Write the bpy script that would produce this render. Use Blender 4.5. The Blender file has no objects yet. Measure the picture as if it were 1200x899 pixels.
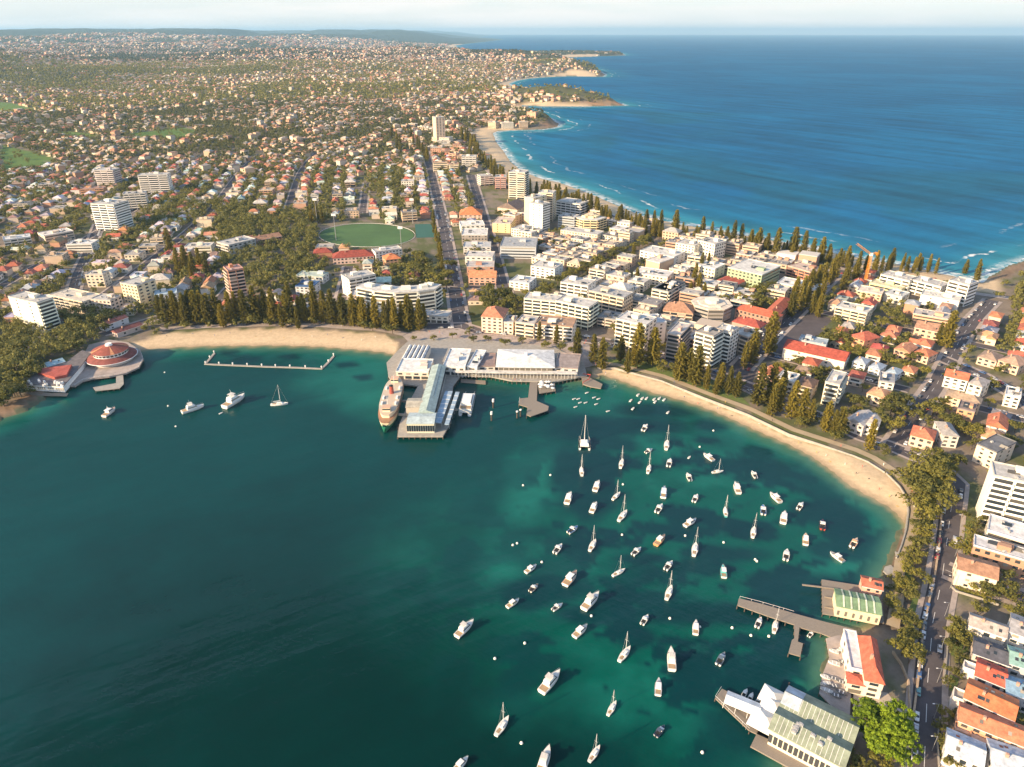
import bpy, math, random
import numpy as np
from math import sin, cos, pi, radians, atan2, hypot, sqrt, atan, tan, floor
from mathutils import Vector, Matrix

# ------------------------------------------------------------------ camera, light, exposure
S = bpy.context.scene
COL = S.collection
FOC = 830.0; HORIZON = 37.0; CAMH = 225.0
PITCH = atan((449.5 - HORIZON) / FOC)
cd = bpy.data.cameras.new('camera'); cam = bpy.data.objects.new('camera', cd); COL.objects.link(cam)
cam.location = (0, 0, CAMH); cam.rotation_euler = (pi/2 - PITCH, 0, 0)
cd.sensor_fit = 'HORIZONTAL'; cd.sensor_width = 36; cd.lens = 36*FOC/1200.0
cd.clip_start = 1; cd.clip_end = 200000
S.camera = cam
SUN_EL = radians(21); SUN_H = Vector((-0.87, -0.49)).normalized()      # where the sun stands, seen from the ground
W = bpy.data.worlds.new('World'); S.world = W; W.use_nodes = True
nt = W.node_tree; bg = nt.nodes['Background']
sky = nt.nodes.new('ShaderNodeTexSky'); sky.sky_type = 'NISHITA'; sky.sun_disc = False
sky.sun_elevation = SUN_EL; sky.sun_rotation = atan2(SUN_H.x, SUN_H.y)
sky.air_density = 1.0; sky.dust_density = 1.2; sky.ozone_density = 1.2; sky.altitude = 200
tc = nt.nodes.new('ShaderNodeTexCoord')
mp = nt.nodes.new('ShaderNodeMapping'); mp.inputs['Scale'].default_value = (1.6, 1.6, 16)
nz = nt.nodes.new('ShaderNodeTexNoise'); nz.inputs['Scale'].default_value = 3.0; nz.inputs['Detail'].default_value = 6
rp = nt.nodes.new('ShaderNodeValToRGB'); rp.color_ramp.elements[0].position = .40; rp.color_ramp.elements[1].position = .60
mx = nt.nodes.new('ShaderNodeMix'); mx.data_type = 'RGBA'
fac = nt.nodes.new('ShaderNodeMath'); fac.operation = 'MULTIPLY_ADD'; fac.inputs[1].default_value = .75; fac.inputs[2].default_value = .22
nt.links.new(tc.outputs['Generated'], mp.inputs['Vector']); nt.links.new(mp.outputs[0], nz.inputs['Vector'])
nt.links.new(nz.outputs['Fac'], rp.inputs[0]); nt.links.new(rp.outputs[0], fac.inputs[0])
sep = nt.nodes.new('ShaderNodeSeparateXYZ'); low = nt.nodes.new('ShaderNodeMapRange'); low.inputs[1].default_value = .02; low.inputs[2].default_value = .34; low.inputs[3].default_value = 1; low.inputs[4].default_value = .05
nt.links.new(tc.outputs['Generated'], sep.inputs[0]); nt.links.new(sep.outputs['Z'], low.inputs[0])
lm = nt.nodes.new('ShaderNodeMath'); lm.operation = 'MULTIPLY'; nt.links.new(fac.outputs[0], lm.inputs[0]); nt.links.new(low.outputs[0], lm.inputs[1]); nt.links.new(lm.outputs[0], mx.inputs['Factor'])
bl = nt.nodes.new('ShaderNodeMix'); bl.data_type = 'RGBA'; bl.inputs[7].default_value = (3.1, 3.38, 3.5, 1)
lw = nt.nodes.new('ShaderNodeMath'); lw.operation = 'MULTIPLY'; lw.inputs[1].default_value = .8; nt.links.new(low.outputs[0], lw.inputs[0]); nt.links.new(lw.outputs[0], bl.inputs['Factor'])
nt.links.new(sky.outputs[0], bl.inputs[6]); nt.links.new(bl.outputs[2], mx.inputs[6]); mx.inputs[7].default_value = (4.0, 3.86, 3.66, 1)
nt.links.new(mx.outputs[2], bg.inputs['Color']); bg.inputs['Strength'].default_value = 0.138
sl = bpy.data.lights.new('sun', 'SUN'); sun = bpy.data.objects.new('sun', sl); COL.objects.link(sun)
sl.energy = 5.0; sl.angle = radians(.5); sl.color = (1.0, .755, .47)
sdir = Vector((SUN_H.x*cos(SUN_EL), SUN_H.y*cos(SUN_EL), sin(SUN_EL)))
sun.rotation_euler = sdir.to_track_quat('Z', 'Y').to_euler(); sun.location = (-300, -100, 500)
S.view_settings.view_transform = 'Standard'; S.view_settings.look = 'None'
S.view_settings.exposure = 1.0; S.view_settings.gamma = 1; S.view_settings.use_curve_mapping = False
S.cycles.volume_bounces = 0; S.cycles.max_bounces = 5; S.cycles.diffuse_bounces = 2; S.cycles.glossy_bounces = 2
S.cycles.volume_step_rate = 5
R = random.Random(11); NR = np.random.RandomState(5)
ZL = 2.0                                                                # level of the flat land

def G(x, y, z=ZL):
    """the spot on the level z seen at pixel x, y of the photograph"""
    v = (y-449.5)/FOC; u = (x-600)/FOC
    t = (CAMH-z)/(sin(PITCH)+v*cos(PITCH))
    return (u*t, (cos(PITCH)-v*sin(PITCH))*t)
def PX(x, y, z=ZL):
    """pixel of a world point (for wording and culling only)"""
    X = np.asarray(x, float); Y = np.asarray(y, float); Z = np.asarray(z, float)-CAMH
    d = Y*cos(PITCH)-Z*sin(PITCH); upv = Y*sin(PITCH)+Z*cos(PITCH)
    d = np.where(d < 1e-3, 1e-3, d)
    return 600+FOC*X/d, 449.5-FOC*upv/d

# ------------------------------------------------------------------ object helpers
def tag(o, label=None, cat=None, group=None, kind=None):
    if label: o['label'] = label
    if cat: o['category'] = cat
    if group: o['group'] = group
    if kind: o['kind'] = kind
    return o
def thing(name, loc=(0, 0, 0), rz=0, label=None, cat=None, group=None, scale=None):
    o = bpy.data.objects.new(name, None); COL.objects.link(o); o.empty_display_size = .5
    o.location = loc; o.rotation_euler = (0, 0, rz)
    if scale: o.scale = scale
    return tag(o, label, cat, group)
def link(name, me, parent=None, loc=None, scale=None, rz=None, color=None):
    o = bpy.data.objects.new(name, me); COL.objects.link(o)
    if parent: o.parent = parent
    if loc: o.location = loc
    if scale: o.scale = scale
    if rz is not None: o.rotation_euler = (0, 0, rz)
    if color is not None: o.color = (color[0], color[1], color[2], 1)
    return o
def copy_tree(o, parent=None, label=None, color=None):
    c = o.copy(); COL.objects.link(c); c.parent = parent
    if label: c['label'] = label
    for ch in KIDS.get(o.name, ()):
        copy_tree(ch, c)
    return c
KIDS = {}
def register(o, kids):
    KIDS[o.name] = kids
class MB:
    def __init__(s): s.v = []; s.f = []; s.m = None
    def add(s, vs, fs):
        n = len(s.v)
        if s.m: vs = [tuple(s.m @ Vector(q)) for q in vs]
        s.v += vs; s.f += [tuple(i+n for i in q) for q in fs]
        return s
    def box(s, x0, x1, y0, y1, z0, z1):
        return s.add([(x0,y0,z0),(x1,y0,z0),(x1,y1,z0),(x0,y1,z0),(x0,y0,z1),(x1,y0,z1),(x1,y1,z1),(x0,y1,z1)],
              [(0,3,2,1),(4,5,6,7),(0,1,5,4),(1,2,6,5),(2,3,7,6),(3,0,4,7)])
    def cbox(s, cx, cy, z0, lx, ly, lz, rz=0):
        c, n = cos(rz), sin(rz); vs = []
        for z in (z0, z0+lz):
            for a, b in ((-1,-1),(1,-1),(1,1),(-1,1)):
                X, Y = a*lx/2, b*ly/2; vs.append((cx+X*c-Y*n, cy+X*n+Y*c, z))
        return s.add(vs, [(0,3,2,1),(4,5,6,7),(0,1,5,4),(1,2,6,5),(2,3,7,6),(3,0,4,7)])
    def prism(s, poly, z0, z1):
        n = len(poly)
        a = sum(poly[i][0]*poly[(i+1)%n][1]-poly[(i+1)%n][0]*poly[i][1] for i in range(n))
        if a < 0: poly = poly[::-1]
        vs = [(p[0], p[1], z0) for p in poly]+[(p[0], p[1], z1) for p in poly]
        return s.add(vs, [tuple(range(n-1,-1,-1)), tuple(range(n, 2*n))]+[(i,(i+1)%n,(i+1)%n+n,i+n) for i in range(n)])
    def cyl(s, cx, cy, z0, z1, r0, r1=None, n=12):
        r1 = r0 if r1 is None else r1
        vs = [(cx+r0*cos(2*pi*i/n), cy+r0*sin(2*pi*i/n), z0) for i in range(n)]+[(cx+r1*cos(2*pi*i/n), cy+r1*sin(2*pi*i/n), z1) for i in range(n)]
        return s.add(vs, [tuple(range(n-1,-1,-1)), tuple(range(n, 2*n))]+[(i,(i+1)%n,(i+1)%n+n,i+n) for i in range(n)])
    def bar(s, a, b, r0, r1=None, n=5):
        r1 = r0 if r1 is None else r1
        a = Vector(a); b = Vector(b); d = (b-a)
        if d.length < 1e-6: return s
        d.normalize(); u = d.orthogonal().normalized(); w = d.cross(u)
        vs = [tuple(a+(u*cos(2*pi*i/n)+w*sin(2*pi*i/n))*r0) for i in range(n)]+[tuple(b+(u*cos(2*pi*i/n)+w*sin(2*pi*i/n))*r1) for i in range(n)]
        return s.add(vs, [tuple(range(n-1,-1,-1)), tuple(range(n, 2*n))]+[(i,(i+1)%n,(i+1)%n+n,i+n) for i in range(n)])
    def hip(s, x0, x1, y0, y1, z, h, o=.5, t=.18):
        """hipped roof with a thin eave board"""
        x0-=o; x1+=o; y0-=o; y1+=o; w=min(x1-x0, y1-y0)/2
        if x1-x0 >= y1-y0: r=((x0+w*.98,(y0+y1)/2),(x1-w*.98,(y0+y1)/2))
        else: r=(((x0+x1)/2,y0+w*.98),((x0+x1)/2,y1-w*.98))
        vs=[(x0,y0,z),(x1,y0,z),(x1,y1,z),(x0,y1,z),(x0,y0,z+t),(x1,y0,z+t),(x1,y1,z+t),(x0,y1,z+t),(r[0][0],r[0][1],z+h),(r[1][0],r[1][1],z+h)]
        fs=[(0,3,2,1),(0,1,5,4),(1,2,6,5),(2,3,7,6),(3,0,4,7)]
        fs += [(4,5,9,8),(5,6,9),(6,7,8,9),(7,4,8)] if x1-x0 >= y1-y0 else [(4,5,8),(5,6,9,8),(6,7,9),(7,4,8,9)]
        return s.add(vs, fs)
    def gable(s, x0, x1, y0, y1, z, h, o=.5, t=.2, axis='x'):
        x0-=o; x1+=o; y0-=o; y1+=o
        if axis=='x':
            m=(y0+y1)/2; vs=[(x0,y0,z),(x1,y0,z),(x1,y1,z),(x0,y1,z),(x0,y0,z+t),(x1,y0,z+t),(x1,y1,z+t),(x0,y1,z+t),(x0,m,z+h),(x1,m,z+h)]
            fs=[(0,3,2,1),(0,1,5,4),(1,2,6,9,5),(2,3,7,6),(3,0,4,8,7),(4,5,9,8),(6,7,8,9)]
        else:
            m=(x0+x1)/2; vs=[(x0,y0,z),(x1,y0,z),(x1,y1,z),(x0,y1,z),(x0,y0,z+t),(x1,y0,z+t),(x1,y1,z+t),(x0,y1,z+t),(m,y0,z+h),(m,y1,z+h)]
            fs=[(0,3,2,1),(0,1,5,8,4),(1,2,6,5),(2,3,7,9,6),(3,0,4,7),(5,6,9,8),(7,4,8,9)]
        return s.add(vs, fs)
    def mesh(s, mat, smooth=False):
        me = bpy.data.meshes.new('m'); me.from_pydata(s.v, [], s.f); me.materials.append(mat)
        if smooth: me.shade_smooth()
        me.update(); return me
    def build(s, name, mat, parent=None, smooth=False, **k):
        return link(name, s.mesh(mat, smooth), parent, **k)
def np_mesh(name, V, Fc, mat, cols=None, cname='tint', smooth=False):
    """fast mesh from arrays of quads (n,4)"""
    me = bpy.data.meshes.new(name); n = len(V); k = Fc.shape[1]
    me.vertices.add(n); me.vertices.foreach_set('co', np.asarray(V, np.float32).ravel())
    me.loops.add(Fc.size); me.loops.foreach_set('vertex_index', Fc.astype(np.int32).ravel())
    me.polygons.add(len(Fc)); me.polygons.foreach_set('loop_start', np.arange(0, Fc.size, k, dtype=np.int32))
    me.polygons.foreach_set('loop_total', np.full(len(Fc), k, np.int32))
    if cols is not None:
        for nm, c in (cols if isinstance(cols, list) else [(cname, cols)]):
            if c.ndim == 1:
                a = me.attributes.new(nm, 'FLOAT', 'POINT'); a.data.foreach_set('value', c.astype(np.float32))
            else:
                a = me.attributes.new(nm, 'FLOAT_COLOR', 'POINT')
                cc = np.ones((n, 4), np.float32); cc[:, :3] = c; a.data.foreach_set('color', cc.ravel())
    me.materials.append(mat); me.update(calc_edges=True)
    me.polygons.foreach_set('use_smooth', np.full(len(Fc), smooth))
    return me

# ------------------------------------------------------------------ materials
MATS = {}
def mat(name, col=None, rough=.8, noise=0.0, nscale=.5, metal=0, use_obj=False, spec=.3, attr=None, bump=0, coords='Object', stretch=None, dirt=0):
    """principled material; colour varied by noise, or taken from the object's colour / a mesh attribute"""
    if name in MATS: return MATS[name]
    m = bpy.data.materials.new(name); m.use_nodes = True; t = m.node_tree; b = t.nodes['Principled BSDF']
    b.inputs['Roughness'].default_value = rough; b.inputs['Metallic'].default_value = metal
    b.inputs['Specular IOR Level'].default_value = spec
    src = None
    if use_obj:
        oi = t.nodes.new('ShaderNodeObjectInfo'); src = oi.outputs['Color']
    elif attr:
        at = t.nodes.new('ShaderNodeAttribute'); at.attribute_name = attr; src = at.outputs['Color']
    if noise or bump:
        tcn = t.nodes.new('ShaderNodeTexCoord'); mpn = t.nodes.new('ShaderNodeMapping')
        if stretch: mpn.inputs['Scale'].default_value = stretch
        if coords == 'World':
            ge = t.nodes.new('ShaderNodeNewGeometry'); t.links.new(ge.outputs['Position'], mpn.inputs['Vector'])
        else: t.links.new(tcn.outputs['Object'], mpn.inputs['Vector'])
        n1 = t.nodes.new('ShaderNodeTexNoise'); n1.inputs['Scale'].default_value = nscale; n1.inputs['Detail'].default_value = 8; n1.inputs['Roughness'].default_value = .72
        t.links.new(mpn.outputs[0], n1.inputs['Vector'])
        mr = t.nodes.new('ShaderNodeMapRange'); mr.inputs[1].default_value = .3; mr.inputs[2].default_value = .7
        mr.inputs[3].default_value = 1-noise; mr.inputs[4].default_value = 1+noise*.6
        t.links.new(n1.outputs['Fac'], mr.inputs[0])
        mul = t.nodes.new('ShaderNodeVectorMath'); mul.operation = 'SCALE'
        if src is not None: t.links.new(src, mul.inputs[0])
        else: mul.inputs[0].default_value = col
        t.links.new(mr.outputs[0], mul.inputs['Scale']); t.links.new(mul.outputs[0], b.inputs['Base Color'])
        if bump:
            bp = t.nodes.new('ShaderNodeBump'); bp.inputs['Strength'].default_value = bump; bp.inputs['Distance'].default_value = .3
            t.links.new(n1.outputs['Fac'], bp.inputs['Height']); t.links.new(bp.outputs[0], b.inputs['Normal'])
    elif src is not None: t.links.new(src, b.inputs['Base Color'])
    else: b.inputs['Base Color'].default_value = (*col, 1)
    MATS[name] = m; return m
def leafmat(name, col, var=.35):
    m = bpy.data.materials.new(name); m.use_nodes = True; t = m.node_tree; b = t.nodes['Principled BSDF']
    b.inputs['Roughness'].default_value = .7; b.inputs['Specular IOR Level'].default_value = .25
    ge = t.nodes.new('ShaderNodeNewGeometry'); n1 = t.nodes.new('ShaderNodeTexNoise'); n1.inputs['Scale'].default_value = .33; n1.inputs['Detail'].default_value = 4
    t.links.new(ge.outputs['Position'], n1.inputs['Vector'])
    oi = t.nodes.new('ShaderNodeObjectInfo')
    ad = t.nodes.new('ShaderNodeMath'); ad.operation = 'MULTIPLY_ADD'; ad.inputs[1].default_value = .5; 
    t.links.new(oi.outputs['Random'], ad.inputs[0]); t.links.new(n1.outputs['Fac'], ad.inputs[2])
    mr = t.nodes.new('ShaderNodeMapRange'); mr.inputs[1].default_value = .35; mr.inputs[2].default_value = 1.15
    mr.inputs[3].default_value = 1-var; mr.inputs[4].default_value = 1+var*1.2; t.links.new(ad.outputs[0], mr.inputs[0])
    mul = t.nodes.new('ShaderNodeVectorMath'); mul.operation = 'SCALE'
    mixn = t.nodes.new('ShaderNodeMix'); mixn.data_type = 'RGBA'; mixn.inputs[6].default_value = (*col, 1)
    mixn.inputs[7].default_value = (col[0]*1.3, col[1]*1.15, col[2]*.8, 1); t.links.new(oi.outputs['Random'], mixn.inputs['Factor'])
    t.links.new(mixn.outputs[2], mul.inputs[0])
    t.links.new(mr.outputs[0], mul.inputs['Scale']); t.links.new(mul.outputs[0], b.inputs['Base Color'])
    tr = t.nodes.new('ShaderNodeBsdfTranslucent'); ms = t.nodes.new('ShaderNodeMixShader'); ms.inputs[0].default_value = .34
    t.links.new(mul.outputs[0], tr.inputs['Color']); out = t.nodes['Material Output']
    t.links.new(b.outputs[0], ms.inputs[1]); t.links.new(tr.outputs[0], ms.inputs[2]); t.links.new(ms.outputs[0], out.inputs['Surface'])
    MATS[name] = m; return m
M_wall = mat('painted_wall', use_obj=True, noise=.14, nscale=.25, rough=.85)
M_roof = mat('roofing', use_obj=True, noise=.42, nscale=.28, rough=.8)
M_tile = mat('roof_tiles', use_obj=True, noise=.46, nscale=.42, rough=.85, bump=.5)
M_trim = mat('trim', use_obj=True, rough=.7)
M_glass = mat('window_glass', (.035, .045, .055), rough=.12, spec=.7)
_t = M_glass.node_tree; _o = _t.nodes.new('ShaderNodeObjectInfo'); _r = _t.nodes.new('ShaderNodeValToRGB'); _r.color_ramp.interpolation = 'CONSTANT'
for _p, _c in ((.0, (.03,.04,.05)), (.45, (.05,.055,.06)), (.65, (.09,.085,.075)), (.82, (.18,.16,.13)), (.93, (.36,.32,.26))):
    _e = _r.color_ramp.elements.new(_p) if _p else _r.color_ramp.elements[0]; _e.position = _p; _e.color = (*_c, 1)
_r.color_ramp.elements[-1].color = (.40, .36, .30, 1); _t.links.new(_o.outputs['Random'], _r.inputs[0]); _t.links.new(_r.outputs[0], _t.nodes['Principled BSDF'].inputs['Base Color'])
M_flat = mat('flat_roof_stuff', (.42, .41, .4), noise=.3, nscale=.4)
M_conc = mat('concrete', (.36, .33, .29), noise=.25, nscale=.4)
M_deck = mat('deck_boards', (.26, .22, .18), noise=.3, nscale=1.2, stretch=(1, 6, 1))
M_pile = mat('pile_timber', (.10, .08, .065), noise=.3)
M_asph = mat('asphalt', (.100, .086, .090), noise=.3, nscale=.12, coords='World', rough=.9)
M_pave = mat('pavement', (.40, .33, .29), noise=.3, nscale=.2, coords='World', rough=.9)
M_white = mat('white_paint', (.78, .76, .73), noise=.08, rough=.5)
M_gel = mat('boat_gelcoat', use_obj=True, rough=.3, spec=.5)
M_dark = mat('dark_rubber', (.03, .03, .032), rough=.6)
M_steel = mat('steel', (.5, .5, .5), rough=.4, metal=.6)
M_teak = mat('teak', (.36, .25, .15), noise=.2, nscale=2)
M_bark = mat('bark', (.13, .10, .075), noise=.3, nscale=1)
M_grass = mat('mown_grass', (.075, .15, .035), noise=.35, nscale=.05, coords='World', rough=.95)
M_sandm = mat('sand_path', (.42, .33, .22), noise=.2, nscale=.1, coords='World')
M_pine = leafmat('pine_foliage', (.225, .205, .050))
M_leaf = leafmat('tree_foliage', (.150, .150, .040))
M_lime = leafmat('bright_foliage', (.125, .195, .016), .4)
M_skin = mat('skin', (.5, .32, .22))
# ------------------------------------------------------------------ coast, terrain, water
OCEAN_PX = [(1330,262),(1290,275),(1262,296),(1225,300),(1200,308),(1186,312),(1170,322),(1150,331),(1110,322),(1060,311),(990,299),(940,288),(880,277),(835,269),(792,262),
 (750,252),(722,240),(689,226),(656,214),(633,209),(611,200),(598,189),(591,178),(582,167),(578,156),(584,153.6),(607,152.4),(633,152),(653,149),(655,145),(645,140.5),
 (625,132),(605,127),(598,123.5),(611,123.4),(638,124.7),(689,124.8),(733,123.6),(724,120.5),(709,118),(689,115),(650,112),(620,108),(601,102),(596,98),(605,94.5),(620,92),(640,90.5),(667,89.4),(707,90),(709,87.5),(700,82),
 (680,77),(640,73),(612,70),(633,68.4),(690,66.6),(733,65),(728,62.2),(690,61.2),(640,61.5),(590,62),(560,60.5),(538,56.5),(533,53.5),(548,51.3),(578,48),(590,46.5),(575,44.8),(560,44.0)]
far = [G(x, y, 0) for x, y in OCEAN_PX]
HARB_PX = [(-330,600),(-150,545),(0,489),(25,480),(42,470),(62,455),(90,446),(104,433),(128,422),(150,411),(167,410.5),(212,407.5),(250,406),(325,405.5),(375,407),(412,410),(450,413.5),(462,417),(480,428),(540,433),(600,441),(680,446),(698,443),
 (705,440),(725,446),(762,460),(800,470),(835,482),(862,494),(890,507),(925,522),(950,535),(979,556),(994,569),(1017,582),(1039,593.5),(1050,602),(1062,617),(1061,624),(1057,636),(1051,651),(1048,664),(1038,674),(1036,690),(1032,725),
 (1018,736),(985,744),(977,750),(973,790),(988,832),(960,852),(925,874),(930,899),(938,960),(930,1100)]
near = [G(x, y, 0) for x, y in HARB_PX]
COAST = [(-60000, 300), (-2500, 120)] + near + [(150, -500), (1500, -500), (1500, 300), (1250, 520)] + far + [(-1500, 70000), (-60000, 70000)]
COAST = np.array(COAST)
def inside(px, py, poly):
    poly = np.asarray(poly); c = np.zeros(px.shape, bool); n = len(poly); j = n-1
    for i in range(n):
        xi, yi = poly[i]; xj, yj = poly[j]
        m = ((yi > py) != (yj > py)) & (px < (xj-xi)*(py-yi)/((yj-yi) if yj != yi else 1e-9)+xi)
        c ^= m; j = i
    return c
def pdist(px, py, poly, closed=True):
    poly = np.asarray(poly); d = np.full(px.shape, 1e9); n = len(poly)
    for i in range(n if closed else n-1):
        a = poly[i]; b = poly[(i+1) % n]; ab = b-a; L = max((ab**2).sum(), 1e-9)
        t = np.clip(((px-a[0])*ab[0]+(py-a[1])*ab[1])/L, 0, 1)
        d = np.minimum(d, np.hypot(px-a[0]-t*ab[0], py-a[1]-t*ab[1]))
    return d
def sdf(px, py):
    px = np.asarray(px, float); py = np.asarray(py, float)
    d = pdist(px, py, COAST); return np.where(inside(px, py, COAST), d, -d)
def vnoise(x, y, seed=0):
    def h(i, j):
        n = np.sin(i*127.1+j*311.7+seed*74.7)*43758.5453; return n-np.floor(n)
    i = np.floor(x); j = np.floor(y); fx = x-i; fy = y-j; fx = fx*fx*(3-2*fx); fy = fy*fy*(3-2*fy)
    return (h(i,j)*(1-fx)+h(i+1,j)*fx)*(1-fy)+(h(i,j+1)*(1-fx)+h(i+1,j+1)*fx)*fy
def fbm(x, y, o=4, seed=0):
    s = 0; a = .5
    for k in range(o): s = s+a*vnoise(x*2**k, y*2**k, seed+k); a *= .5
    return s/(1-.5**o)
def sm(a, b, x):
    t = np.clip((x-a)/(b-a), 0, 1); return t*t*(3-2*t)
HEADS = [((648,146),55,14),((628,143),70,16),((600,138),100,14),((660,120),90,16),((690,121),70,14),((715,122),40,9),((630,118),110,20),((690,86),130,26),((660,84),180,26),((620,86),200,25),((640,79),220,30),((700,64),260,22),((650,65),300,24)]
HEADW = [(G(*p, 0), r, h) for p, r, h in HEADS]
def land_h(x, y, d=None):
    x = np.asarray(x, float); y = np.asarray(y, float)
    if d is None: d = sdf(x, y)
    r = np.hypot(x, y)
    z = np.where(d > 0, ZL*sm(0, 20, d), np.maximum(d*.12, -6))
    z = np.where((d > 0) & (y < 560) & (y > 290) & (x > 0), ZL*sm(0, 18, d), z)
    ins = sm(0, 260, d)
    a = sm(1350, 3200, r)*38+sm(3200, 7500, r)*60+sm(7000, 14000, r)*50+sm(11000, 20000, r)*sm(5000, -3500, x)*125
    n = fbm(x/1600+3.1, y/1900+1.7, 4, 1); n = np.where(r > 7000, .5*n+.5*fbm(x/2600+7, y/4200+2, 4, 13), n)
    far_in = np.where(r > 7000, sm(0, 3500, d), 1); ins = ins*far_in
    z = z+ins*a*(.25+.75*sm(.3, .72, n))+ins*sm(9000, 22000, r)*sm(9000,2000,x)*40*fbm(x/5000, y/5000, 3, 9)
    # bluff far left and a rise behind the last beach
    z = z+ins*70*np.exp(-(((x+3050)/650)**2+((y-4100)/800)**2))
    for (hx, hy), rr, hh in HEADW:
        z = z+sm(0, min(28+rr*.25, 60), d)*hh*np.exp(-(((x-hx)**2+(y-hy)**2)/(rr*1.3)**2))
    return z
def GT(px, py):
    """point of the terrain seen at a pixel"""
    z = ZL
    for k in range(6):
        x, y = G(px, py, z); z = float(land_h(np.array([x]), np.array([y]))[0])
    return x, y, z
def polar(a0, a1, na, r0, r1, nr):
    a = np.radians(np.linspace(a0, a1, na)); r = np.geomspace(r0, r1, nr)
    A, Rr = np.meshgrid(a, r); X = (Rr*np.sin(A)).ravel(); Y = (Rr*np.cos(A)).ravel()
    i = np.arange(nr-1)[:, None]*na+np.arange(na-1)[None, :]; i = i.ravel()
    return X, Y, np.stack([i, i+1, i+na+1, i+na], 1)[:, ::-1]
# zones on the land, as seen in the photograph
def WP(pts, z=ZL): return np.array([G(x, y, z) for x, y in pts])
ocean_line = WP([(2500,520),(1500,440),(1150,345),(1050,330),(940,300),(830,285),(760,270),(690,250),(620,215),(570,180),(560,150),(520,100),(480,60),(470,45)])
SAND = [WP([(140,418),(150,404),(192,391),(250,387),(325,385),(375,387),(450,391.5),(466,402),(463,425),(400,440),(150,440)]),
        WP([(694,434),(698,431),(720,432),(775,447),(825,467),(875,486),(925,510),(962,522),(1000,535),(1017,542),(1039,556),(1054,571),(1063,585),(1064,600),(1060,622),(1030,640),(900,560),(700,470)]),
        WP([(1172,345),(1100,333),(1040,322),(940,300),(850,286),(782,273),(740,262),(700,248),(650,232),(615,221),(588,207),(572,190),(560,172),(553,160),(556,151),(585,149),(612,149.5),(612,158),(620,190),(700,220),(900,270),(1172,320)]),
        WP([(575,102),(590,96),(600,93.5),(625,90.5),(668,87.6),(700,88),(690,94),(600,105)]),
        WP([(600,68.5),(640,66.4),(700,65),(700,69),(630,71)]), WP([(612,122),(660,123),(700,123.5),(700,128),(605,128)]),
        WP([(560,51.5),(530,52),(520,54.5),(530,57),(552,57)])]
PARKS = [WP([(0,170),(0,188),(62,190),(64,185)]), WP([(-40,122),(-40,134),(30,135),(44,131),(14,124)]), WP([(0,184),(0,203),(55,198),(66,192),(40,187)]),
         WP([(150,158),(160,165),(220,164),(232,155),(215,151)]), WP([(60,160),(110,166),(120,160),(80,156)])]
X, Y, FC = polar(-62, 62, 800, 90, 62000, 620)
D = sdf(X, Y); Z = land_h(X, Y, D)
rr_ = np.hypot(X, Y)
n1 = fbm(X/9, Y/9, 4, 3); n2 = fbm(X/60, Y/60, 4, 5); n3 = fbm(X/700, Y/500, 3, 6)
urban = np.array([.235, .19, .15]); green = np.array([.11, .12, .05]); bush = np.array([.050, .058, .026]); sandc = np.array([.58, .44, .285]); wet = np.array([.30, .22, .14]); rock = np.array([.22, .15, .10])
w = sm(.42, .6, n2*.5+n1*.5)[:, None]
C = urban*(.75+.5*n1[:, None])*(1-w)+green*w
C = C+(bush*(.8+.4*n1[:, None])-C)*(sm(.50, .62, n3)*sm(1700, 4500, rr_)*.6)[:, None]
C = C+(bush-C)*sm(7500, 11000, rr_)[:, None]
for P in PARKS:
    k = (sm(4, -8, np.where(inside(X, Y, P), -1, 1)*pdist(X, Y, P)))[:, None]; C = C+(np.array([.12, .19, .05])*(.85+.3*n2[:, None])-C)*k
hd = np.zeros(len(X))
for (hx, hy), rr, hh in HEADW: hd = np.maximum(hd, np.exp(-(((X-hx)**2+(Y-hy)**2)/(rr*1.5)**2)))
k = sm(.45, .8, hd)[:, None]*(D > 0)[:, None]; C = C+(np.array([.075, .085, .035])*(.7+.6*n1[:, None])-C)*k*.8
k = (sm(.2, .5, hd)*sm(45, 14, D)*(D > -5)*(.5+.5*sm(.4, .6, n1)))[:, None]; C = C+(np.array([.42, .24, .14])-C)*k
for i, P in enumerate(SAND):
    wid = 1.5 if i < 2 else 6
    k = sm(wid, -wid, np.where(inside(X, Y, P), -1, 1)*pdist(X, Y, P)+(n1-.5)*3)[:, None]
    C = C+(sandc*(.93+.14*n1[:, None])-C)*k
shore = sm(7, 0, D)*(rr_ < 3000)
C = C+(wet-C)*(shore*.75)[:, None]
rk = np.array([(G(x, y, 0), r) for x, y, r in ((20,483,28),(-30,500,40),(50,466,18),(1052,655,14),(1060,635,10),(1185,315,30),(1215,303,30),(1170,325,16),(975,800,12),(935,880,14))], dtype=object)
for (hx, hy), rr in rk:
    k = sm(rr*1.4, rr*.6, np.hypot(X-hx, Y-hy))*sm(16, 6, D+(n1-.5)*10); C = C+(rock*(.5+1.1*n1[:, None])-C)*k[:, None]
    Z = Z+k*n1*1.2*(D > -4)
C = np.where((D < -1)[:, None], np.array([.12, .13, .08]), C)
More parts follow.
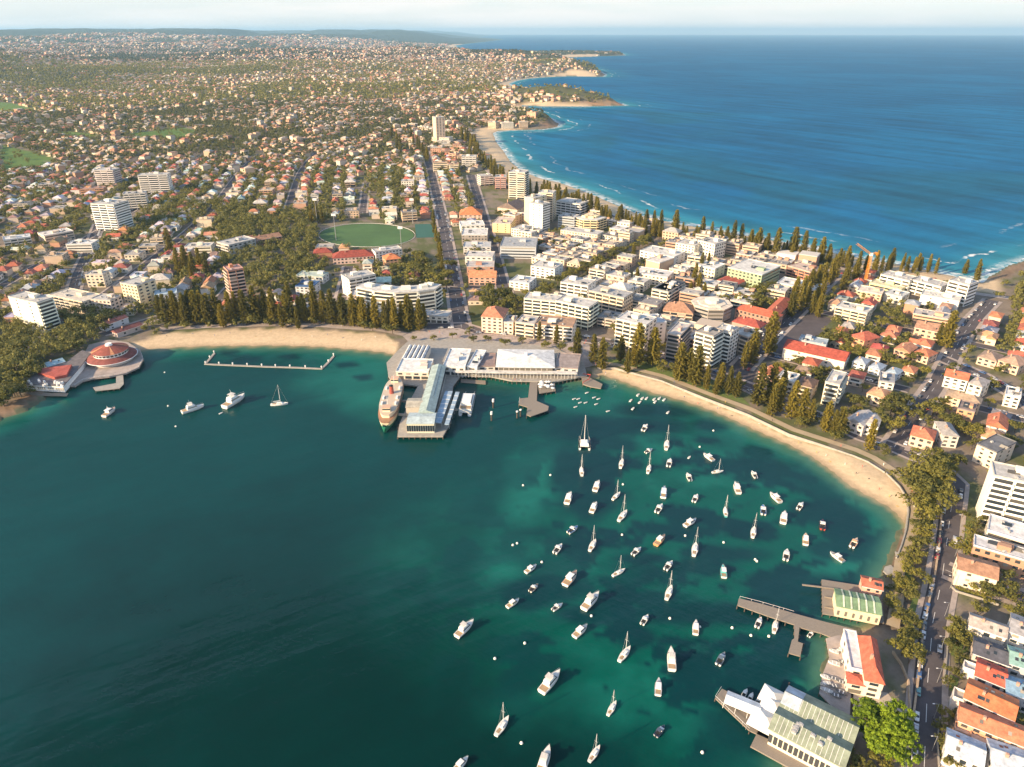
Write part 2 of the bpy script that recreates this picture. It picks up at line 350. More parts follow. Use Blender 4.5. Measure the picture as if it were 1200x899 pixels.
def groundmat():
    m = bpy.data.materials.new('ground_cover'); m.use_nodes = True; t = m.node_tree; b = t.nodes['Principled BSDF']
    b.inputs['Roughness'].default_value = .95; b.inputs['Specular IOR Level'].default_value = .1
    at = t.nodes.new('ShaderNodeAttribute'); at.attribute_name = 'tint'
    ge = t.nodes.new('ShaderNodeNewGeometry'); n = t.nodes.new('ShaderNodeTexNoise'); n.inputs['Scale'].default_value = .35; n.inputs['Detail'].default_value = 7; n.inputs['Roughness'].default_value = .7
    t.links.new(ge.outputs['Position'], n.inputs['Vector'])
    mr = t.nodes.new('ShaderNodeMapRange'); mr.inputs[1].default_value = .3; mr.inputs[2].default_value = .7; mr.inputs[3].default_value = .82; mr.inputs[4].default_value = 1.15
    mul = t.nodes.new('ShaderNodeVectorMath'); mul.operation = 'SCALE'
    t.links.new(n.outputs['Fac'], mr.inputs[0]); t.links.new(at.outputs['Color'], mul.inputs[0]); t.links.new(mr.outputs[0], mul.inputs['Scale']); t.links.new(mul.outputs[0], b.inputs['Base Color'])
    return m
keep = (D[FC].max(1) > -40)
me = np_mesh('ground', np.stack([X, Y, Z], 1), FC[keep], groundmat(), C, smooth=True)
tag(link('ground', me), kind='structure')
SURF = (X, Y, Z)

# water
HARB = np.vstack([WP([(-400,330),(0,380),(200,370),(640,370),(760,400),(900,450),(1100,520),(1180,640),(1180,1300),(-400,1300)])])
hb = inside(X, Y, HARB) | (Y < 250)
def blob(px, py, rx, ry, soft=.5, ang=0, wob=.35):
    cx, cy = G(px, py, 0)
    ex = hypot(*(np.array(G(px+rx, py, 0))-np.array((cx, cy)))); ey = hypot(*(np.array(G(px, py+ry, 0))-np.array((cx, cy))))
    dx = X-cx; dy = Y-cy
    if ang: a = radians(ang); dx, dy = dx*cos(a)+dy*sin(a), -dx*sin(a)+dy*cos(a)
    q = np.hypot(dx/ex, dy/ey)+(fbm(X/18, Y/18, 4, 21)-.5)*wob*2
    return sm(1+soft, 1-soft, q)
dep = np.maximum(-D, 0)
deepL = np.array([.0002, .043, .041]); deepB = np.array([.0001, .0205, .0175]); mid = np.array([.0006, .080, .058]); turq = np.array([.010, .150, .115]); shal = np.array([.085, .17, .105]); weed = np.array([.0012, .026, .034]); sandw = np.array([.30, .25, .14])
px_, py_ = PX(X, Y, 0)
def L3(a, b, k): return a+(b-a)*k[:, None]
WC = np.tile(deepL, (len(X), 1))
WC = L3(WC, deepB, blob(430, 850, 430, 260, .7)*.9)
WC = L3(WC, deepB, blob(330, 700, 250, 180, .8)*.7)
mooring = np.clip(blob(900, 640, 210, 130, .5, 0, .4)+blob(760, 560, 150, 70, .5)+blob(740, 760, 170, 90, .6)*.75+blob(860, 800, 130, 100, .6)*.7+blob(560, 650, 120, 90, .8)*.45, 0, 1)
WC = L3(WC, mid, mooring*.95)
pt = fbm(X/30+9, Y/22, 5, 31)
WC = L3(WC, turq, np.clip(mooring*sm(.46, .70, pt)*.48, 0, 1))
for b in ((630,560,32,30),(612,590,24,22),(650,535,18,14),(415,440,60,26),(455,470,50,18),(585,668,30,18),(700,475,40,15),(610,420,40,20),(640,465,30,10)):
    WC = L3(WC, turq, blob(*b, .7)*.55)
WC = L3(WC, turq, sm(34, 6, dep)*hb*.75*(.5+.5*sm(.3, .6, pt)))
WC = L3(WC, shal, sm(15, 1.5, dep)*hb*.7)
weedm = sm(.47, .55, fbm(X/24+2, Y/15+5, 5, 41))*mooring*.9
for b in ((690,505,45,22),(667,552,26,34),(690,585,40,24),(835,498,24,8),(830,516,14,4),(888,530,20,9),(946,561,15,9),(968,600,38,14),(847,649,50,11),(825,664,40,9),(970,645,36,12),(892,628,24,6),(793,611,14,6),(793,631,20,5),
          (640,690,60,20),(620,700,34,18),(700,720,60,14),(760,700,46,10),(800,720,60,16),(860,620,26,8),(1005,640,34,20),(740,500,60,10),(770,480,50,8),(720,520,30,10),(880,560,24,7),(900,850,90,40),(860,720,40,14),(770,620,30,8),(755,655,36,8),(745,745,28,14),(945,690,60,16),(900,780,40,20),
          (290,422,16,5),(270,412,10,4),(405,428,14,4),(425,442,12,3),(340,418,14,3),(980,700,30,20)):
    weedm = np.maximum(weedm, blob(*b, .35, 0, .45)*.85)
WC = L3(WC, weed, np.clip(weedm, 0, 1)*hb*sm(2, 14, dep))
WC = L3(WC, sandw, sm(3.2, .2, dep)*hb*.9)
# ocean
oc = np.tile(np.array([.002, .090, .205]), (len(X), 1))
oc = L3(oc, np.array([.003, .115, .250]), sm(.4, .65, fbm(X/500, Y/400, 4, 51))*.8)
ow = np.array([.010, .165, .235])
oc = L3(oc, ow, sm(220, 40, dep)*.35); oc = L3(oc, np.array([.035, .24, .28]), sm(80, 5, dep)*.7)
oc = L3(oc, np.array([.006, .095, .135]), (sm(130, 230, dep)*sm(520, 300, dep))*sm(.42, .6, fbm(X/160, Y/140, 3, 57))*.45*(rr_ < 2500))
WC = np.where(hb[:, None], WC, oc)
foam = np.where(hb, 0, 1.0)
def watermat():
    m = bpy.data.materials.new('sea_water'); m.use_nodes = True; t = m.node_tree; b = t.nodes['Principled BSDF']; N = t.nodes.new; L = t.links.new
    b.inputs['Roughness'].default_value = .16; b.inputs['IOR'].default_value = 1.33
    at = N('ShaderNodeAttribute'); at.attribute_name = 'tint'
    dp = N('ShaderNodeAttribute'); dp.attribute_name = 'offshore'
    fo = N('ShaderNodeAttribute'); fo.attribute_name = 'surf'
    ge = N('ShaderNodeNewGeometry')
    def noise(sc, det, mpv, rot=0, rough=.6):
        mp = N('ShaderNodeMapping'); mp.vector_type = 'TEXTURE'; mp.inputs['Scale'].default_value = tuple(1/q for q in mpv); mp.inputs['Rotation'].default_value = (0, 0, rot)
        L(ge.outputs['Position'], mp.inputs[0]); n = N('ShaderNodeTexNoise'); n.inputs['Scale'].default_value = sc; n.inputs['Detail'].default_value = det; n.inputs['Roughness'].default_value = rough
        L(mp.outputs[0], n.inputs['Vector']); return n.outputs['Fac']
    def math(op, a, bb=None, c=None, clamp=False):
        n = N('ShaderNodeMath'); n.operation = op; n.use_clamp = clamp
        for i, q in enumerate((a, bb, c)):
            if q is None: continue
            if isinstance(q, (int, float)): n.inputs[i].default_value = q
            else: L(q, n.inputs[i])
        return n.outputs[0]
    def rng(v, a, bb, c=0, d=1):
        n = N('ShaderNodeMapRange'); n.interpolation_type = 'SMOOTHSTEP'
        for i, q in enumerate((v, a, bb, c, d)):
            if isinstance(q, (int, float)): n.inputs[i].default_value = q
            else: L(q, n.inputs[i])
        return n.outputs[0]
    far_ = N('ShaderNodeVectorMath'); far_.operation = 'LENGTH'; L(ge.outputs['Position'], far_.inputs[0]); dist = far_.outputs['Value']
    # swell lines, parallel to the beach
    swell = noise(.026, 4, (.13, 1, 1), radians(-54), .6)
    chop = noise(.20, 5, (.45, 1, 1), radians(-30), .65)
    rip = noise(.07, 3, (.22, 1, 1), radians(28), .5)
    # surf lines: breakers along the beach
    wob = noise(.012, 3, (1, 1, 1)); fine = noise(.09, 5, (1, 1, 1), 0, .7)
    dd = math('ADD', dp.outputs['Fac'], math('MULTIPLY', math('SUBTRACT', wob, .5), 46.0))
    ring = math('SINE', math('MULTIPLY', dd, .17))
    line = rng(ring, .86, .99)
    gate = rng(noise(.011, 2, (1, 1, 1), .6), .47, .60)
    near_ = rng(dp.outputs['Fac'], 105, 40)
    edge = rng(math('ADD', dp.outputs['Fac'], math('MULTIPLY', fine, 26.0)), 34, 15)
    f = math('MAXIMUM', math('MULTIPLY', math('MULTIPLY', line, gate), near_), math('MULTIPLY', edge, .75))
    f = math('MULTIPLY', f, rng(fine, .40, .56)); f = math('MULTIPLY', f, fo.outputs['Fac'], clamp=True)
    mixv = N('ShaderNodeMix'); mixv.data_type = 'RGBA'
    # small tonal change of the water by the swell (lighter where the swell noise is high) and mottling
    oceanw = fo.outputs['Fac']
    k = math('ADD', math('MULTIPLY', math('MULTIPLY', math('SUBTRACT', swell, .5), 1.4), oceanw), math('MULTIPLY', math('SUBTRACT', noise(.035, 8, (.5, 1, 1), .5, .75), .5), .75))
    sc = N('ShaderNodeVectorMath'); sc.operation = 'SCALE'; L(at.outputs['Color'], sc.inputs[0]); L(math('ADD', k, 1.0), sc.inputs['Scale'])
    L(sc.outputs[0], mixv.inputs[6]); mixv.inputs[7].default_value = (.72, .72, .70, 1); L(f, mixv.inputs['Factor']); L(mixv.outputs[2], b.inputs['Base Color'])
    L(rng(f, 0, 1, .16, .7), b.inputs['Roughness'])
    h = math('ADD', math('MULTIPLY', chop, .55), math('ADD', math('MULTIPLY', swell, math('MULTIPLY', oceanw, 3.2)), math('MULTIPLY', rip, 1.5)))
    bp = N('ShaderNodeBump'); bp.inputs['Strength'].default_value = .5; bp.inputs['Distance'].default_value = 1.0; L(h, bp.inputs['Height']); L(bp.outputs[0], b.inputs['Normal'])
    # water body and mirror surface kept apart: choppy sea reflects far less at a low angle than flat water would
    di = N('ShaderNodeBsdfDiffuse'); gl = N('ShaderNodeBsdfGlossy'); gl.inputs['Roughness'].default_value = .2; fr = N('ShaderNodeFresnel'); fr.inputs['IOR'].default_value = 1.33
    L(bp.outputs[0], di.inputs['Normal']); L(bp.outputs[0], gl.inputs['Normal']); L(bp.outputs[0], fr.inputs['Normal']); L(mixv.outputs[2], di.inputs['Color'])
    ms = N('ShaderNodeMixShader'); L(math('MINIMUM', math('MULTIPLY', fr.outputs[0], math('SUBTRACT', .13, math('MULTIPLY', f, .10))), .055), ms.inputs[0]); L(di.outputs[0], ms.inputs[1]); L(gl.outputs[0], ms.inputs[2])
    L(ms.outputs[0], t.nodes['Material Output'].inputs['Surface'])
    return m
keep = (D[FC].min(1) < 12)
me = np_mesh('water', np.stack([X, Y, np.zeros(len(X))], 1), FC[keep], watermat(), [('tint', WC), ('offshore', dep), ('surf', foam)], smooth=True)
tag(link('harbour_and_ocean_water', me), kind='structure')
# haze
hz = MB(); hz.box(-64000, 64000, -900, 63500, -8, 420)
hm = bpy.data.materials.new('haze'); hm.use_nodes = True; t = hm.node_tree; t.nodes.remove(t.nodes['Principled BSDF'])
pv = t.nodes.new('ShaderNodeVolumePrincipled'); pv.inputs['Color'].default_value = (.44, .74, 1, 1); pv.inputs['Density'].default_value = 3.4e-5; pv.inputs['Anisotropy'].default_value = .1
t.links.new(pv.outputs[0], t.nodes['Material Output'].inputs['Volume'])
tag(hz.build('haze', hm), 'pale blue haze that fades the far hills and sea', 'haze', kind='stuff')
# ------------------------------------------------------------------ roads and paving
FOOT = []            # occupied ground: (polygon world)
ROADS = []           # (polyline world, half width)
def offset(line, o):
    out = []
    for i, p in enumerate(line):
        a = line[max(i-1, 0)]; b = line[min(i+1, len(line)-1)]; d = np.array(b)-np.array(a); d = d/max(np.hypot(*d), 1e-6)
        out.append((p[0]-d[1]*o, p[1]+d[0]*o))
    return out
def dense(line, st=14):
    out = [tuple(line[0])]
    for a, b in zip(line[:-1], line[1:]):
        n = max(1, int(hypot(b[0]-a[0], b[1]-a[1])/st))
        out += [(a[0]+(b[0]-a[0])*i/n, a[1]+(b[1]-a[1])*i/n) for i in range(1, n+1)]
    return out
def hz_at(pts, dz):
    a = np.array(pts); return np.maximum(land_h(a[:, 0], a[:, 1]), ZL)+dz
def strip(mb, line, w0, w1, dz):
    a = offset(line, w0); b = offset(line, w1); za = hz_at(a, dz); zb = hz_at(b, dz)
    vs = [(p[0], p[1], z) for p, z in zip(a, za)]+[(p[0], p[1], z) for p, z in zip(b, zb)]; n = len(line)
    mb.add(vs, [(i, i+n, i+n+1, i+1) for i in range(n-1)])
road_mb = MB(); pave_mb = MB(); line_mb = MB(); kerb_mb = MB()
RZ = [0]
def road(line, width, px=True, pave=3.0, marks=True, z=None):
    if px: line = [G(*p) for p in line]
    line = dense(line); RZ[0] += 1; dz = .04+RZ[0]*.0018
    strip(road_mb, line, -width/2, width/2, dz)
    if pave:
        for s in (1, -1):
            a, b = sorted((s*(width/2+.02), s*(width/2+pave))); strip(pave_mb, line, a, b, .23+RZ[0]*.0017)
    if marks:
        m = offset(line, 0)
        for a, b in list(zip(m[:-1], m[1:])):
            d = np.array(b)-np.array(a); q = [tuple(a), tuple(np.array(a)+d*.45)]; strip(line_mb, q, -.09, .09, .06+RZ[0]*.0018)
    ROADS.append((np.array(line), width/2+pave))
road([(1082,960),(1083,899),(1087,800),(1093,730),(1104,678),(1109,640),(1114,600),(1120,566),(1102,549),(1072,535),(1046,524),(1010,512),(965,490),(930,478)], 9.5, pave=2.2)   # esplanade
road([(1048,524),(1072,487),(1098,450),(1125,398),(1140,376),(1163,352)], 10.5)
road([(1108,668),(1150,686),(1200,702),(1290,735)], 9)
road([(868,432),(905,392),(940,358),(975,324),(992,308)], 13)
road([(930,478),(880,455),(840,440),(800,428),(760,412),(725,404),(690,398),(640,392),(600,390),(560,388),(541,382),(500,383)], 11)
road([(541,384),(537,365),(530,320),(521,270),(512,230),(505,200),(499,178)], 12.5)
road([(592,345),(587,330),(577,290),(567,258),(562,240),(552,205)], 12)
road([(400,352),(404,335),(409,312)], 9)
road([(425,250),(427,234),(430,214)], 9)
road([(0,452),(20,425),(55,398),(80,362),(92,320),(106,290),(116,262)], 10)
road([(120,392),(160,380),(200,368),(250,366)], 8, marks=False)
road([(1290,540),(1200,470),(1150,440),(1098,418)], 10)
# east and west street grids
GA = radians(98); GB = radians(52)
def grid_pt(o, th, u, v):
    if th == GA and v < -40: v += 11*sin(u/150+v/260)*min(1, (-v-40)/80); u += 9*sin(v/140)
    if th == GB: v += 5*sin(u/90)*min(1, max(0, (v-10)/60))
    return (o[0]+u*cos(th)+v*sin(th), o[1]+u*sin(th)-v*cos(th))     # v grows to the right
OA = (-43., 562.); OB = (225., 357.)
def zone(x, y):
    """which street grid rules a point: A west, B east, C town centre"""
    # right of Victoria Parade line?
    dx, dy = x-171, y-476; vB = dx*sin(GB)-dy*cos(GB)
    dxa, dya = x-OA[0], y-OA[1]; vA = dxa*sin(GA)-dya*cos(GA)
    if vB > 4: return 'B'
    if vA < 92 or y > 950: return 'A'
    return 'C'
LAND_NO = [WP([(255,258),(300,262),(370,240),(400,262),(372,285),(372,330),(300,345),(262,330)]), WP([(476,300),(500,272),(532,280),(533,330),(505,335),(478,325)]),
           WP([(570,350),(600,330),(645,342),(608,362),(572,364)]), WP([(0,388),(60,375),(110,365),(150,372),(150,400),(60,462),(0,480)]), WP([(374,262),(484,262),(540,268),(516,300),(445,296),(374,290)]),
           WP([(486,258),(516,258),(518,282),(486,282)])]
def cut_road(th, o, v, u0, u1, w, zn):
    pts = [grid_pt(o, th, u, v) for u in np.arange(u0, u1, 14)]; run = []
    P = np.array(pts); d = sdf(P[:, 0], P[:, 1]); bad = np.zeros(len(P), bool)
    for q in LAND_NO+PARKS: bad |= inside(P[:, 0], P[:, 1], q)
    X_, Y_ = PX(P[:, 0], P[:, 1], ZL)
    for p, dd, b_, xx, yy in zip(pts, d, bad, X_, Y_):
        if dd > 60 and not b_ and zone(*p) == zn and -80 < xx < 1290 and yy > 150 and yy < 430+(zn == 'B')*500 and not (zn == 'B' and yy > 520): run.append(p)
        else:
            if len(run) > 3: road(run, w, px=False, marks=False, pave=2.2)
            run = []
    if len(run) > 3: road(run, w, px=False, marks=False, pave=2.2)
for k in range(-8, 1):
    if k not in (0, -1): cut_road(GA, OA, k*108, -100, 1000, 9, 'A')
for u in (95, 300, 455, 610, 760):
    # cross streets of grid A
    pts = [grid_pt(OA, GA, u, v) for v in np.arange(-900, 60, 14)]
    P = np.array(pts); bad = np.zeros(len(P), bool); d = sdf(P[:, 0], P[:, 1])
    for q in LAND_NO+PARKS: bad |= inside(P[:, 0], P[:, 1], q)
    run = []
    for p, b_, dd in zip(pts, bad, d):
        if not b_ and dd > 60 and zone(*p) == 'A': run.append(p)
        else:
            if len(run) > 3: road(run, 8, px=False, marks=False, pave=1.8)
            run = []
    if len(run) > 3: road(run, 8, px=False, marks=False, pave=1.8)
for k in (1, 2): cut_road(GB, OB, k*116, -200, 420, 9, 'B')
for u in (95, 215):
    run = [grid_pt(OB, GB, u, v) for v in np.arange(8, 330, 14)]; road(run, 8, px=False, marks=False, pave=1.8)
    run = [grid_pt(OB, GB, u, v) for v in np.arange(-108, -8, 14)]; road(run, 8, px=False, marks=False, pave=1.8)
def lineback(pts, w, z, m, name, px=True):
    mb = MB(); line = dense([G(*p) for p in pts], 8)
    strip(mb, line, -w/2, w/2, z); tag(mb.build(name, m), kind='structure')
def pathband(pts, w, z, m, name):
    lineback(pts, w, z, m, name)
# promenades behind the beaches
lineback([(185,386),(250,382.5),(325,380.5),(380,382),(450,387),(475,392)], 8, .30, M_pave, 'promenade')
ep = [(706,427),(722,427.5),(777,441),(828,461),(880,480),(930,504),(967,516),(1004,528),(1024,537),(1046,551),(1062,567),(1071,583),(1073,600),(1069,622),(1063,640),(1056,656),(1053,672),(1052,700),(1046,735)]
lineback(ep, 5, .30, M_sandm, 'promenade_path')
wl = MB(); line = dense([G(*p) for p in [(700,431.5),(720,432),(775,447),(825,467),(875,486),(925,510),(962,522),(1000,535),(1017,542),(1039,556),(1054,571),(1063,585),(1064.5,600),(1061.5,622),(1056,640),(1050,655)]], 5)
a = offset(line, .3); b = offset(line, -.3)
for i in range(len(line)-1): wl.prism([a[i], a[i+1], b[i+1], b[i]], 0, 2.9)
sw = wl.build('sea_wall', M_conc, color=(1,1,1)); tag(sw, 'low pale stone sea wall curving behind the long east beach', 'sea wall')
lineback([(1184,350),(1100,338),(1040,327),(940,305),(850,290),(782,277),(738,265),(690,250),(640,234),(605,222),(578,207),(562,190),(556,172)], 9, .28, M_pave, 'ocean_promenade')
def poly_sheet(name, pts, m, z, zl=ZL):
    mb = MB(); mb.add([(*G(x, y, zl), z) for x, y in pts], [tuple(range(len(pts)))]); me = mb.mesh(m)
    if me.polygons[0].normal.z < 0: me.flip_normals()
    return tag(link(name, me), kind='structure')
poly_sheet('plaza', [(500,384),(560,388),(600,392),(650,397),(690,404),(700,428),(680,432),(600,402),(520,398),(478,400),(470,392)], M_pave, ZL+.045)
poly_sheet('car_park', [(888,424),(906,404),(938,376),(950,364),(976,374),(958,394),(925,420)], M_asph, ZL+.02)
poly_sheet('car_park', [(840,440),(880,453),(888,432),(876,418),(850,414)], M_asph, ZL+.02)
for nm, mb_, m_ in (('road', road_mb, M_asph), ('pavement', pave_mb, M_pave), ('road_markings', line_mb, M_white)):
    o_ = mb_.build(nm, m_); tag(o_, kind='structure')
    if nm == 'road_markings': o_.color = (1, 1, 1, 1)

# ------------------------------------------------------------------ building kit
ANCHORS = []         # (phrase, px, py) used to word the labels of the unnamed houses and trees
def unit_window():
    m = MB(); m.box(0, 1, -.06, .02, 0, 1); return m.mesh(M_glass)
UW = unit_window()
def unit_balcony():
    m = MB(); m.box(0, 1, -1, 0, 0, .16); m.box(0, 1, -1, -.92, .16, 1); m.box(0, .012, -.92, 0, .16, 1); m.box(.988, 1, -.92, 0, .16, 1); return m.mesh(M_wall)
UB = unit_balcony()
def unit_ac():
    m = MB(); m.box(-.5, .5, -.5, .5, 0, .8); m.cyl(0, 0, .8, 1, .35, n=8); return m.mesh(M_flat)
UAC = unit_ac()
def facade(root, Ln, h, style, origin, rz, col, cap, st=3.1, z0=0.0, glassy=False):
    """windows or balconies along one wall, in the frame (origin, rz): x along the wall, -y outwards"""
    kids = []; ns = max(1, int(round(h/st))); sh = h/ns
    c, s = cos(rz), sin(rz)
    def put(nm, me, x, y, z, sc, color=None):
        kids.append(link(nm, me, root, (origin[0]+x*c-y*s, origin[1]+x*s+y*c, z), sc, rz, color))
    if style == 'grid':
        nb = max(1, int(Ln/3.6))
        while nb*ns > cap and nb > 2: nb -= 1
        bw = Ln/nb
        for i in range(ns):
            for j in range(nb):
                w = min(bw*.5, 3.0); put('window', UW, j*bw+(bw-w)/2, -.01, z0+i*sh+sh*.32, (w, 1.6, sh*.46))
    elif style == 'balc':
        nb = max(1, int(Ln/6.2))
        while nb*ns*2 > cap and nb > 1: nb -= 1
        bw = Ln/nb
        for i in range(ns):
            for j in range(nb):
                put('window', UW, j*bw+bw*.07, -.01, z0+i*sh+.25, (bw*.86, 1.6, sh*.68))
                if i > 0 or z0 > 0: put('balcony', UB, j*bw+bw*.035, -.03, z0+i*sh-.1, (bw*.93, 1.5, 1.15), col)
    elif style == 'strip':
        for i in range(ns): put('window', UW, Ln*.03, -.01, z0+i*sh+sh*.3, (Ln*.94, 1.8, sh*.42))
    elif style == 'shop':
        nb = max(1, int(Ln/5)); bw = Ln/nb
        for j in range(nb): put('shop_window', UW, j*bw+bw*.1, -.01, z0+.4, (bw*.8, 1.6, min(2.4, sh*.75)))
        for i in range(1, ns):
            for j in range(nb): put('window', UW, j*bw+bw*.25, -.01, z0+i*sh+sh*.3, (bw*.5, 1.6, sh*.45))
    elif style == 'few':
        for i in range(ns):
            for j in range(2): put('window', UW, Ln*(.25+.45*j), -.01, z0+i*sh+sh*.35, (min(1.6, Ln*.15), 1.6, sh*.4))
    return kids
def block(name, label, cat, p1, p2, depth, h, roof='flat', wall=(.7,.66,.6), roofc=(.5,.48,.45), front='grid', side='few', boxes=1, ref=None, rh=None, at_base=False, group=None, st=3.1, bcol=None, world=None, quiet=False, overhang=.4, zb=ZL):
    if world: A, B = world
    else: A = G(*p1, zb if at_base else zb+h); B = G(*p2, zb if at_base else zb+h)
    Ln = hypot(B[0]-A[0], B[1]-A[1]); rz = atan2(B[1]-A[1], B[0]-A[0])
    r = thing(name, (A[0], A[1], zb), rz, label, cat, group)
    c, s = cos(rz), sin(rz)
    FOOT.append(np.array([(A[0]+x*c-y*s, A[1]+x*s+y*c) for x, y in ((-2,-2),(Ln+2,-2),(Ln+2,depth+2),(-2,depth+2))]))
    m = MB(); m.box(0, Ln, 0, depth, -.3 if zb <= 2.5 else -.1, h); m.build('wall', M_wall, r, color=wall)
    bc = bcol or tuple(min(.85, q*1.08) for q in wall)
    lc = (-A[0]*c-A[1]*s, A[0]*s-A[1]*c)
    if roof == 'flat':
        m = MB(); m.box(-.15, Ln+.15, -.15, depth+.15, h+.005, h+.35)
        for q in ((-.15, Ln+.15, -.15, .15), (-.15, Ln+.15, depth-.15, depth+.15), (-.15, .15, .15, depth-.15), (Ln-.15, Ln+.15, .15, depth-.15)): m.box(*q, h+.35, h+.95)
        rf = m.build('roof', M_roof, r, color=roofc)
        rr = random.Random(int(Ln*977+depth*31+h*7))
        for i in range(boxes):
            bx = rr.uniform(.15, .7)*Ln; by = rr.uniform(.25, .6)*depth; w = min(Ln*.22, 7); d_ = min(depth*.3, 5)
            m = MB(); m.box(bx, bx+w, by, by+d_, h+.34, h+rr.uniform(2.2, 3.4)); m.build('plant_room', M_wall, rf, color=tuple(q*.95 for q in wall))
        for i in range(0 if h < 6 else rr.randint(0, 3)):
            bx = rr.uniform(.1, .75)*Ln; by = rr.uniform(.1, .7)*depth; m = MB(); m.add([(bx,by,h+.6),(bx+4,by,h+.6),(bx+4,by+2,h+1.3),(bx,by+2,h+1.3)], [(0,1,2,3)]); m.box(bx, bx+4, by+.2, by+1.8, h+.34, h+.58); m.build(rr.choice(['solar_panel', 'roof_light']), M_glass, rf)
        for i in range(0 if h < 6 else min(6, int(Ln/6))):
            link('air_conditioner', UAC, rf, (rr.uniform(.1, .9)*Ln, rr.uniform(.15, .85)*depth, h+.34), (1.4, 1.2, 1.1), rr.uniform(0, 3))
    elif roof == 'hip':
        m = MB(); m.hip(0, Ln, 0, depth, h+.01, rh or min(Ln, depth)*.30, overhang); rf = m.build('roof', M_tile, r, color=roofc)
        if boxes:
            m = MB(); m.box(Ln*.3, Ln*.3+.9, depth*.35, depth*.35+.9, h+.5, h+(rh or min(Ln, depth)*.3)+.9); m.build('chimney', M_wall, rf, color=(.5, .3, .22))
    elif roof in ('gable', 'gabley'):
        m = MB(); m.gable(0, Ln, 0, depth, h+.01, rh or (depth if roof == 'gable' else Ln)*.26, overhang, axis='x' if roof == 'gable' else 'y'); rf = m.build('roof', M_tile if not quiet else M_roof, r, color=roofc)
        if boxes:
            m = MB(); m.box(Ln*.3, Ln*.3+.9, depth*.35, depth*.35+.9, h+.5, h+(rh or min(Ln, depth)*.3)+.9); m.build('chimney', M_wall, rf, color=(.5, .3, .22))
        if name == 'house' and roof == 'gable':
            rr = random.Random(int(Ln*131+depth*17)); RH = rh or depth*.26; sl_ = (RH-.2)/(depth/2+overhang)
            for sd in (-1, 1):
                for q in range(rr.randint(1, 3)):
                    x0 = Ln*rr.uniform(.12, .85); t0 = rr.uniform(.25, .5)*depth/2; y_ = lambda t: (t if sd < 0 else depth-t); zz = lambda t: h+.28+(t+overhang)*sl_
                    m = MB(); m.add([(x0, y_(t0), zz(t0)), (x0+1.1, y_(t0), zz(t0)), (x0+1.1, y_(t0+1.3), zz(t0+1.3)), (x0, y_(t0+1.3), zz(t0+1.3))], [(0,1,2,3)]); m.build('roof_light', M_glass, rf)
            m = MB(); m.box(-overhang, Ln+overhang, -overhang-.16, -overhang-.01, h+.02, h+.2); m.build('gutter', M_white, rf, color=(1,1,1))
            m = MB(); m.box(-overhang, Ln+overhang, depth/2-.14, depth/2+.14, h+RH-.02, h+RH+.12); m.build('ridge', M_roof, rf, color=tuple(q*.75 for q in roofc))
    elif roof == 'saw':
        m = MB(); n = max(2, int(Ln/7))
        for i in range(n): m.gable(Ln*i/n+.1, Ln*(i+1)/n-.1, 0, depth, h+.01, 1.6, 0, .15, axis='y')
        m.build('roof', M_roof, r, color=roofc)
    sides = []
    if lc[0] < 0: sides.append('l')
    if lc[0] > Ln: sides.append('r')
    if front: facade(r, Ln, h, front, (0, 0), 0, bc, 70 if sides else 96, st)
    if side:
        if 'l' in sides: facade(r, depth, h, side, (0, depth), -pi/2, bc, 26, st)
        if 'r' in sides: facade(r, depth, h, side, (Ln, 0), pi/2, bc, 26, st)
    if ref:
        ccx, ccy = PX(A[0]+(B[0]-A[0])/2-s*depth/2, A[1]+(B[1]-A[1])/2+c*depth/2, ZL); ANCHORS.append((ref, float(ccx), float(ccy)))
    return r, Ln
CREAM = (.74,.62,.46); WHITE = (.78,.71,.61); BRICK = (.46,.22,.13); TAN = (.55,.40,.27); GREY = (.42,.42,.42); PINK = (.66,.42,.34); RED = (.46,.12,.065); ORANGE = (.60,.21,.09); DRED = (.30,.07,.05); SLATE = (.12,.12,.13); BROWN = (.28,.17,.12); BLUEG = (.30,.38,.44)
RW = (.56,.53,.49); RG = (.40,.39,.38)
def AB(*a, **k): return block('apartment_building', a[0], 'apartment building', *a[1:], **k)
AB('sheer white apartment tower with blank front by the dark trees at far left', (9.5,348), (43,355.5), 14, 27, wall=(.86,.80,.66), front='few', side='balc', ref='the sheer white tower')
AB('low cream apartment house with curved flat roof right of the sheer white tower', (57,346), (98,354.6), 20, 11, wall=CREAM, roofc=(.62,.55,.45), front='balc', side='grid', bcol=(.5,.45,.38))
AB('squat pale pink block between the low cream apartment house and the cream tower', (106,351), (129,353), 14, 12, wall=(.7,.58,.5), front='grid', side='grid')
AB('square cream tower with small dark windows above the left end of the beach', (141,332), (160,335.5), 20, 21, wall=(.78,.64,.42), front='grid', side='grid', boxes=1, ref='the square cream tower')
AB('white block with blue glass corner just right of the square cream tower', (181,347), (207,344), 14, 11, wall=WHITE, roofc=(.5,.6,.66), front='grid', ref='the white block above the beach')
AB('slender orange brick tower with white balconies behind the beach pines', (267,318), (285,315), 15, 31, wall=(.60,.26,.14), roofc=(.5,.3,.25), front='balc', side='balc', bcol=(.75,.55,.42), boxes=1, ref='the orange brick tower')
AB('tall white tower with stacked balconies on the rise at left', (106,239), (133,240.5), 26, 33, wall=(.84,.82,.76), front='balc', side='strip', ref='the tall white balcony tower')
AB('grey and pink tower block, the farthest tower at upper left', (110,200), (132,200), 22, 27, wall=(.55,.47,.46), front='balc', side='strip', bcol=(.7,.62,.58), ref='the grey pink tower')
AB('broad white slab tower with long balconies at upper left', (161,206), (196,205), 18, 28, wall=(.78,.72,.64), front='balc', side='grid', ref='the broad white slab tower')
AB('small stepped white tower between the slab tower and the balcony tower', (144,228), (170,226.5), 16, 22, wall=(.80,.72,.62), front='balc', side='grid')
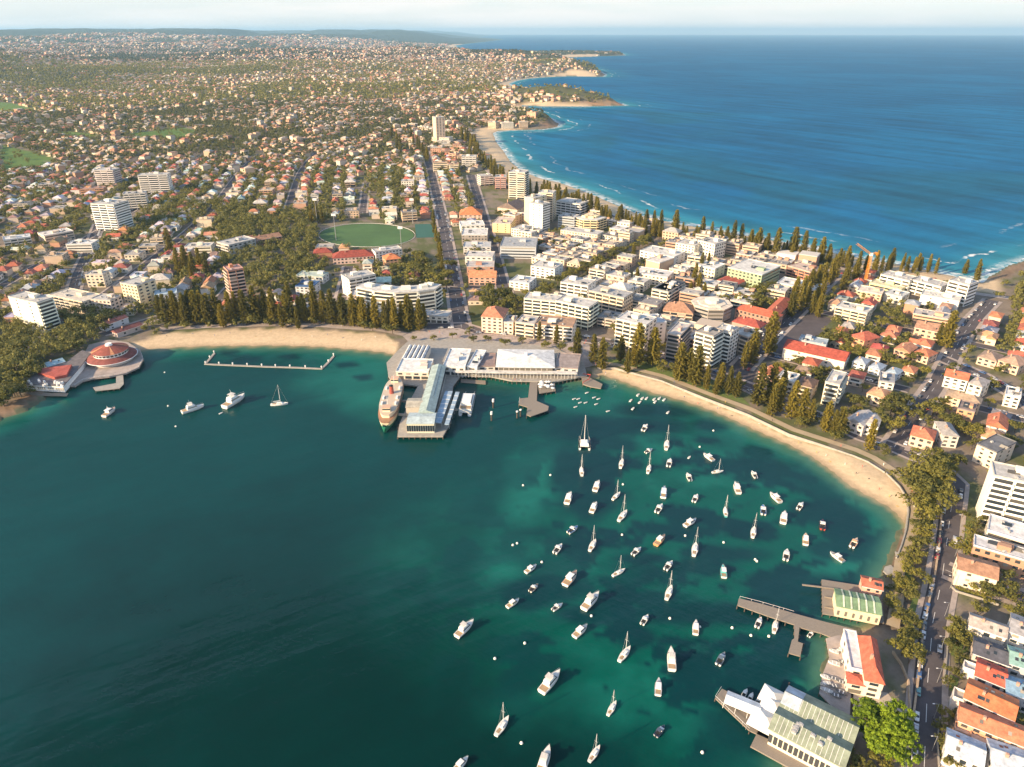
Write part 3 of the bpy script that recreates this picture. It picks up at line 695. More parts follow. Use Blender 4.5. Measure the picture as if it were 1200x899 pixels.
AB('flat roofed white hall in the trees behind the orange brick tower', (216,290), (247,289), 16, 10, wall=(.8,.74,.6), roofc=RW, front='strip')
AB('long grey flats with flat roof above the orange brick tower', (254,284), (268,288), 34, 13, wall=(.5,.47,.44), front='balc', side='grid')
AB('cream flats left of the pair behind the left suburb', (45,217), (62,216), 16, 11, wall=(.72,.55,.40), front='balc')
AB('cream flats right of the pair behind the left suburb', (65,220), (87,218), 16, 8, wall=(.72,.55,.40), front='grid')
AB('wide orange brick flats left of the stepped white tower', (94,222), (121,221), 16, 9, wall=(.62,.32,.18), roofc=(.4,.25,.2), front='balc')
AB('long white villa flats at the far left edge of the suburb', (4,282), (36,278), 18, 9, wall=WHITE, roofc=(.62,.62,.62), front='balc')
AB('white flat roofed house with wide eaves above the left tower', (52,277), (86,271), 22, 9, wall=(.7,.56,.42), roofc=(.72,.66,.6), front='strip')
AB('low white flats by the dark left street', (77,287), (107,286.5), 18, 9, wall=(.72,.68,.62), roofc=(.66,.64,.62), front='strip')
# beach hotel: a long curved front
def slab_curve(label, cat, pts, depth, h, wall, ref, name='hotel'):
    A = [G(x, y, ZL+h) for x, y in pts]; r = thing(name, (*A[0], ZL), 0, label, cat); o = A[0]
    loc = [(p[0]-o[0], p[1]-o[1]) for p in A]; back = offset(loc, depth)
    m = MB(); m.prism(loc+back[::-1], -.3, h); m.build('wall', M_wall, r, color=wall)
    lo = offset(loc, -.3); bo = offset(loc, depth+.3); m = MB(); m.prism(lo+bo[::-1], h+.005, h+.7); rf = m.build('roof', M_roof, r, color=(.6,.58,.54))
    for k, (a, b) in enumerate(zip(loc[:-1], loc[1:])):
        L_ = hypot(b[0]-a[0], b[1]-a[1]); rz = atan2(b[1]-a[1], b[0]-a[0])
        facade(r, L_, h, 'balc', a, rz, tuple(min(.85, q*1.05) for q in wall), int(92*L_/sum(hypot(q[0]-p[0], q[1]-p[1]) for p, q in zip(loc[:-1], loc[1:])))+1)
        mx_, my_ = (a[0]+b[0])/2-sin(rz)*depth/2, (a[1]+b[1])/2+cos(rz)*depth/2
        m = MB(); m.cbox(mx_, my_, h+.69, L_*.4, depth*.35, 2.3, rz); m.build('plant_room', M_wall, rf, color=wall)
    FOOT.append(np.array([(p[0], p[1]) for p in offset(A, -3)+offset(A, depth+3)[::-1]]))
    ANCHORS.append((ref, float(np.mean([p[0] for p in pts])), float(np.mean([p[1] for p in pts]))+8)); return r
slab_curve('long white hotel with curved balcony front behind the beach pines', 'hotel', [(417,337),(437,341),(462,343.5),(490,342),(510,339),(517,334)], 16, 20, (.84,.78,.66), 'the long white hotel')
block('hotel', 'rear white wing of the beach hotel set back behind the long front', 'hotel', (409,328), (440,322), 18, 18, wall=(.82,.78,.7), front='balc', bcol=(.8,.76,.7))
block('shopping_terrace', 'low white podium with planters at the foot of the long hotel', 'podium', (424,366), (525,372), 14, 6, wall=(.76,.70,.6), front='shop', boxes=0)
H_ = lambda *a, **k: block('house', a[0], 'house', *a[1:], **k)
H_('large dark red roofed inn beside the sports oval', (390,303), (438,300), 18, 7, 'hip', wall=(.7,.5,.42), roofc=DRED, front='grid')
H_('low grandstand shaped brick clubhouse left of the oval with red roof', (367,297), (389,296), 14, 6, 'hip', wall=BRICK, roofc=DRED, front=None)
AB('white flat topped building right of the red roofed inn', (440,296), (471,292), 14, 11, wall=(.78,.75,.7), front='grid', ref=None)
H_('orange roofed corner inn behind the long hotel', (452,305), (470,303), 16, 8, 'hip', wall=(.62,.36,.22), roofc=ORANGE, front='grid')
AB('blue roofed shop building behind the beach pines', (346,336), (366,337), 18, 8, wall=(.6,.6,.62), roofc=(.07,.14,.28), front='grid')
AB('long pale green roofed hall right of the park trees', (347,323), (378,325), 14, 7, wall=(.6,.6,.58), roofc=(.45,.52,.46), front='grid')
H_('white gabled cottage between the beach pines', (312,345), (327,347), 10, 6, 'gabley', wall=(.78,.74,.7), roofc=(.35,.3,.28))
H_('red tiled cottage between the beach pines', (313,358), (327,360), 10, 5, 'hip', wall=(.7,.6,.5), roofc=RED)
H_('many gabled red brick school in the park trees', (281,285), (300,281), 16, 9, 'gable', wall=BRICK, roofc=(.42,.2,.13))
H_('long brick convent with brown roof in the park trees', (296,283), (330,277), 14, 9, 'gable', wall=BRICK, roofc=(.40,.22,.14))
# towers toward the ocean beach
AB('very tall beige tower on a podium, farthest tower of the beachfront', (510.5,138), (521,137.5), 22, 58, wall=(.80,.58,.40), front='grid', ref='the tall beige tower')
AB('broad podium block in front of the tall beige tower', (506,161), (526,162), 22, 17, wall=(.78,.62,.46), front='grid')
AB('white tower right of the dark ocean pines, farther one', (541,184), (558,184), 20, 22, wall=(.78,.72,.64), front='balc', side='strip')
AB('tall white round cornered tower beside the ocean pines', (596,202), (615,203), 22, 38, wall=(.80,.72,.58), front='balc', side='balc', ref='the tall white beachfront tower')
AB('salmon pink block left of the tall white beachfront tower', (580,208), (593,208), 20, 18, wall=(.62,.26,.2), front='balc', side='grid', bcol=(.75,.5,.45))
AB('white block left of the salmon pink block', (563,207), (578,206), 18, 15, wall=(.78,.70,.60), front='balc', side='strip')
AB('cream slab tower at the head of the twin towers', (614.5,231), (625,233), 26, 36, wall=(.80,.62,.40), front=None, side='grid')
AB('white slab tower with blank side, front one of the twin towers', (621,238), (636,240.5), 16, 33, wall=(.84,.80,.74), front='few', side='strip', ref='the twin towers')
AB('stepped cream tower behind the white slab of the twin towers', (631,226), (648,227), 18, 36, wall=(.76,.6,.42), front='balc', side='grid')
AB('stepped white hotel between the twin towers and the ocean pines', (652,236), (680,240), 26, 20, wall=(.76,.74,.72), front='balc', side='balc')
AB('blue grey balcony block left of the curved cream flats', (654,254), (673,256), 18, 15, wall=(.42,.45,.48), roofc=(.5,.48,.45), front='strip', side='balc')
slab_curve('curved cream flats with rows of balconies near the ocean pines', 'apartment building', [(674,255),(684,258),(700,258.5),(711,255)], 20, 15, (.82,.66,.40), 'the curved cream flats', name='apartment_building')
AB('low cream arcade block in front of the curved cream flats', (657,270), (700,276), 20, 8, wall=(.8,.68,.5), front='grid')
H_('large brown slate roofed church hall beside the pink tower', (583,243), (606,246), 30, 8, 'gabley', wall=(.6,.5,.4), roofc=(.20,.15,.13), front='few', ref='the slate roofed church hall')
AB('pale yellow fronted block with orange roof behind the glass car park', (577,262), (598,263), 34, 11, wall=(.8,.64,.34), roofc=(.62,.5,.42), front='few', side='grid')
AB('white annex stepping down right of the pale yellow block', (599,268), (611,270), 24, 9, wall=(.74,.68,.6), front='grid')
# the two blocks between the main street and its neighbour
for i, (a, b, dpt, h, rt, wc, rc, lb) in enumerate([
  ((538,252),(564.5,252),30,8,'hip',(.7,.5,.4),ORANGE,'orange hipped roof shop row at the far end of the street block'),
  ((540,265),(568,264),26,9,'flat',(.8,.77,.72),(.72,.7,.66),'white flat shop block behind the dark fronted store'),
  ((541,276),(571,276),34,12,'flat',(.36,.31,.27),(.66,.63,.59),'dark fronted department store with a white roof'),
  ((543,290),(575,290),24,8,'flat',(.66,.62,.58),(.5,.5,.5),'grey roofed shops with a red awning in the street block'),
  ((545,301),(577,302),24,9,'flat',(.74,.7,.64),(.58,.54,.5),'pale parapet shops in the middle of the street block'),
  ((547,313),(579,313),22,9,'flat',(.5,.28,.2),(.48,.44,.42),'brick shops with grey roof next to the orange shed roof'),
  ((549,325),(581,325.5),20,8,'gable',(.66,.4,.3),(.62,.26,.13),'orange shed roofed shops at the near end of the street block')]):
    block('shop_building', lb, 'shop building', a, b, dpt-3, h, rt, wall=wc, roofc=rc, front='shop' if i != 2 else 'grid', ref='the orange shed roofed shops' if i == 6 else None, boxes=i % 2)
block('car_park_building', 'open sided multi level car park with bluish decks', 'car park', (586,289), (628,290), 38, 13, wall=(.5,.52,.54), roofc=(.36,.37,.38), front='strip', side='strip', ref='the multi level car park')
block('shop_building', 'white upper floored store on the mall corner', 'shop building', (622,312), (650,316), 22, 11, wall=(.84,.81,.76), roofc=RW, front='shop')
block('shop_building', 'low white shops with many roof vents near the fig trees', 'shop building', (597,330), (620,333), 20, 8, wall=(.8,.76,.7), roofc=(.6,.6,.6), front='shop')
block('pub', 'old pink and cream corner pub with orange hipped roof facing the wharf', 'pub', (564,371), (589,373), 22, 14, 'hip', wall=(.78,.58,.46), roofc=(.55,.22,.13), front='grid', side='grid', ref='the pink corner pub')
block('pub', 'cream lower annex right of the pink corner pub', 'pub', (590,378), (601,379), 16, 10, wall=(.8,.64,.5), front='grid')
AB('pale apartment row with arches right of the pink pub annex', (604,378), (626,381), 18, 12, wall=(.78,.64,.48), roofc=(.5,.46,.42), front='balc')
AB('white balconied apartments with brown roof facing the wharf', (627,380), (671,384), 20, 12, wall=(.82,.76,.66), roofc=(.40,.26,.18), front='balc', bcol=(.82,.78,.72))
AB('long white terraced apartment block stepping uphill behind the wharf front', (614,350), (654,354), 16, 15, wall=(.84,.78,.66), roofc=RW, front='balc', ref=None)
AB('tall front wing of the white terraced block with corner balconies', (651,353), (690,361), 18, 20, wall=(.86,.78,.62), roofc=RW, front='balc', side='balc', ref='the white terraced block')
AB('tan and white apartments with stepped roofs behind the terraced block', (690,341), (731,350), 18, 17, wall=(.68,.56,.42), roofc=RG, front='balc', side='grid')
AB('slim white flats farther up the mall behind the terraced block', (657,331), (689,336), 20, 13, wall=(.83,.8,.75), roofc=RW, front='balc')
AB('dark garage fronted flats right of the tan apartments', (700,372), (728,377), 18, 8, wall=(.5,.42,.36), roofc=(.3,.3,.3), front='balc')
# beachfront apartment row behind the east beach
AB('broad white terraced apartments with long ribbons of balconies, leftmost on the esplanade', (722,374), (757,382), 20, 23, wall=(.82,.74,.60), roofc=(.6,.58,.55), front='balc', side='grid', ref='the broad ribbon balcony block')
AB('white apartments with grey roof joined to the ribbon balcony block', (758,380), (781,378), 18, 19, wall=(.8,.75,.68), roofc=(.56,.58,.6), front='few', side='grid')
AB('pinkish grey apartments with dark glazed balconies on the esplanade', (782,391), (797,394), 26, 21, wall=(.60,.44,.36), roofc=(.55,.5,.46), front='balc', side='balc', bcol=(.35,.30,.28))
AB('white square tower with punched balconies on the esplanade', (815,389), (836,395), 16, 26, wall=(.86,.80,.68), roofc=(.34,.31,.28), front='balc', side='balc', ref='the white square tower')
AB('white rear tower right behind the white square tower', (838,386), (857,391), 14, 24, wall=(.84,.8,.74), front='balc', side='grid')
AB('dark brown balcony flats right of the white square tower', (858,389), (877,396), 18, 16, wall=(.34,.25,.2), front='balc', side='grid', bcol=(.55,.45,.36))
# octagonal hall
def round_building(name, label, cat, px, py, h, rad, n, wall, roofc, ref, tiers=((1, 0),)):
    cx, cy = G(px, py, ZL+h); r = thing(name, (cx, cy, ZL), radians(22), label, cat)
    m = MB(); m.cyl(0, 0, -.3, h, rad, n=n); m.build('wall', M_wall, r, color=wall)
    m = MB(); m.cyl(0, 0, h+.01, h+.8, rad+.8, n=n); m.cyl(0, 0, h+.8, h+1.6, rad*.75, rad*.7, n=n); rf = m.build('roof', M_roof, r, color=roofc)
    m = MB(); m.cyl(0, 0, h+1.6, h+4, rad*.35, n=n); m.build('plant_room', M_wall, rf, color=WHITE)
    for k in range(n):
        a = 2*pi*k/n; b = 2*pi*(k+1)/n; A = (rad*cos(a), rad*sin(a)); B = (rad*cos(b), rad*sin(b))
        facade(r, hypot(B[0]-A[0], B[1]-A[1]), h, 'strip', A, atan2(B[1]-A[1], B[0]-A[0]), wall, 30)
    FOOT.append(np.array([(cx+(rad+2)*cos(q), cy+(rad+2)*sin(q)) for q in np.linspace(0, 2*pi, 12, endpoint=False)]))
    ANCHORS.append((ref, px, py+8)); return r
round_building('octagonal_building', 'octagonal glass walled building with layered pale roof', 'office building', 834, 356, 13, 17, 8, (.35,.31,.28), (.70,.6,.48), 'the octagonal building')
AB('orange brown roofed apartments left of the octagonal building', (777,364), (812,368), 20, 10, 'hip', wall=(.6,.45,.33), roofc=(.40,.22,.14), front='balc')
block('school', 'red tiled brick school wing beside the octagonal building', 'school', (862,362), (910,374), 13, 10, 'hip', wall=(.40,.24,.18), roofc=(.48,.12,.07), front='grid', ref='the red tiled school')
_a, _b = G(909, 373, ZL+9), G(930, 352, ZL+9)
block('school', 'right wing of the red tiled school running back along the car park', 'school', None, None, 12, 9, 'hip', wall=(.42,.25,.18), roofc=(.46,.13,.075), front='grid', world=(_a, _b))
H_('low dark red roof behind the white rear tower', (858,377), (890,385), 14, 6, 'hip', wall=(.4,.3,.25), roofc=(.34,.08,.06), front=None)
block('office_building', 'pale green fronted office building near the ocean pines', 'office building', (853,314), (893,323), 40, 16, wall=(.34,.42,.27), roofc=(.62,.6,.56), front='grid', side='strip', ref='the pale green office building')
H_('wavy red roofed hall left of the pale green office building', (838,329), (862,335), 20, 7, 'saw', wall=(.5,.35,.3), roofc=(.42,.10,.07), front=None)
AB('reddish brown stepped hotel by the ocean pines', (923,312), (950,320), 22, 11, wall=(.46,.22,.15), roofc=(.55,.42,.34), front='balc', side='grid', ref=None)
AB('white arcaded building with grey roof below the brown stepped hotel', (910,332), (957,341), 22, 9, wall=(.76,.62,.5), roofc=(.6,.6,.6), front='balc', side='grid')
AB('tallest of the white cluster by the mall end, square and bright', (818,282), (838,287), 20, 17, wall=(.86,.8,.68), front='grid', side='grid', ref='the white mall end cluster')
AB('white block left of the mall end cluster with stepped top', (792,285), (814,289), 22, 14, wall=(.84,.76,.62), front='grid')
AB('tan flat roofed theatre on the mall', (757,305), (773,309), 26, 13, wall=(.62,.42,.28), roofc=(.66,.6,.54), front=None, side=None)
AB('long low white shops along the mall', (750,294), (790,302), 26, 9, wall=(.82,.78,.72), roofc=(.64,.61,.56), front='shop')
AB('white apartments with dark solar roof in the centre of town', (764,339), (783,343), 22, 13, wall=(.8,.7,.56), roofc=(.5,.46,.4), front='balc', side='balc')
AB('long right wing of the apartments with the dark solar roof', (784,342), (803,331), 14, 13, wall=(.78,.72,.64), roofc=(.07,.08,.10), front='balc')
AB('cream low block between the theatre and the solar roofed apartments', (742,320), (782,326), 22, 9, wall=(.8,.70,.56), roofc=(.66,.62,.58), front='grid')
AB('white low block beside the pine group in the centre of town', (815,311), (838,316), 22, 10, wall=(.8,.72,.56), roofc=(.7,.68,.64), front='grid')
# ocean front, right
AB('long white beachfront apartments, left wing with many balconies', (1032,322), (1066,330), 18, 13, wall=(.88,.82,.70), front='balc', side='grid', ref='the white beachfront apartments')
AB('long white beachfront apartments, right wing with many balconies', (1067,328), (1103,337), 18, 13, wall=(.88,.82,.70), front='balc', side='grid')
AB('tall white gabled apartment house, rightmost on the ocean front', (1112,329), (1136,335), 18, 20, wall=(.86,.82,.76), front='balc', side='strip', ref='the tall rightmost white apartments')
AB('white building with flat deck roof behind the rightmost white apartments', (1079,346), (1124,354), 18, 9, wall=(.88,.84,.76), roofc=(.66,.63,.58), front='few')
AB('low cream terrace with scaffold rails beside the crane', (1019,332), (1056,340), 16, 7, wall=(.72,.64,.34), roofc=(.66,.6,.4), front='strip')
AB('tan flats below the crane', (1004,341), (1033,346), 18, 8, wall=(.72,.50,.32), roofc=(.7,.6,.5), front='grid')
AB('grey roofed flats right of the tan flats', (1036,344), (1057,349), 18, 7, wall=(.66,.6,.5), roofc=(.55,.55,.53), front='few')
AB('cream stepped apartments by the street of tall pines', (979,360), (1016,368), 18, 11, wall=(.76,.64,.46), roofc=(.62,.58,.52), front='balc', ref='the cream stepped apartments')
AB('orange brick flats with flat roof below the long white building', (1070,368), (1117,376), 16, 8, wall=(.66,.42,.28), roofc=(.5,.44,.4), front='strip')
H_('pale brick house with double orange brown gables', (1072,384), (1101,390), 16, 7, 'gable', wall=(.7,.46,.32), roofc=(.38,.22,.15))
H_('brick house with a steep orange roof beside the big dark pine', (1048,409), (1066,414), 16, 7, 'gabley', wall=(.68,.42,.30), roofc=(.52,.24,.14), ref='the steep orange roofed house')
H_('small orange roofed house left of the big dark pine', (1070,413), (1088,419), 14, 6, 'hip', wall=(.7,.5,.36), roofc=(.5,.18,.1))
H_('red roofed block of shops beside the street of tall pines', (996,393), (1013,400), 18, 8, 'hip', wall=(.66,.34,.2), roofc=(.5,.14,.09))
block('sports_hall', 'long white walled hall with dark red roof behind the esplanade', 'hall', (918,408), (990,424), 20, 8, 'gable', wall=(.82,.72,.6), roofc=(.40,.09,.06), front='few', rh=4, ref='the dark red roofed hall')
block('sports_hall', 'blue grey roofed annex behind the long dark red roofed hall', 'hall', (936,399), (968,405), 12, 9, 'flat', wall=(.5,.5,.52), roofc=(.36,.42,.46), front=None)
AB('white modernist apartments with open balcony slots on the esplanade', (967,448), (984,452), 22, 16, wall=(.84,.74,.6), front='balc', side='balc', ref='the white slotted apartments')
AB('pale flats with brown hip roof among esplanade pines', (933,450), (953,455), 14, 9, 'hip', wall=(.6,.48,.36), roofc=(.20,.13,.10), front='balc')
AB('white flat roofed flats between the pale flats and the pines', (910,444), (930,449), 15, 10, wall=(.76,.68,.58), roofc=(.72,.68,.62), front='grid')
H_('orange roofed esplanade house, three storeys with wide windows', (889,436), (903,441), 16, 9, 'gabley', wall=(.72,.5,.38), roofc=(.58,.2,.1))
# right-hand foreground: terraces, flats and villas
for a in [
 ('blue grey hipped roof cottage, left of three in a row', (999,424), (1014,428), 12, 5, 'hip', (.66,.66,.68), (.40,.44,.50)),
 ('blue grey hipped roof cottage, middle of three in a row', (1018,430), (1031,434), 12, 5, 'hip', (.66,.66,.68), (.36,.42,.50)),
 ('blue grey hipped roof cottage, right of three in a row', (1038,436), (1051,440), 12, 5, 'hip', (.6,.66,.72), (.34,.42,.50)),
 ('orange roofed cottage right of the blue grey cottages', (1056,434), (1071,438), 12, 5, 'hip', (.72,.6,.5), (.55,.22,.12)),
 ('white terrace house with grey skylit roof near the beach corner', (991,492), (1012,500), 18, 7, 'gabley', (.7,.6,.54), (.42,.40,.40)),
 ('white villa with pale gable near the beach corner', (1013,497), (1029,501), 15, 7, 'gabley', (.84,.8,.76), (.55,.5,.46)),
 ('orange roofed villa right behind the white beach corner villa', (1016,461), (1038,468), 13, 7, 'hip', (.74,.58,.46), (.56,.3,.18)),
 ('flat roofed grey villa beside the esplanade side street', (1031,447), (1048,450), 16, 8, 'flat', (.72,.66,.6), (.32,.32,.34)),
 ('long red roofed villa on the street corner with double gables', (1067,510), (1094,517), 14, 7, 'hip', (.74,.52,.40), (.60,.19,.11)),
 ('grey roofed villa right of the red corner villa', (1105,510), (1124,512), 17, 8, 'hip', (.66,.6,.54), (.36,.33,.31)),
 ('red gabled terrace with white verandas up the side street', (1107,441), (1134,447), 13, 8, 'gable', (.72,.7,.66), (.62,.18,.10)),
 ('cream two storey house with grey hip roof right of the red terrace', (1135,449), (1151,454), 15, 10, 'hip', (.78,.7,.6), (.40,.36,.34)),
 ('orange brown bungalow behind the tree lined side street', (1146,418), (1168,424), 16, 6, 'hip', (.62,.46,.36), (.32,.23,.18)),
 ('large tan hip roofed house near the right edge', (1170,422), (1194,430), 18, 7, 'hip', (.66,.48,.36), (.42,.27,.2)),
 ('white rowhouse with white roof above the cream balcony slab', (1178,463), (1196,467), 15, 8, 'flat', (.78,.70,.60), (.72,.70,.68)),
]:
    H_(a[0], a[1], a[2], a[3], a[4], a[5], wall=a[6], roofc=a[7], front='grid', side='few', ref='the red corner villa' if 'street corner' in a[0] else None)
AB('cream flats with a wide brown roof behind the red corner villa', (1108,464), (1149,474), 10, 8, 'hip', wall=(.76,.6,.42), roofc=(.38,.28,.2), front='grid')
AB('orange brick flats in shade behind the grey apartment shed', (1122,479), (1142,484), 14, 9, wall=(.62,.34,.2), roofc=(.28,.22,.2), front='grid')
AB('narrow apartment block with banded dark grey roof and cream end wall', (1145,521), (1168,531), 21, 11, wall=(.74,.6,.46), roofc=(.17,.17,.18), front='few', boxes=0, ref='the dark banded roof block')
AB('large white apartment slab with a regular grid of balconies at the right edge', (1165,558), (1216,569), 14, 28, wall=(.88,.82,.72), front='balc', side=None, boxes=1, ref='the white balcony grid slab', st=3.2)
AB('flat white roofed building below the balcony grid slab', (1157,622), (1215,640), 15, 9, wall=(.78,.68,.56), roofc=(.70,.68,.68), front='strip', boxes=0)
AB('long grey roofed brick flats below the flat white roofed building', (1141,640), (1212,661), 9, 10, wall=(.45,.26,.17), roofc=(.62,.60,.60), front='grid', boxes=2)
AB('brown tiled apartment house with cream front facing the curved road', (1123,667), (1169,680), 12, 9, 'gable', wall=(.80,.70,.54), roofc=(.40,.22,.14), front='few', side='few', rh=2.6, ref='the brown tiled apartment house')
for a in [
 ('grey roofed house with a red roof edge near the side road', (1136,733), (1179,748), 8, 7, 'gable', (.8,.74,.66), (.44,.38,.34)),
 ('grey gabled house at the right edge beside the side road', (1183,740), (1215,752), 12, 8, 'gable', (.76,.72,.66), (.36,.35,.36)),
 ('dark slate roofed house with a tan gable end', (1141,766), (1183,781), 10, 7, 'gable', (.62,.5,.42), (.10,.10,.12)),
 ('house with a pale green metal roof at the right edge', (1184,778), (1215,788), 10, 8, 'gable', (.5,.5,.5), (.26,.42,.38)),
 ('bright red roofed house with white chimneys in the right foreground', (1143,792), (1177,806), 10, 7, 'gable', (.76,.7,.66), (.62,.13,.08)),
 ('blue roofed house behind the large orange terrace roof', (1180,812), (1215,823), 9, 7, 'gable', (.5,.5,.52), (.22,.34,.46)),
 ('long orange tiled terrace house, upper one of two', (1130,818), (1188,845), 11, 8, 'gable', (.72,.62,.54), (.56,.20,.09)),
 ('long orange tiled terrace house with balconies, lower one of two', (1124,845), (1212,880), 9, 8, 'gable', (.70,.40,.27), (.64,.22,.12)),
 ('blue white metal roofed house in the bottom right corner', (1108,880), (1152,899), 10, 7, 'gable', (.82,.78,.74), (.50,.55,.62)),
 ('second blue white metal roof at the bottom right edge', (1163,898), (1215,915), 11, 7, 'gable', (.82,.78,.74), (.50,.54,.60)),
]:
    H_(a[0], a[1], a[2], a[3], a[4], a[5], wall=a[6], roofc=a[7], front='grid', side='few', rh=2.2, ref='the bright red roofed house' if a[0].startswith('bright red') else None)
# ------------------------------------------------------------------ waterfront structures
def wp(pts, z): return [G(x, y, z) for x, y in pts]
def poly_part(name, pts, z0, z1, m, root, color=None, zl=None):
    mb = MB(); mb.prism(wp(pts, z1 if zl is None else zl), z0, z1); return mb.build(name, m, root, color=color)
def piles_along(root, pts, z, step=4, r=.22, inset=0):
    line = dense(wp(pts, z), step)
    mb = MB()
    for p in line: mb.cyl(p[0], p[1], -3, z-.05, r, n=6)
    mb.build('piles', M_pile, root)['kind'] = 'stuff'
def rail(root, pts, z, hgt=1.1, step=3, nm='railing'):
    line = dense(wp(pts, z), step); mb = MB()
    for a, b in zip(line[:-1], line[1:]):
        mb.bar((*a, z+hgt), (*b, z+hgt), .06, n=4); mb.bar((*a, z), (*a, z+hgt), .05, n=4)
    mb.build(nm, M_white, root, color=(1,1,1))
# --- ferry wharf
wh = thing('ferry_wharf', (*G(540, 470, 0), 0), 0, 'large ferry wharf with green roofed terminal reaching into the harbour', 'wharf'); wh.location = (0, 0, 0)
ANCHORS.append(('the ferry wharf', 560, 440))
DECK = [(455,440),(453,425),(465,412),(480,398),(520,396),(600,401),(650,407),(684,424),(688,440),(650,447),(600,446),(575,441),(540,440),(531,452),(529,470),(527,497),(519,511),(466,511),(468,497),(480,470),(490,452),(460,449)]
poly_part('deck', DECK, 2.0, 3.0, M_conc, wh, zl=3)
piles_along(wh, [(455,442),(490,453),(467,497),(466,511),(519,511),(527,497),(531,453),(541,441),(576,442),(600,447),(650,448),(688,441)], 2.2, 3.2, .35)
def gable_on(root, name, corners, z0, h, rise, color, m=M_roof, wallc=None, over=.0, axis='x', zc=None):
    """gabled volume from three roof corners: a->b along x, a->c across"""
    z = zc if zc else z0+h
    a, b, c = wp(corners, z); L_ = hypot(b[0]-a[0], b[1]-a[1]); rz = atan2(b[1]-a[1], b[0]-a[0]); W_ = -(c[0]-a[0])*sin(rz)+(c[1]-a[1])*cos(rz)
    y0, y1 = sorted((0, W_)); out = []
    mm = Matrix.Translation((a[0], a[1], 0)) @ Matrix.Rotation(rz, 4, 'Z')
    if wallc is not None:
        mb = MB(); mb.m = mm; mb.box(.3, L_-.3, y0+.3, y1-.3, z0, z0+h); mb.build('wall', M_wall, root, color=wallc)
    mb = MB(); mb.m = mm
    if rise: mb.gable(0, L_, y0, y1, z0+h+.01, rise, over, .3, axis=axis)
    else: mb.box(0, L_, y0, y1, z0+h+.01, z0+h+.6)
    return mb.build(name, m, root, color=color), mm, L_, y0, y1
GLASSG = (.34, .42, .40)
rf, mm, L_, y0, y1 = gable_on(wh, 'long_terminal_roof', ((490,484),(506,429),(509,485)), 3, 7, 2.0, GLASSG, wallc=(.5,.48,.44))
mb = MB(); mb.m = mm
for k in range(1, 12): mb.box(L_*k/12-.15, L_*k/12+.15, y0+.2, y1-.2, 10.2, 10.45)
mb = MB(); mb.m = mm; mb.box(L_*.3, L_*.95, y0*.72, y0*.60, 11.0, 11.35) if y0 < 0 else mb.box(L_*.3, L_*.95, y1*.6, y1*.72, 11.0, 11.35); mb.build('skylight', M_glass, rf)
mb = MB(); mb.m = mm
for k in range(14): mb.box(L_*(k+.06)/14, L_*(k+.94)/14, y0+.2, y0+.32, 5, 8.6); mb.box(L_*(k+.06)/14, L_*(k+.94)/14, y1-.32, y1-.2, 5, 8.6)
mb.build('window_band', M_glass, wh)
gable_on(wh, 'cross_roof', ((475,478),(495,478),(477,467)), 3, 6.2, 1.6, (.46,.42,.34), wallc=(.5,.45,.38))
rf2, mm, L_, y0, y1 = gable_on(wh, 'berth_hall_roof', ((476,497),(509,497),(480,484)), 3, 6.5, 1.4, (.46,.54,.55), wallc=(.62,.58,.45))
mb = MB(); mb.m = mm
for k in range(12): mb.box(L_*(k+.12)/12, L_*(k+.88)/12, .12, .26, 4.2, 8.2)
mb.build('window_band', M_glass, wh)
for cr in (((508,496),(522,459),(517,497)), ((521,498),(534,460),(526,498))):
    rfc, mm, L_, y0, y1 = gable_on(wh, 'canopy', cr, 7.2, .3, 0, (.32,.42,.52))
    mb = MB(); mb.m = mm
    for k in range(7):
        for y in (y0+.4, y1-.4): mb.cyl(L_*(k+.5)/7, y, 3, 7.5, .18, n=6)
    mb.build('posts', M_steel, wh); mb = MB(); mb.m = mm
    for k in range(1, 7): mb.box(L_*k/7-.12, L_*k/7+.12, y0, y1, 8.12, 8.3)
    mb.build('seam', M_white, rfc, color=(1,1,1))
# gangways to the berths
for a in (((470,470),(478,471)), ((467,486),(476,487)), ((528,480),(536,481))):
    p, q = wp(a[0:2], 3.5); mb = MB(); mb.bar((*p, 3.6), (*q, 3.9), .9, n=4); mb.build('gangway', M_conc, wh)
mkt = thing('wharf_market_hall', (0,0,0), 0, 'big white hip roofed dining hall on the ferry wharf', 'hall')
def hip_on(root, name, corners, z0, h, rise, color, wallc, over=.8):
    a, b, c = wp(corners, z0+h); L_ = hypot(b[0]-a[0], b[1]-a[1]); rz = atan2(b[1]-a[1], b[0]-a[0]); W_ = -(c[0]-a[0])*sin(rz)+(c[1]-a[1])*cos(rz)
    y0, y1 = sorted((0, W_)); mm = Matrix.Translation((a[0], a[1], 0)) @ Matrix.Rotation(rz, 4, 'Z')
    mb = MB(); mb.m = mm; mb.box(1, L_-1, y0+1, y1-1, z0, z0+h); mb.build('wall', M_wall, root, color=wallc)
    mb = MB(); mb.m = mm; mb.hip(0, L_, y0, y1, z0+h+.01, rise, over, .35); r = mb.build(name, M_roof, root, color=color)
    mb = MB(); mb.m = mm; n = max(3, int(L_/4))
    for k in range(n): mb.box(1+(L_-2)*(k+.08)/n, 1+(L_-2)*(k+.92)/n, y0+.9, y0+1.04, z0+h*.2, z0+h*.8)
    mb.build('window_band', M_glass, root); return r, mm, L_, y0, y1
r_, mm, L_, y0, y1 = hip_on(mkt, 'roof', ((582,430),(649,431),(583,410)), 3, 6.5, 3.2, (.74,.73,.71), (.55,.5,.45))
mb = MB(); mb.m = mm; mb.box(L_*.47, L_*.53, (y0+y1)/2-2, (y0+y1)/2+2, 12.2, 14); mb.build('roof_vent', M_white, r_, color=(1,1,1))
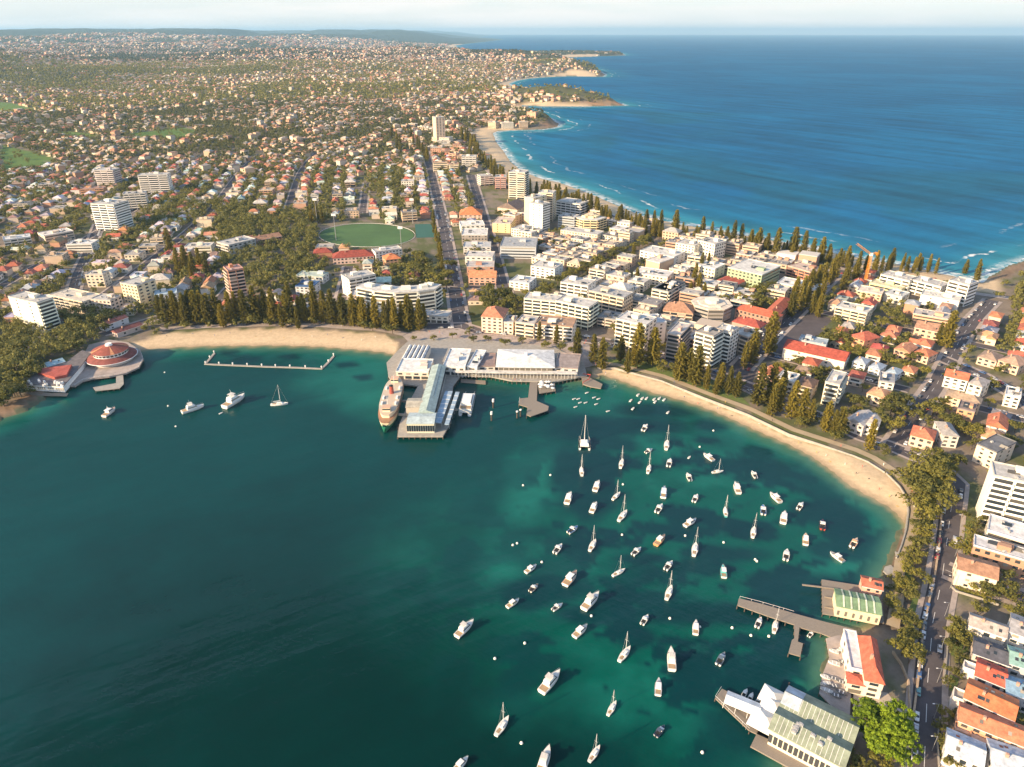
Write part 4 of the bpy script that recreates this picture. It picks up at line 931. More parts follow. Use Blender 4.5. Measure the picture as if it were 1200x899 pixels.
def flatb(name, label, cat, p1, p2, p3, z0, h, color, wallc, extra=None):
    a, b, c = wp((p1, p2, p3), z0+h); L_ = hypot(b[0]-a[0], b[1]-a[1]); rz = atan2(b[1]-a[1], b[0]-a[0]); W_ = abs(-(c[0]-a[0])*sin(rz)+(c[1]-a[1])*cos(rz))
    return block(name, label, cat, None, None, W_, h, 'flat', wall=wallc, roofc=color, front='shop', side=None, boxes=extra or 0, world=(a, b), zb=z0)
flatb('wharf_shop', 'white roofed supermarket at the left corner of the ferry wharf', 'shop', (464,436), (502,437), (470,421), 3, 5.5, (.74,.73,.70), (.7,.6,.5), 2)
flatb('wharf_shop', 'white roofed shops with pale glazed roof light in the middle of the ferry wharf', 'shop', (519,430), (545,431), (521,409), 3, 6.5, (.72,.71,.69), (.7,.66,.6), 1)
flatb('wharf_shop', 'white shops with roof plant beside the brown terrace of the ferry wharf', 'shop', (547,430), (559,431), (549,410), 3, 6, (.70,.70,.70), (.7,.66,.6), 2)
flatb('wharf_terrace', 'brown open roof terrace left of the white hip roofed hall', 'terrace', (560,430), (580,430), (561,415), 3, 5, (.30,.22,.2), (.6,.56,.5))
flatb('wharf_pub', 'wharf bar with open brown deck roof right of the white hip roofed hall', 'bar', (650,431), (677,433), (652,414), 3, 5, (.34,.28,.26), (.7,.64,.58), 0)
saw = thing('sawtooth_hall', (0,0,0), 0, 'white striped roof lights at the shore end of the ferry wharf', 'hall')
a, b, c = wp(((470,420),(497,421),(474,403)), 9); L_ = hypot(b[0]-a[0], b[1]-a[1]); rz = atan2(b[1]-a[1], b[0]-a[0]); mm = Matrix.Translation((a[0], a[1], 0)) @ Matrix.Rotation(rz, 4, 'Z')
mb = MB(); mb.m = mm; mb.box(.2, L_-.2, 0, 26, 3, 8); mb.build('wall', M_wall, saw, color=(.6,.56,.5))
for k in range(5):
    mb = MB(); mb.m = mm; mb.gable(L_*k/5+.1, L_*(k+.72)/5, 0, 26, 8.01, 1.4, 0, .2, axis='y'); mb.build('roof_bay', M_roof, saw, color=(.76,.75,.73))
mb = MB(); mb.m = mm; mb.box(.5, L_-.5, .5, 25.5, 8.02, 8.25); mb.build('roof', M_roof, saw, color=(.2,.2,.22))
rfw, mm, L_, y0, y1 = gable_on(wh, 'walkway_roof', ((531,437),(676,439),(531,434)), 6.4, .3, 0, (.66,.62,.56))
mb = MB(); mb.m = mm
for k in range(36): mb.cyl(L_*(k+.5)/36, y0+.5, 3, 6.7, .14, n=5)
mb.build('posts', M_white, wh, color=(1,1,1))
# right-hand pier
def pier(label, outline, z, piles, name='jetty', rails=None, m=M_deck, ref=None):
    r = thing(name, (0,0,0), 0, label, 'jetty'); poly_part('deck', outline, z-.5, z, m, r, zl=z)
    piles_along(r, piles, z-.2, 3.2, .2)
    if rails: rail(r, rails, z)
    return r
pier('timber jetty with a T shaped head right of the ferry wharf', [(621,448),(630,448),(629,470),(643,476),(642,481),(622,488),(617,486),(618,477),(608,474),(609,467),(619,466)], 2.4, [(621,449),(619,466),(609,467),(608,474),(618,478),(617,487),(643,480),(629,470),(630,448)], rails=[(609,467),(608,474)])
rest = pier('crowded restaurant deck on piles between the wharf and the jetty', [(630,449),(650,449),(651,458),(632,461)], 2.4, [(630,461),(651,458),(650,449)], name='restaurant_deck')
for k in range(14):
    x = 632+R.random()*16; y = 450+R.random()*8; p = G(x, y, 2.4); mb = MB(); mb.cyl(p[0], p[1], 2.4, 4.6, .05, n=5); mb.cyl(p[0], p[1], 4.5, 5.2, 1.5, .05, n=8)
    tag(mb.build('parasol', M_white, None, color=(1,1,1)), 'white parasol among those crowding the restaurant deck', 'parasol', 'parasols on the restaurant deck')
red = thing('red_landing', (0,0,0), 0, 'small red railed landing at the start of the east beach', 'landing')
poly_part('deck', [(681,440),(690,442),(706,450),(704,455),(692,453),(683,450)], 1.6, 2.3, M_deck, red, zl=2.3); piles_along(red, [(683,450),(692,453),(705,453)], 2, 3)
mb = MB()
for a, b in zip(wp([(683,450),(690,446),(692,441)], 2.3), wp([(690,446),(692,441),(683,440)], 2.3)): mb.bar((*a, 3.6), (*b, 3.6), .25); mb.bar((*a, 2.3), (*a, 3.8), .12)
mb.build('railing', M_roof, red, color=(.55,.08,.06))
tag(pier('low floating pontoon under the wharf walkway', [(540,444),(569,446),(569,450),(540,448)], .8, [(540,448),(569,450)], name='pontoon'), cat='pontoon')
for i, (x, y) in enumerate([(578,478),(576,493),(606,490),(610,488)]):
    p = G(x, y, 0); mb = MB(); mb.cyl(p[0], p[1], -3, 4.5, .5, n=8); o = mb.build('mooring_pile', M_pile); 
    mb = MB(); mb.cyl(p[0], p[1], 4.5, 6.6 if i < 2 else 5.2, .75, n=8); mb.build('white_cap', M_white, o, color=(1,1,1))
    tag(o, ['white capped pile standing in the water right of the ferry terminal, farther one', 'white capped pile standing in the water right of the ferry terminal, nearer one', 'short white capped pile left of the jetty head, left one', 'short white capped pile left of the jetty head, right one'][i], 'pile', 'white capped piles by the wharf')
# --- swimming enclosure
en = thing('swimming_enclosure', (0,0,0), 0, 'boardwalk ringed swimming enclosure with white floats off the left beach', 'swimming enclosure')
pts = [(251,414),(246,420),(240.5,426.5),(275,428),(310,429.5),(345,430.5),(377,432),(385,424),(391,417)]
mb = MB(); line = dense(wp(pts, .5), 6); strip2 = offset(line, .9), offset(line, -.9)
for i in range(len(line)-1): mb.prism([strip2[0][i], strip2[0][i+1], strip2[1][i+1], strip2[1][i]], -.1, .55)
mb.build('boardwalk', M_conc, en)
for x, y in [(241,426.5),(257,427.3),(273,428),(290,428.7),(307,429.4),(323,430),(340,430.6),(358,431.3),(377,432),(385,424.5),(391,417),(246,420),(251,414)]:
    p = G(x, y, 0); mb = MB(); mb.cyl(p[0], p[1], -2, 1.5, .35, n=6); mb.cyl(p[0], p[1], 1.5, 2.2, .65, .4, n=8); mb.build('float', M_white, en, color=(1,1,1))
ANCHORS.append(('the swimming enclosure', 310, 429))
# --- round restaurant pavilion and long bath house at far left
pv_ = thing('round_pavilion', (0,0,0), 0, 'round waterside pavilion with dark red double roof on a curved terrace', 'pavilion'); ANCHORS.append(('the round red roofed pavilion', 133, 422))
pc = G(132, 421, 3); N = 28
DE = [(78,452),(88,452),(97,446),(110,443),(128,441),(148,437),(163,430),(168,421),(164,410),(150,401),(128,398),(104,404),(96,420),(84,434)]
poly_part('terrace', DE, 1.6, 2.8, M_pave, pv_, zl=2.8); piles_along(pv_, [(88,452),(97,446),(110,443),(128,441),(148,437),(163,430),(168,421)], 1.9, 3, .3)
rail(pv_, [(88,452),(97,446),(110,443),(128,441),(148,437),(163,430),(168,421),(164,410)], 2.8)
mb = MB(); mb.cyl(*pc, 2.8, 6.0, 14.5, n=N); mb.build('wall', M_wall, pv_, color=(.66,.6,.55))
mb = MB(); mb.cyl(*pc, 6.01, 8.6, 17.5, 11.6, n=N); mb.build('skirt_roof', M_tile, pv_, color=(.26,.085,.07))
mb = MB(); mb.cyl(*pc, 8.0, 11.2, 12, n=N); dr = mb.build('drum', M_wall, pv_, color=(.82,.78,.74))
mb = MB()
for k in range(N):
    a = 2*pi*(k+.5)/N; mb.cbox(pc[0]+12.0*cos(a), pc[1]+12.0*sin(a), 9.2, .3, 1.9, 1.2, a)
mb.build('window_band', M_glass, dr)
mb = MB(); mb.cyl(*pc, 11.21, 14.6, 12.8, 2.6, n=N); cr = mb.build('crown_roof', M_tile, pv_, color=(.30,.09,.065))
mb = MB()
for k in range(4):
    a0 = 2*pi*(k/4+.08); a1 = a0+pi/14
    mb.add([(pc[0]+12.9*cos(a0), pc[1]+12.9*sin(a0), 11.25), (pc[0]+12.9*cos(a1), pc[1]+12.9*sin(a1), 11.25), (pc[0]+2.7*cos((a0+a1)/2), pc[1]+2.7*sin((a0+a1)/2), 14.72)], [(0,1,2)])
mb.build('orange_segment', M_roof, cr, color=(.62,.28,.14))
mb = MB(); mb.cyl(*pc, 14.6, 16.0, 2.6, 2.2, n=14); mb.build('lantern', M_wall, cr, color=(.85,.8,.76))
mb = MB(); mb.cyl(*pc, 5.6, 6.0, 17.9, n=N); mb.build('eave_ring', M_white, pv_, color=(1,1,1))
bh = thing('bath_house', (0,0,0), 0, 'white weatherboard bath house on piles with grey and red roof at far left', 'bath house'); ANCHORS.append(('the white bath house', 55, 450))
OUT = [(28,456),(76,459),(96,436),(108,420),(98,416),(80,430),(60,436),(48,440)]
poly_part('wall', OUT, 1.8, 6.2, M_wall, bh, (.80,.78,.76), zl=2.5)
poly_part('terrace_roof', OUT, 6.21, 6.8, M_roof, bh, (.17,.15,.15), zl=2.5)
poly_part('red_roof', [(52,438),(86,434),(80,446),(66,449),(46,443)], 6.81, 8.6, M_roof, bh, (.42,.10,.075), zl=4)
piles_along(bh, [(18,461),(28,457),(76,460),(97,437)], 1.9, 2.5, .25)
poly_part('deck', [(16,459),(80,461),(78,464),(18,463)], 1.4, 1.8, M_deck, bh, zl=1.8)
mb = MB(); a, b = wp([(28,456),(76,459)], 2.5)
for k in range(20):
    t = (k+.5)/20
    if k in (6, 11, 15): continue
    x, y = a[0]+(b[0]-a[0])*t, a[1]+(b[1]-a[1])*t; mb.cbox(x, y, 3.2, 1.1, .25, 1.8, atan2(b[1]-a[1], b[0]-a[0]))
mb.build('window_band', M_glass, bh); rail(bh, [(28,456),(76,459),(96,436)], 6.8)
for k in range(16):
    t = R.random(); x = 34+40*t; y = 446+R.random()*8-0; p = G(x, y, 6.8); mb = MB(); mb.cyl(p[0], p[1], 6.8, 8.2, .9, .7, n=7); mb.build('terrace_table', M_white, bh, color=(1,1,1))
pier('short concrete L shaped jetty in front of the round pavilion', [(136,437),(144,437),(145,450),(140,455),(112,458),(109,454),(136,449)], 1.8, [(136,437),(136,449),(110,455),(112,458),(140,455),(145,450)], m=M_conc)
H_('pale shed with dark red roof beside the left end of the beach, left one', (123,382), (150,372), 8, 5, 'gable', wall=(.7,.74,.76), roofc=(.22,.09,.08), front='few')
H_('long low dark red roofed shed beside the left end of the beach, right one', (137,391), (167,381), 8, 4, 'gable', wall=(.6,.5,.45), roofc=(.24,.09,.08), front='few')
H_('small white building with blue roof behind the white bath house', (56,430), (76,424), 8, 5, 'gable', wall=(.7,.74,.76), roofc=(.35,.5,.56), front='few')
# --- east side: long jetty, green boathouse, clubhouse, big pavilion
jt = pier('long timber jetty leading out from the clubhouse forecourt', [(866,701),(894,708),(935,720),(968,729),(1000,737),(1004,746),(975,747),(962,742),(937,735),(935,752),(941,754),(938,769),(924,765),(928,750),(931,748),(931,732),(900,722),(864,709)], 2.0,
   [(866,702),(935,721),(968,730)], rails=None, ref=None); rail(jt, [(867,701),(894,708),(930,718.5)], 2.0, step=4); ANCHORS.append(('the long timber jetty', 915, 720))
piles_along(jt, [(864,710),(900,723),(931,733),(931,748),(924,766),(938,770),(942,754),(936,752),(938,736),(962,743)], 1.8, 3.2, .25)
pier('stone edged boat forecourt with racks between the clubhouse and the big pavilion', [(968,748),(1000,740),(1004,760),(998,800),(996,838),(984,838),(960,812),(964,790),(972,770)], 2.1, [(968,748),(972,770),(964,790),(960,812),(984,837)], name='forecourt', m=M_pave)['category'] = 'forecourt'
gb = thing('boat_shed', (0,0,0), 0, 'green roofed boat shed with slipways over the water', 'boat shed'); ANCHORS.append(('the green boat shed', 1008, 708))
poly_part('deck', [(963,679),(1034,690),(1036,730),(1005,727),(982,722),(964,719)], 1.4, 1.9, M_deck, gb, zl=1.9); piles_along(gb, [(963,680),(964,719),(982,722),(1005,727)], 1.7, 2.5, .2)
rfg, mm, L_, y0, y1 = gable_on(gb, 'roof', ((980,711),(1034,722),(984,691)), 1.9, 5.5, 1.8, (.20,.30,.17), wallc=(.70,.60,.42))
mb = MB(); mb.m = mm
for k in range(6): mb.box(L_*(k+.3)/6, L_*(k+.62)/6, y0+.22, y0+.34, 3, 5.4)
mb.build('window_band', M_glass, gb) 
mb = MB(); mb.m = mm; W2 = (y1-y0)/2
for k in range(1, 6):
    for s in (0, 1):
        ya, yb = (y0+.05, y0+W2) if s == 0 else (y1-.05, y1-W2)
        mb.add([(L_*k/6-.35, ya, 7.95), (L_*k/6+.35, ya, 7.95), (L_*k/6+.35, yb, 9.42), (L_*k/6-.35, yb, 9.42)], [(0,1,2,3)])
mb.build('pale_strip', M_roof, rfg, color=(.62,.66,.5))
mb = MB()
for y in (688, 700, 712):
    a, b = wp([(940,y-2),(982,y+3)], 2) if y == 688 else wp([(966,y),(983,y+3)], 2); mb.bar((*a, 2.3), (*b, 2.3), .4, n=4)
mb.build('slipway_beam', M_deck, gb)
H_('small red roofed lookout house behind the green boat shed', (1011,687), (1034,692), 7, 5.5, 'gable', wall=(.7,.4,.3), roofc=(.50,.16,.10), front='few')
cl = block('clubhouse', 'clubhouse with steep red hip roof and white flat wing at the jetty', 'clubhouse', None, None, 22, 8, 'hip', wall=(.76,.68,.58), roofc=(.56,.14,.085), front='grid', world=(G(1014,797,10), G(1036,802,10)), boxes=1, rh=4.5, ref='the red roofed clubhouse')
FOOT.append(WP([(995,740),(1042,740),(1040,830),(990,820)]))
block('clubhouse_wing', 'white flat roofed wing on the left side of the red roofed clubhouse', 'clubhouse', None, None, 20, 7, 'flat', wall=(.8,.72,.62), roofc=(.72,.70,.69), front='shop', boxes=0, world=(G(997,784,9), G(1012,787,9)))
block('clubhouse_porch', 'low red roofed porch in front of the white clubhouse wing', 'clubhouse', None, None, 5, 5, 'hip', wall=(.76,.66,.54), roofc=(.55,.14,.09), front='shop', boxes=0, world=(G(994,800,7), G(1013,804,7)))
bp_ = thing('waterside_pavilion', (0,0,0), 0, 'huge pale green metal roofed club hall on piles at the bottom right', 'club hall'); ANCHORS.append(('the huge pale green roofed hall', 950, 850))
A_, B_, C_ = wp([(902,853),(989,899),(928,803)], 10); rz = atan2(B_[1]-A_[1], B_[0]-A_[0]); L_ = hypot(B_[0]-A_[0], B_[1]-A_[1]); W_ = -(C_[0]-A_[0])*sin(rz)+(C_[1]-A_[1])*cos(rz)
mm = Matrix.Translation((A_[0], A_[1], 0)) @ Matrix.Rotation(rz, 4, 'Z')
mb = MB(); mb.m = mm; mb.box(.4, L_-.4, .4, W_-.4, 1.5, 9); mb.build('wall', M_wall, bp_, color=(.74,.64,.5))
for k in range(2):
    mb = MB(); mb.m = mm; mb.gable(-.5, L_+.5, W_*k/2+.02, W_*(k+1)/2-.02, 9.01, 2.6, 0, .4); r_ = mb.build('roof', M_roof, bp_, color=(.27,.30,.22))
    mb = MB(); mb.m = mm
    for j in range(1, 16): 
        ya, yb = W_*k/2+.1, W_*(k+.5)/2; mb.add([(L_*j/16-.06, ya, 9.5), (L_*j/16+.06, ya, 9.5), (L_*j/16+.06, yb, 11.68), (L_*j/16-.06, yb, 11.68)], [(0,1,2,3)])
    mb.build('roof_seam', M_white, r_, color=(1,1,1))
mb = MB(); mb.m = mm; mb.add([(-.4, W_*.52, 9.55), (L_*.24, W_*.52, 9.55), (L_*.24, W_*.745, 11.75), (-.4, W_*.745, 11.75)], [(0,1,2,3)]); mb.add([(-.4, W_*.755, 11.75), (L_*.24, W_*.755, 11.75), (L_*.24, W_*.985, 9.6), (-.4, W_*.985, 9.6)], [(0,1,2,3)]); mb.build('white_roof_panel', M_roof, r_, color=(.46,.51,.56))
for k in range(9):
    x = L_*(.25+.5*R.random()); y = W_*(.1+.25*R.random()); link('air_conditioner', UAC, bp_, tuple(mm @ Vector((x, y, 10.2+y*.12))), (1.6, 1.3, 1.2), rz)
mb = MB(); mb.m = mm
for k in range(14): mb.box(L_*(k+.12)/14, L_*(k+.88)/14, .28, .42, 3, 6.8)
mb.build('window_band', M_glass, bp_)
mb = MB(); mb.m = mm
for k in range(12): mb.box(.28, .42, W_*(k+.12)/12, W_*(k+.88)/12, 3, 6.8)
mb.build('window_band', M_glass, bp_)
mb = MB(); mb.m = mm; mb.box(-4, L_+1, -4, W_+1, 1.0, 1.6); mb.build('deck', M_deck, bp_); piles_along(bp_, [(898,856),(925,800),(901,856),(925,872)], 1.2, 3, .25)
FOOT.append(WP([(895,860),(925,795),(1010,840),(995,930),(890,930)]))
mp_ = thing('marquee_jetty', (0,0,0), 0, 'jetty with long white awning roof left of the huge pale green roofed hall', 'marquee jetty')
poly_part('deck', [(838,818),(846,807),(900,835),(904,858),(900,866),(878,856)], 1.1, 1.6, M_deck, mp_, zl=1.6); piles_along(mp_, [(838,819),(858,830),(878,857),(900,867)], 1.4, 2.6, .22)
gable_on(mp_, 'awning', ((848,824),(889,841),(856,811)), 4.0, .2, 1.3, (.74,.76,.78))
mb = MB()
for p in wp([(848,824),(862,830),(876,836),(889,841),(856,811),(874,819),(892,828)], 4.2): mb.cyl(*p, 1.6, 4.1, .1, n=5)
mb.build('posts', M_white, mp_, color=(1,1,1)); rail(mp_, [(838,818),(845,807)], 1.6); rail(mp_, [(838,818),(878,856)], 1.6)
for i, (x, y) in enumerate([(905,816),(906,827),(897,845)]):
    p = G(x, y, 4.5); mb = MB(); w = 4.2 if i < 2 else 5.2; a = rz
    mb.m = Matrix.Translation((p[0], p[1], 0)) @ Matrix.Rotation(a, 4, 'Z'); mb.hip(-w, w, -w+.05, w-.05, 4.4, 2.2, 0, .15); o = mb.build('marquee', M_white, None, color=(1,1,1))
    mb = MB(); mb.m = Matrix.Translation((p[0], p[1], 0)) @ Matrix.Rotation(a, 4, 'Z')
    for q in ((-1,-1),(1,-1),(1,1),(-1,1)): mb.cyl(q[0]*(w-.3), q[1]*(w-.3), 1.2, 4.4, .08, n=5)
    mb.build('posts', M_steel, o); tag(o, ['square white peaked marquee beside the pale green hall, farthest of three', 'square white peaked marquee beside the pale green hall, middle of three', 'large square white marquee at the near end of the awning'][i], 'marquee', 'square marquees by the club hall')
poly_part('deck', [(893,811),(914,812),(918,826),(905,850),(890,850)], 1.0, 1.2, M_deck, mp_, zl=1.2)
pier('narrow stone groyne running out below the huge pale green roofed hall', [(919,870),(923,869),(930,905),(924,906)], 1.2, [(921,872),(926,904)], name='groyne', m=M_conc)['category'] = 'groyne'
pier('round stone platform by the shore path', [(1037,664),(1044,662),(1049,667),(1046,673),(1039,673),(1035,669)], 2.2, [(1037,664),(1035,669),(1039,673)], name='stone_platform', m=M_conc)['category'] = 'platform'
pier('small boat ramp by the path with a stone edge', [(1049,646),(1058,649),(1056,654),(1050,652)], 1.4, [(1049,646),(1050,652)], name='boat_ramp', m=M_conc)['category'] = 'ramp'
# --- the oval: field, fence, light masts; court
def ellipse(cx, cy, rx, ry, z=ZL, n=48):
    c = np.array(G(cx, cy, z)); ax = np.array(G(cx+rx, cy, z))-c; f_ = np.array(G(cx, cy-ry, z)); b_ = np.array(G(cx, cy+ry, z)); c2 = (f_+b_)/2; ay = (f_-b_)/2
    return [tuple(c2+ax*cos(2*pi*k/n)+ay*sin(2*pi*k/n)) for k in range(n)]
ev = ellipse(430, 276, 55, 13.5); mb = MB(); mb.add([(*p, ZL+.2) for p in ev], [tuple(range(48))]); o = mb.build('sports_oval', mat('oval_turf', (.075,.145,.045), noise=.25, nscale=.02, coords='World')); tag(o, kind='structure')
ANCHORS.append(('the green sports oval', 430, 276))
fe = MB(); e2 = [(np.array(p)-np.mean(ev, 0))*1.03+np.mean(ev, 0) for p in ev]
for a, b in zip(e2, e2[1:]+e2[:1]): fe.bar((*a, ZL+.6), (*b, ZL+.6), .2, n=4)
tag(fe.build('picket_fence', M_white, None, color=(1,1,1)), 'white boundary fence curving round the green sports oval', 'fence')
FOOT.append(np.array(e2[::4]))
poly_sheet('green_court', [(486,263),(512,262.5),(515,278),(488,279)], mat('court_surface', (.045,.13,.10), noise=.2), ZL+.24)
for i, (x, y, lb) in enumerate([(394,282,'left of the oval'), (471,299,'in front of the oval, right of centre'), (372,262,'behind the left end of the oval'), (484,262,'behind the right end of the oval')]):
    p = G(x, y); mb = MB(); mb.cyl(0, 0, 0, 30, .45, .25, n=6); r = thing('light_mast', (*p, ZL), 0, 'tall grey floodlight mast '+lb, 'light mast', 'floodlight masts round the oval')
    mb.build('pole', M_steel, r); mb = MB(); mb.box(-2.6, 2.6, -.4, .4, 29.4, 32); mb.build('lamp_head', M_white, r, color=(1,1,1))
# --- tower crane
cp = G(1013, 333); r = thing('tower_crane', (*cp, ZL), 0, 'yellow orange tower crane rising among the ocean pines', 'tower crane'); ANCHORS.append(('the yellow tower crane', 1015, 325))
M_crane = mat('crane_paint', (.72,.30,.04), rough=.5)
def lattice(mb, a, b, w, n):
    a = Vector(a); b = Vector(b); d = (b-a).normalized(); u = d.cross(Vector((0,0,1))) if abs(d.z) < .9 else Vector((1,0,0)); u.normalize(); v = d.cross(u)
    cs = [(u*s+v*t)*w/2 for s, t in ((-1,-1),(1,-1),(1,1),(-1,1))]
    for c in cs: mb.bar(a+c, b+c, .17, n=4)
    for k in range(n):
        p = a+(b-a)*k/n; q = a+(b-a)*(k+1)/n
        for i in range(4): mb.bar(p+cs[i], q+cs[(i+1)%4], .1, n=3)
mb = MB(); lattice(mb, (0,0,0), (0,0,29), 1.9, 12); mb.build('mast', M_crane, r)
jd = Vector((-19, -6, 12)); mb = MB(); lattice(mb, (0,0,30), Vector((0,0,30))+jd, 1.5, 10); mb.build('jib', M_crane, r)
mb = MB(); lattice(mb, (0,0,30), (6, 2, 31), 1.5, 3); mb.cbox(6.5, 2.2, 28.6, 2.2, 2.2, 2.6, .3); mb.build('counter_jib', M_crane, r)
mb = MB(); mb.box(-1.2, 1.2, -1.3, 1.3, 28.8, 31.4); mb.build('cab', M_white, r, color=(1,1,1))
mb = MB(); mb.bar((-18.6,-5.9,41.6), (-18.6,-5.9,16), .08, n=3); mb.build('hoist_rope', M_dark, r)

# ------------------------------------------------------------------ boats
def loft(mb, secs):
    """closed shell from sections of equal point counts (open at top)"""
    n = len(secs[0]); vs = [p for s in secs for p in s]; fs = []
    for i in range(len(secs)-1):
        for j in range(n-1): fs.append((i*n+j, (i+1)*n+j, (i+1)*n+j+1, i*n+j+1))
    fs.append(tuple(range(n))); fs.append(tuple(range((len(secs)-1)*n, len(secs)*n))[::-1])
    return mb.add(vs, fs)
def hull(L, B, fb, stern=.82, cx=0, full=1.0):
    """hull with the bow at +y; sections across"""
    secs = []; top = []
    for t in np.linspace(0, 1, 11):
        w = B/2*(stern+(1-stern)*min(1, t*3))*(1-max(0, (t-.45)/.55)**(2.2*full)) if t < 1 else .03
        w = max(w, .04); y = -L/2+L*t; zt = fb*(1+.28*t*t); yy = y+(.04*L*max(0, t-.8)*5)*.3
        k = .62 if t < .9 else .3
        secs.append([(cx-w, yy, zt), (cx-w*.93, y, zt*.4), (cx-w*k, y-(.05*L if t > .9 else 0), -.35), (cx+w*k, y-(.05*L if t > .9 else 0), -.35), (cx+w*.93, y, zt*.4), (cx+w, yy, zt)])
        top.append((w, yy, zt))
    return secs, top
def deckmesh(top, cx=0, inset=.06, drop=.05, y0=None, y1=None):
    vs = []; q = [t for t in top if (y0 is None or t[1] >= y0) and (y1 is None or t[1] <= y1)]
    for w, y, z in q: vs += [(cx-max(w-inset, .01), y, z-drop), (cx+max(w-inset, .01), y, z-drop)]
    return vs, [(2*i, 2*i+1, 2*i+3, 2*i+2) for i in range(len(q)-1)]
def tbox(mb, x, y0, y1, z0, z1, rake0=.3, rake1=.15, tap=.88):
    """cabin: box with raked ends (y1 = front)"""
    return mb.add([(-x,y0,z0),(x,y0,z0),(x,y1,z0),(-x,y1,z0),(-x*tap,y0+rake1,z1),(x*tap,y0+rake1,z1),(x*tap,y1-rake0,z1),(-x*tap,y1-rake0,z1)], [(0,3,2,1),(4,5,6,7),(0,1,5,4),(1,2,6,5),(2,3,7,6),(3,0,4,7)])
WHT = (.80, .78, .74)
def proto(name, fn):
    r = bpy.data.objects.new(name, None); kids = []
    def part(nm, mb, m, color=None, parent=None, smooth=False):
        o = bpy.data.objects.new(nm, mb.mesh(m, smooth)); o.color = (*(color or (1,1,1)), 1)
        if parent is None: kids.append(o)
        else: KIDS.setdefault(id(parent), []).append(o)
        return o
    fn(part); return r, kids
def spawn(pr, label, cat, group, loc, rz, sc, recolor=None):
    r0, kids = pr; r = bpy.data.objects.new(r0.name, None); COL.objects.link(r); r.location = loc; r.rotation_euler = (0, 0, rz); r.scale = (sc,)*3 if isinstance(sc, (int, float)) else sc
    tag(r, label, cat, group)
    for k in kids:
        c = k.copy(); COL.objects.link(c); c.parent = r; c.name = k.name.split('.')[0]
        if recolor and k.name.split('.')[0] in recolor: c.color = (*recolor[k.name.split('.')[0]], 1)
        for g in KIDS.get(id(k), ()):
            d = g.copy(); COL.objects.link(d); d.parent = c
            if recolor and g.name.split('.')[0] in recolor: d.color = (*recolor[g.name.split('.')[0]], 1)
    return r
def f_sail(part):
    L = 10; secs, top = hull(L, 3.1, 1.0, .6); mb = MB(); loft(mb, secs); part('hull', mb, M_gel, WHT, smooth=False)
    mb = MB(); mb.add(*deckmesh(top)); part('deck', mb, M_gel, (.74,.70,.63))
    mb = MB(); tbox(mb, .95, -1.4, 2.3, .95, 1.6, .7, .1); cab = part('cabin', mb, M_gel, WHT)
    mb = MB(); mb.box(-.93, .93, -1.0, 1.3, 1.2, 1.42); part('window', mb, M_glass, None, cab)
    mb = MB(); mb.box(-.7, .7, -3.9, -1.6, 1.0, 1.06); part('cockpit', mb, M_teak)
    mb = MB(); mb.bar((0,.8,1.4), (0,.8,13.2), .13, .09, 6); mb.bar((-.9,.8,8), (.9,.8,8), .05); m_ = part('mast', mb, M_white, (1,1,1))
    mb = MB(); mb.bar((0,.7,2.5), (0,-3.4,2.4), .09, n=5); b_ = part('boom', mb, M_white, (1,1,1))
    mb = MB(); mb.bar((0,.5,2.7), (0,-3.2,2.55), .2, .12, 6); part('sail_cover', mb, M_gel, (.55,.55,.55), b_)
    mb = MB()
    for q in ((0,4.9,1.3), (0,-4.8,1.1), (1.4,.6,1.1), (-1.4,.6,1.1)): mb.bar(q, (0,.8,13.1), .035, n=3)
    part('rigging', mb, M_steel)
def f_motor(part):
    L = 10; secs, top = hull(L, 3.5, 1.25, .92); mb = MB(); loft(mb, secs); part('hull', mb, M_gel, WHT)
    mb = MB(); mb.add(*deckmesh(top, drop=.04)); part('deck', mb, M_gel, (.72,.69,.64))
    mb = MB(); tbox(mb, 1.35, -1.9, 2.4, 1.25, 2.9, 1.3, .1); cab = part('cabin', mb, M_gel, WHT)
    mb = MB(); tbox(mb, 1.36, -1.6, 2.3, 1.95, 2.55, .55, .1, .95); part('window', mb, M_glass, None, cab)
    mb = MB(); mb.box(-1.3, 1.3, -2.6, 1.0, 2.91, 3.05); part('roof', mb, M_gel, WHT)
    mb = MB(); mb.box(-1.2, 1.2, -4.6, -2.1, 1.26, 1.32); part('cockpit', mb, M_teak)
    mb = MB(); mb.bar((0,-.5,3), (0,-.7,5.2), .06, n=4); mb.bar((-.7,-.6,4), (.7,-.6,4), .05, n=4); part('antenna_mast', mb, M_white, (1,1,1))
    mb = MB()
    for s in (-1, 1):
        mb.bar((s*1.25,1.6,2.0), (s*.15,4.8,2.3), .04, n=3)
    part('bow_rail', mb, M_steel)
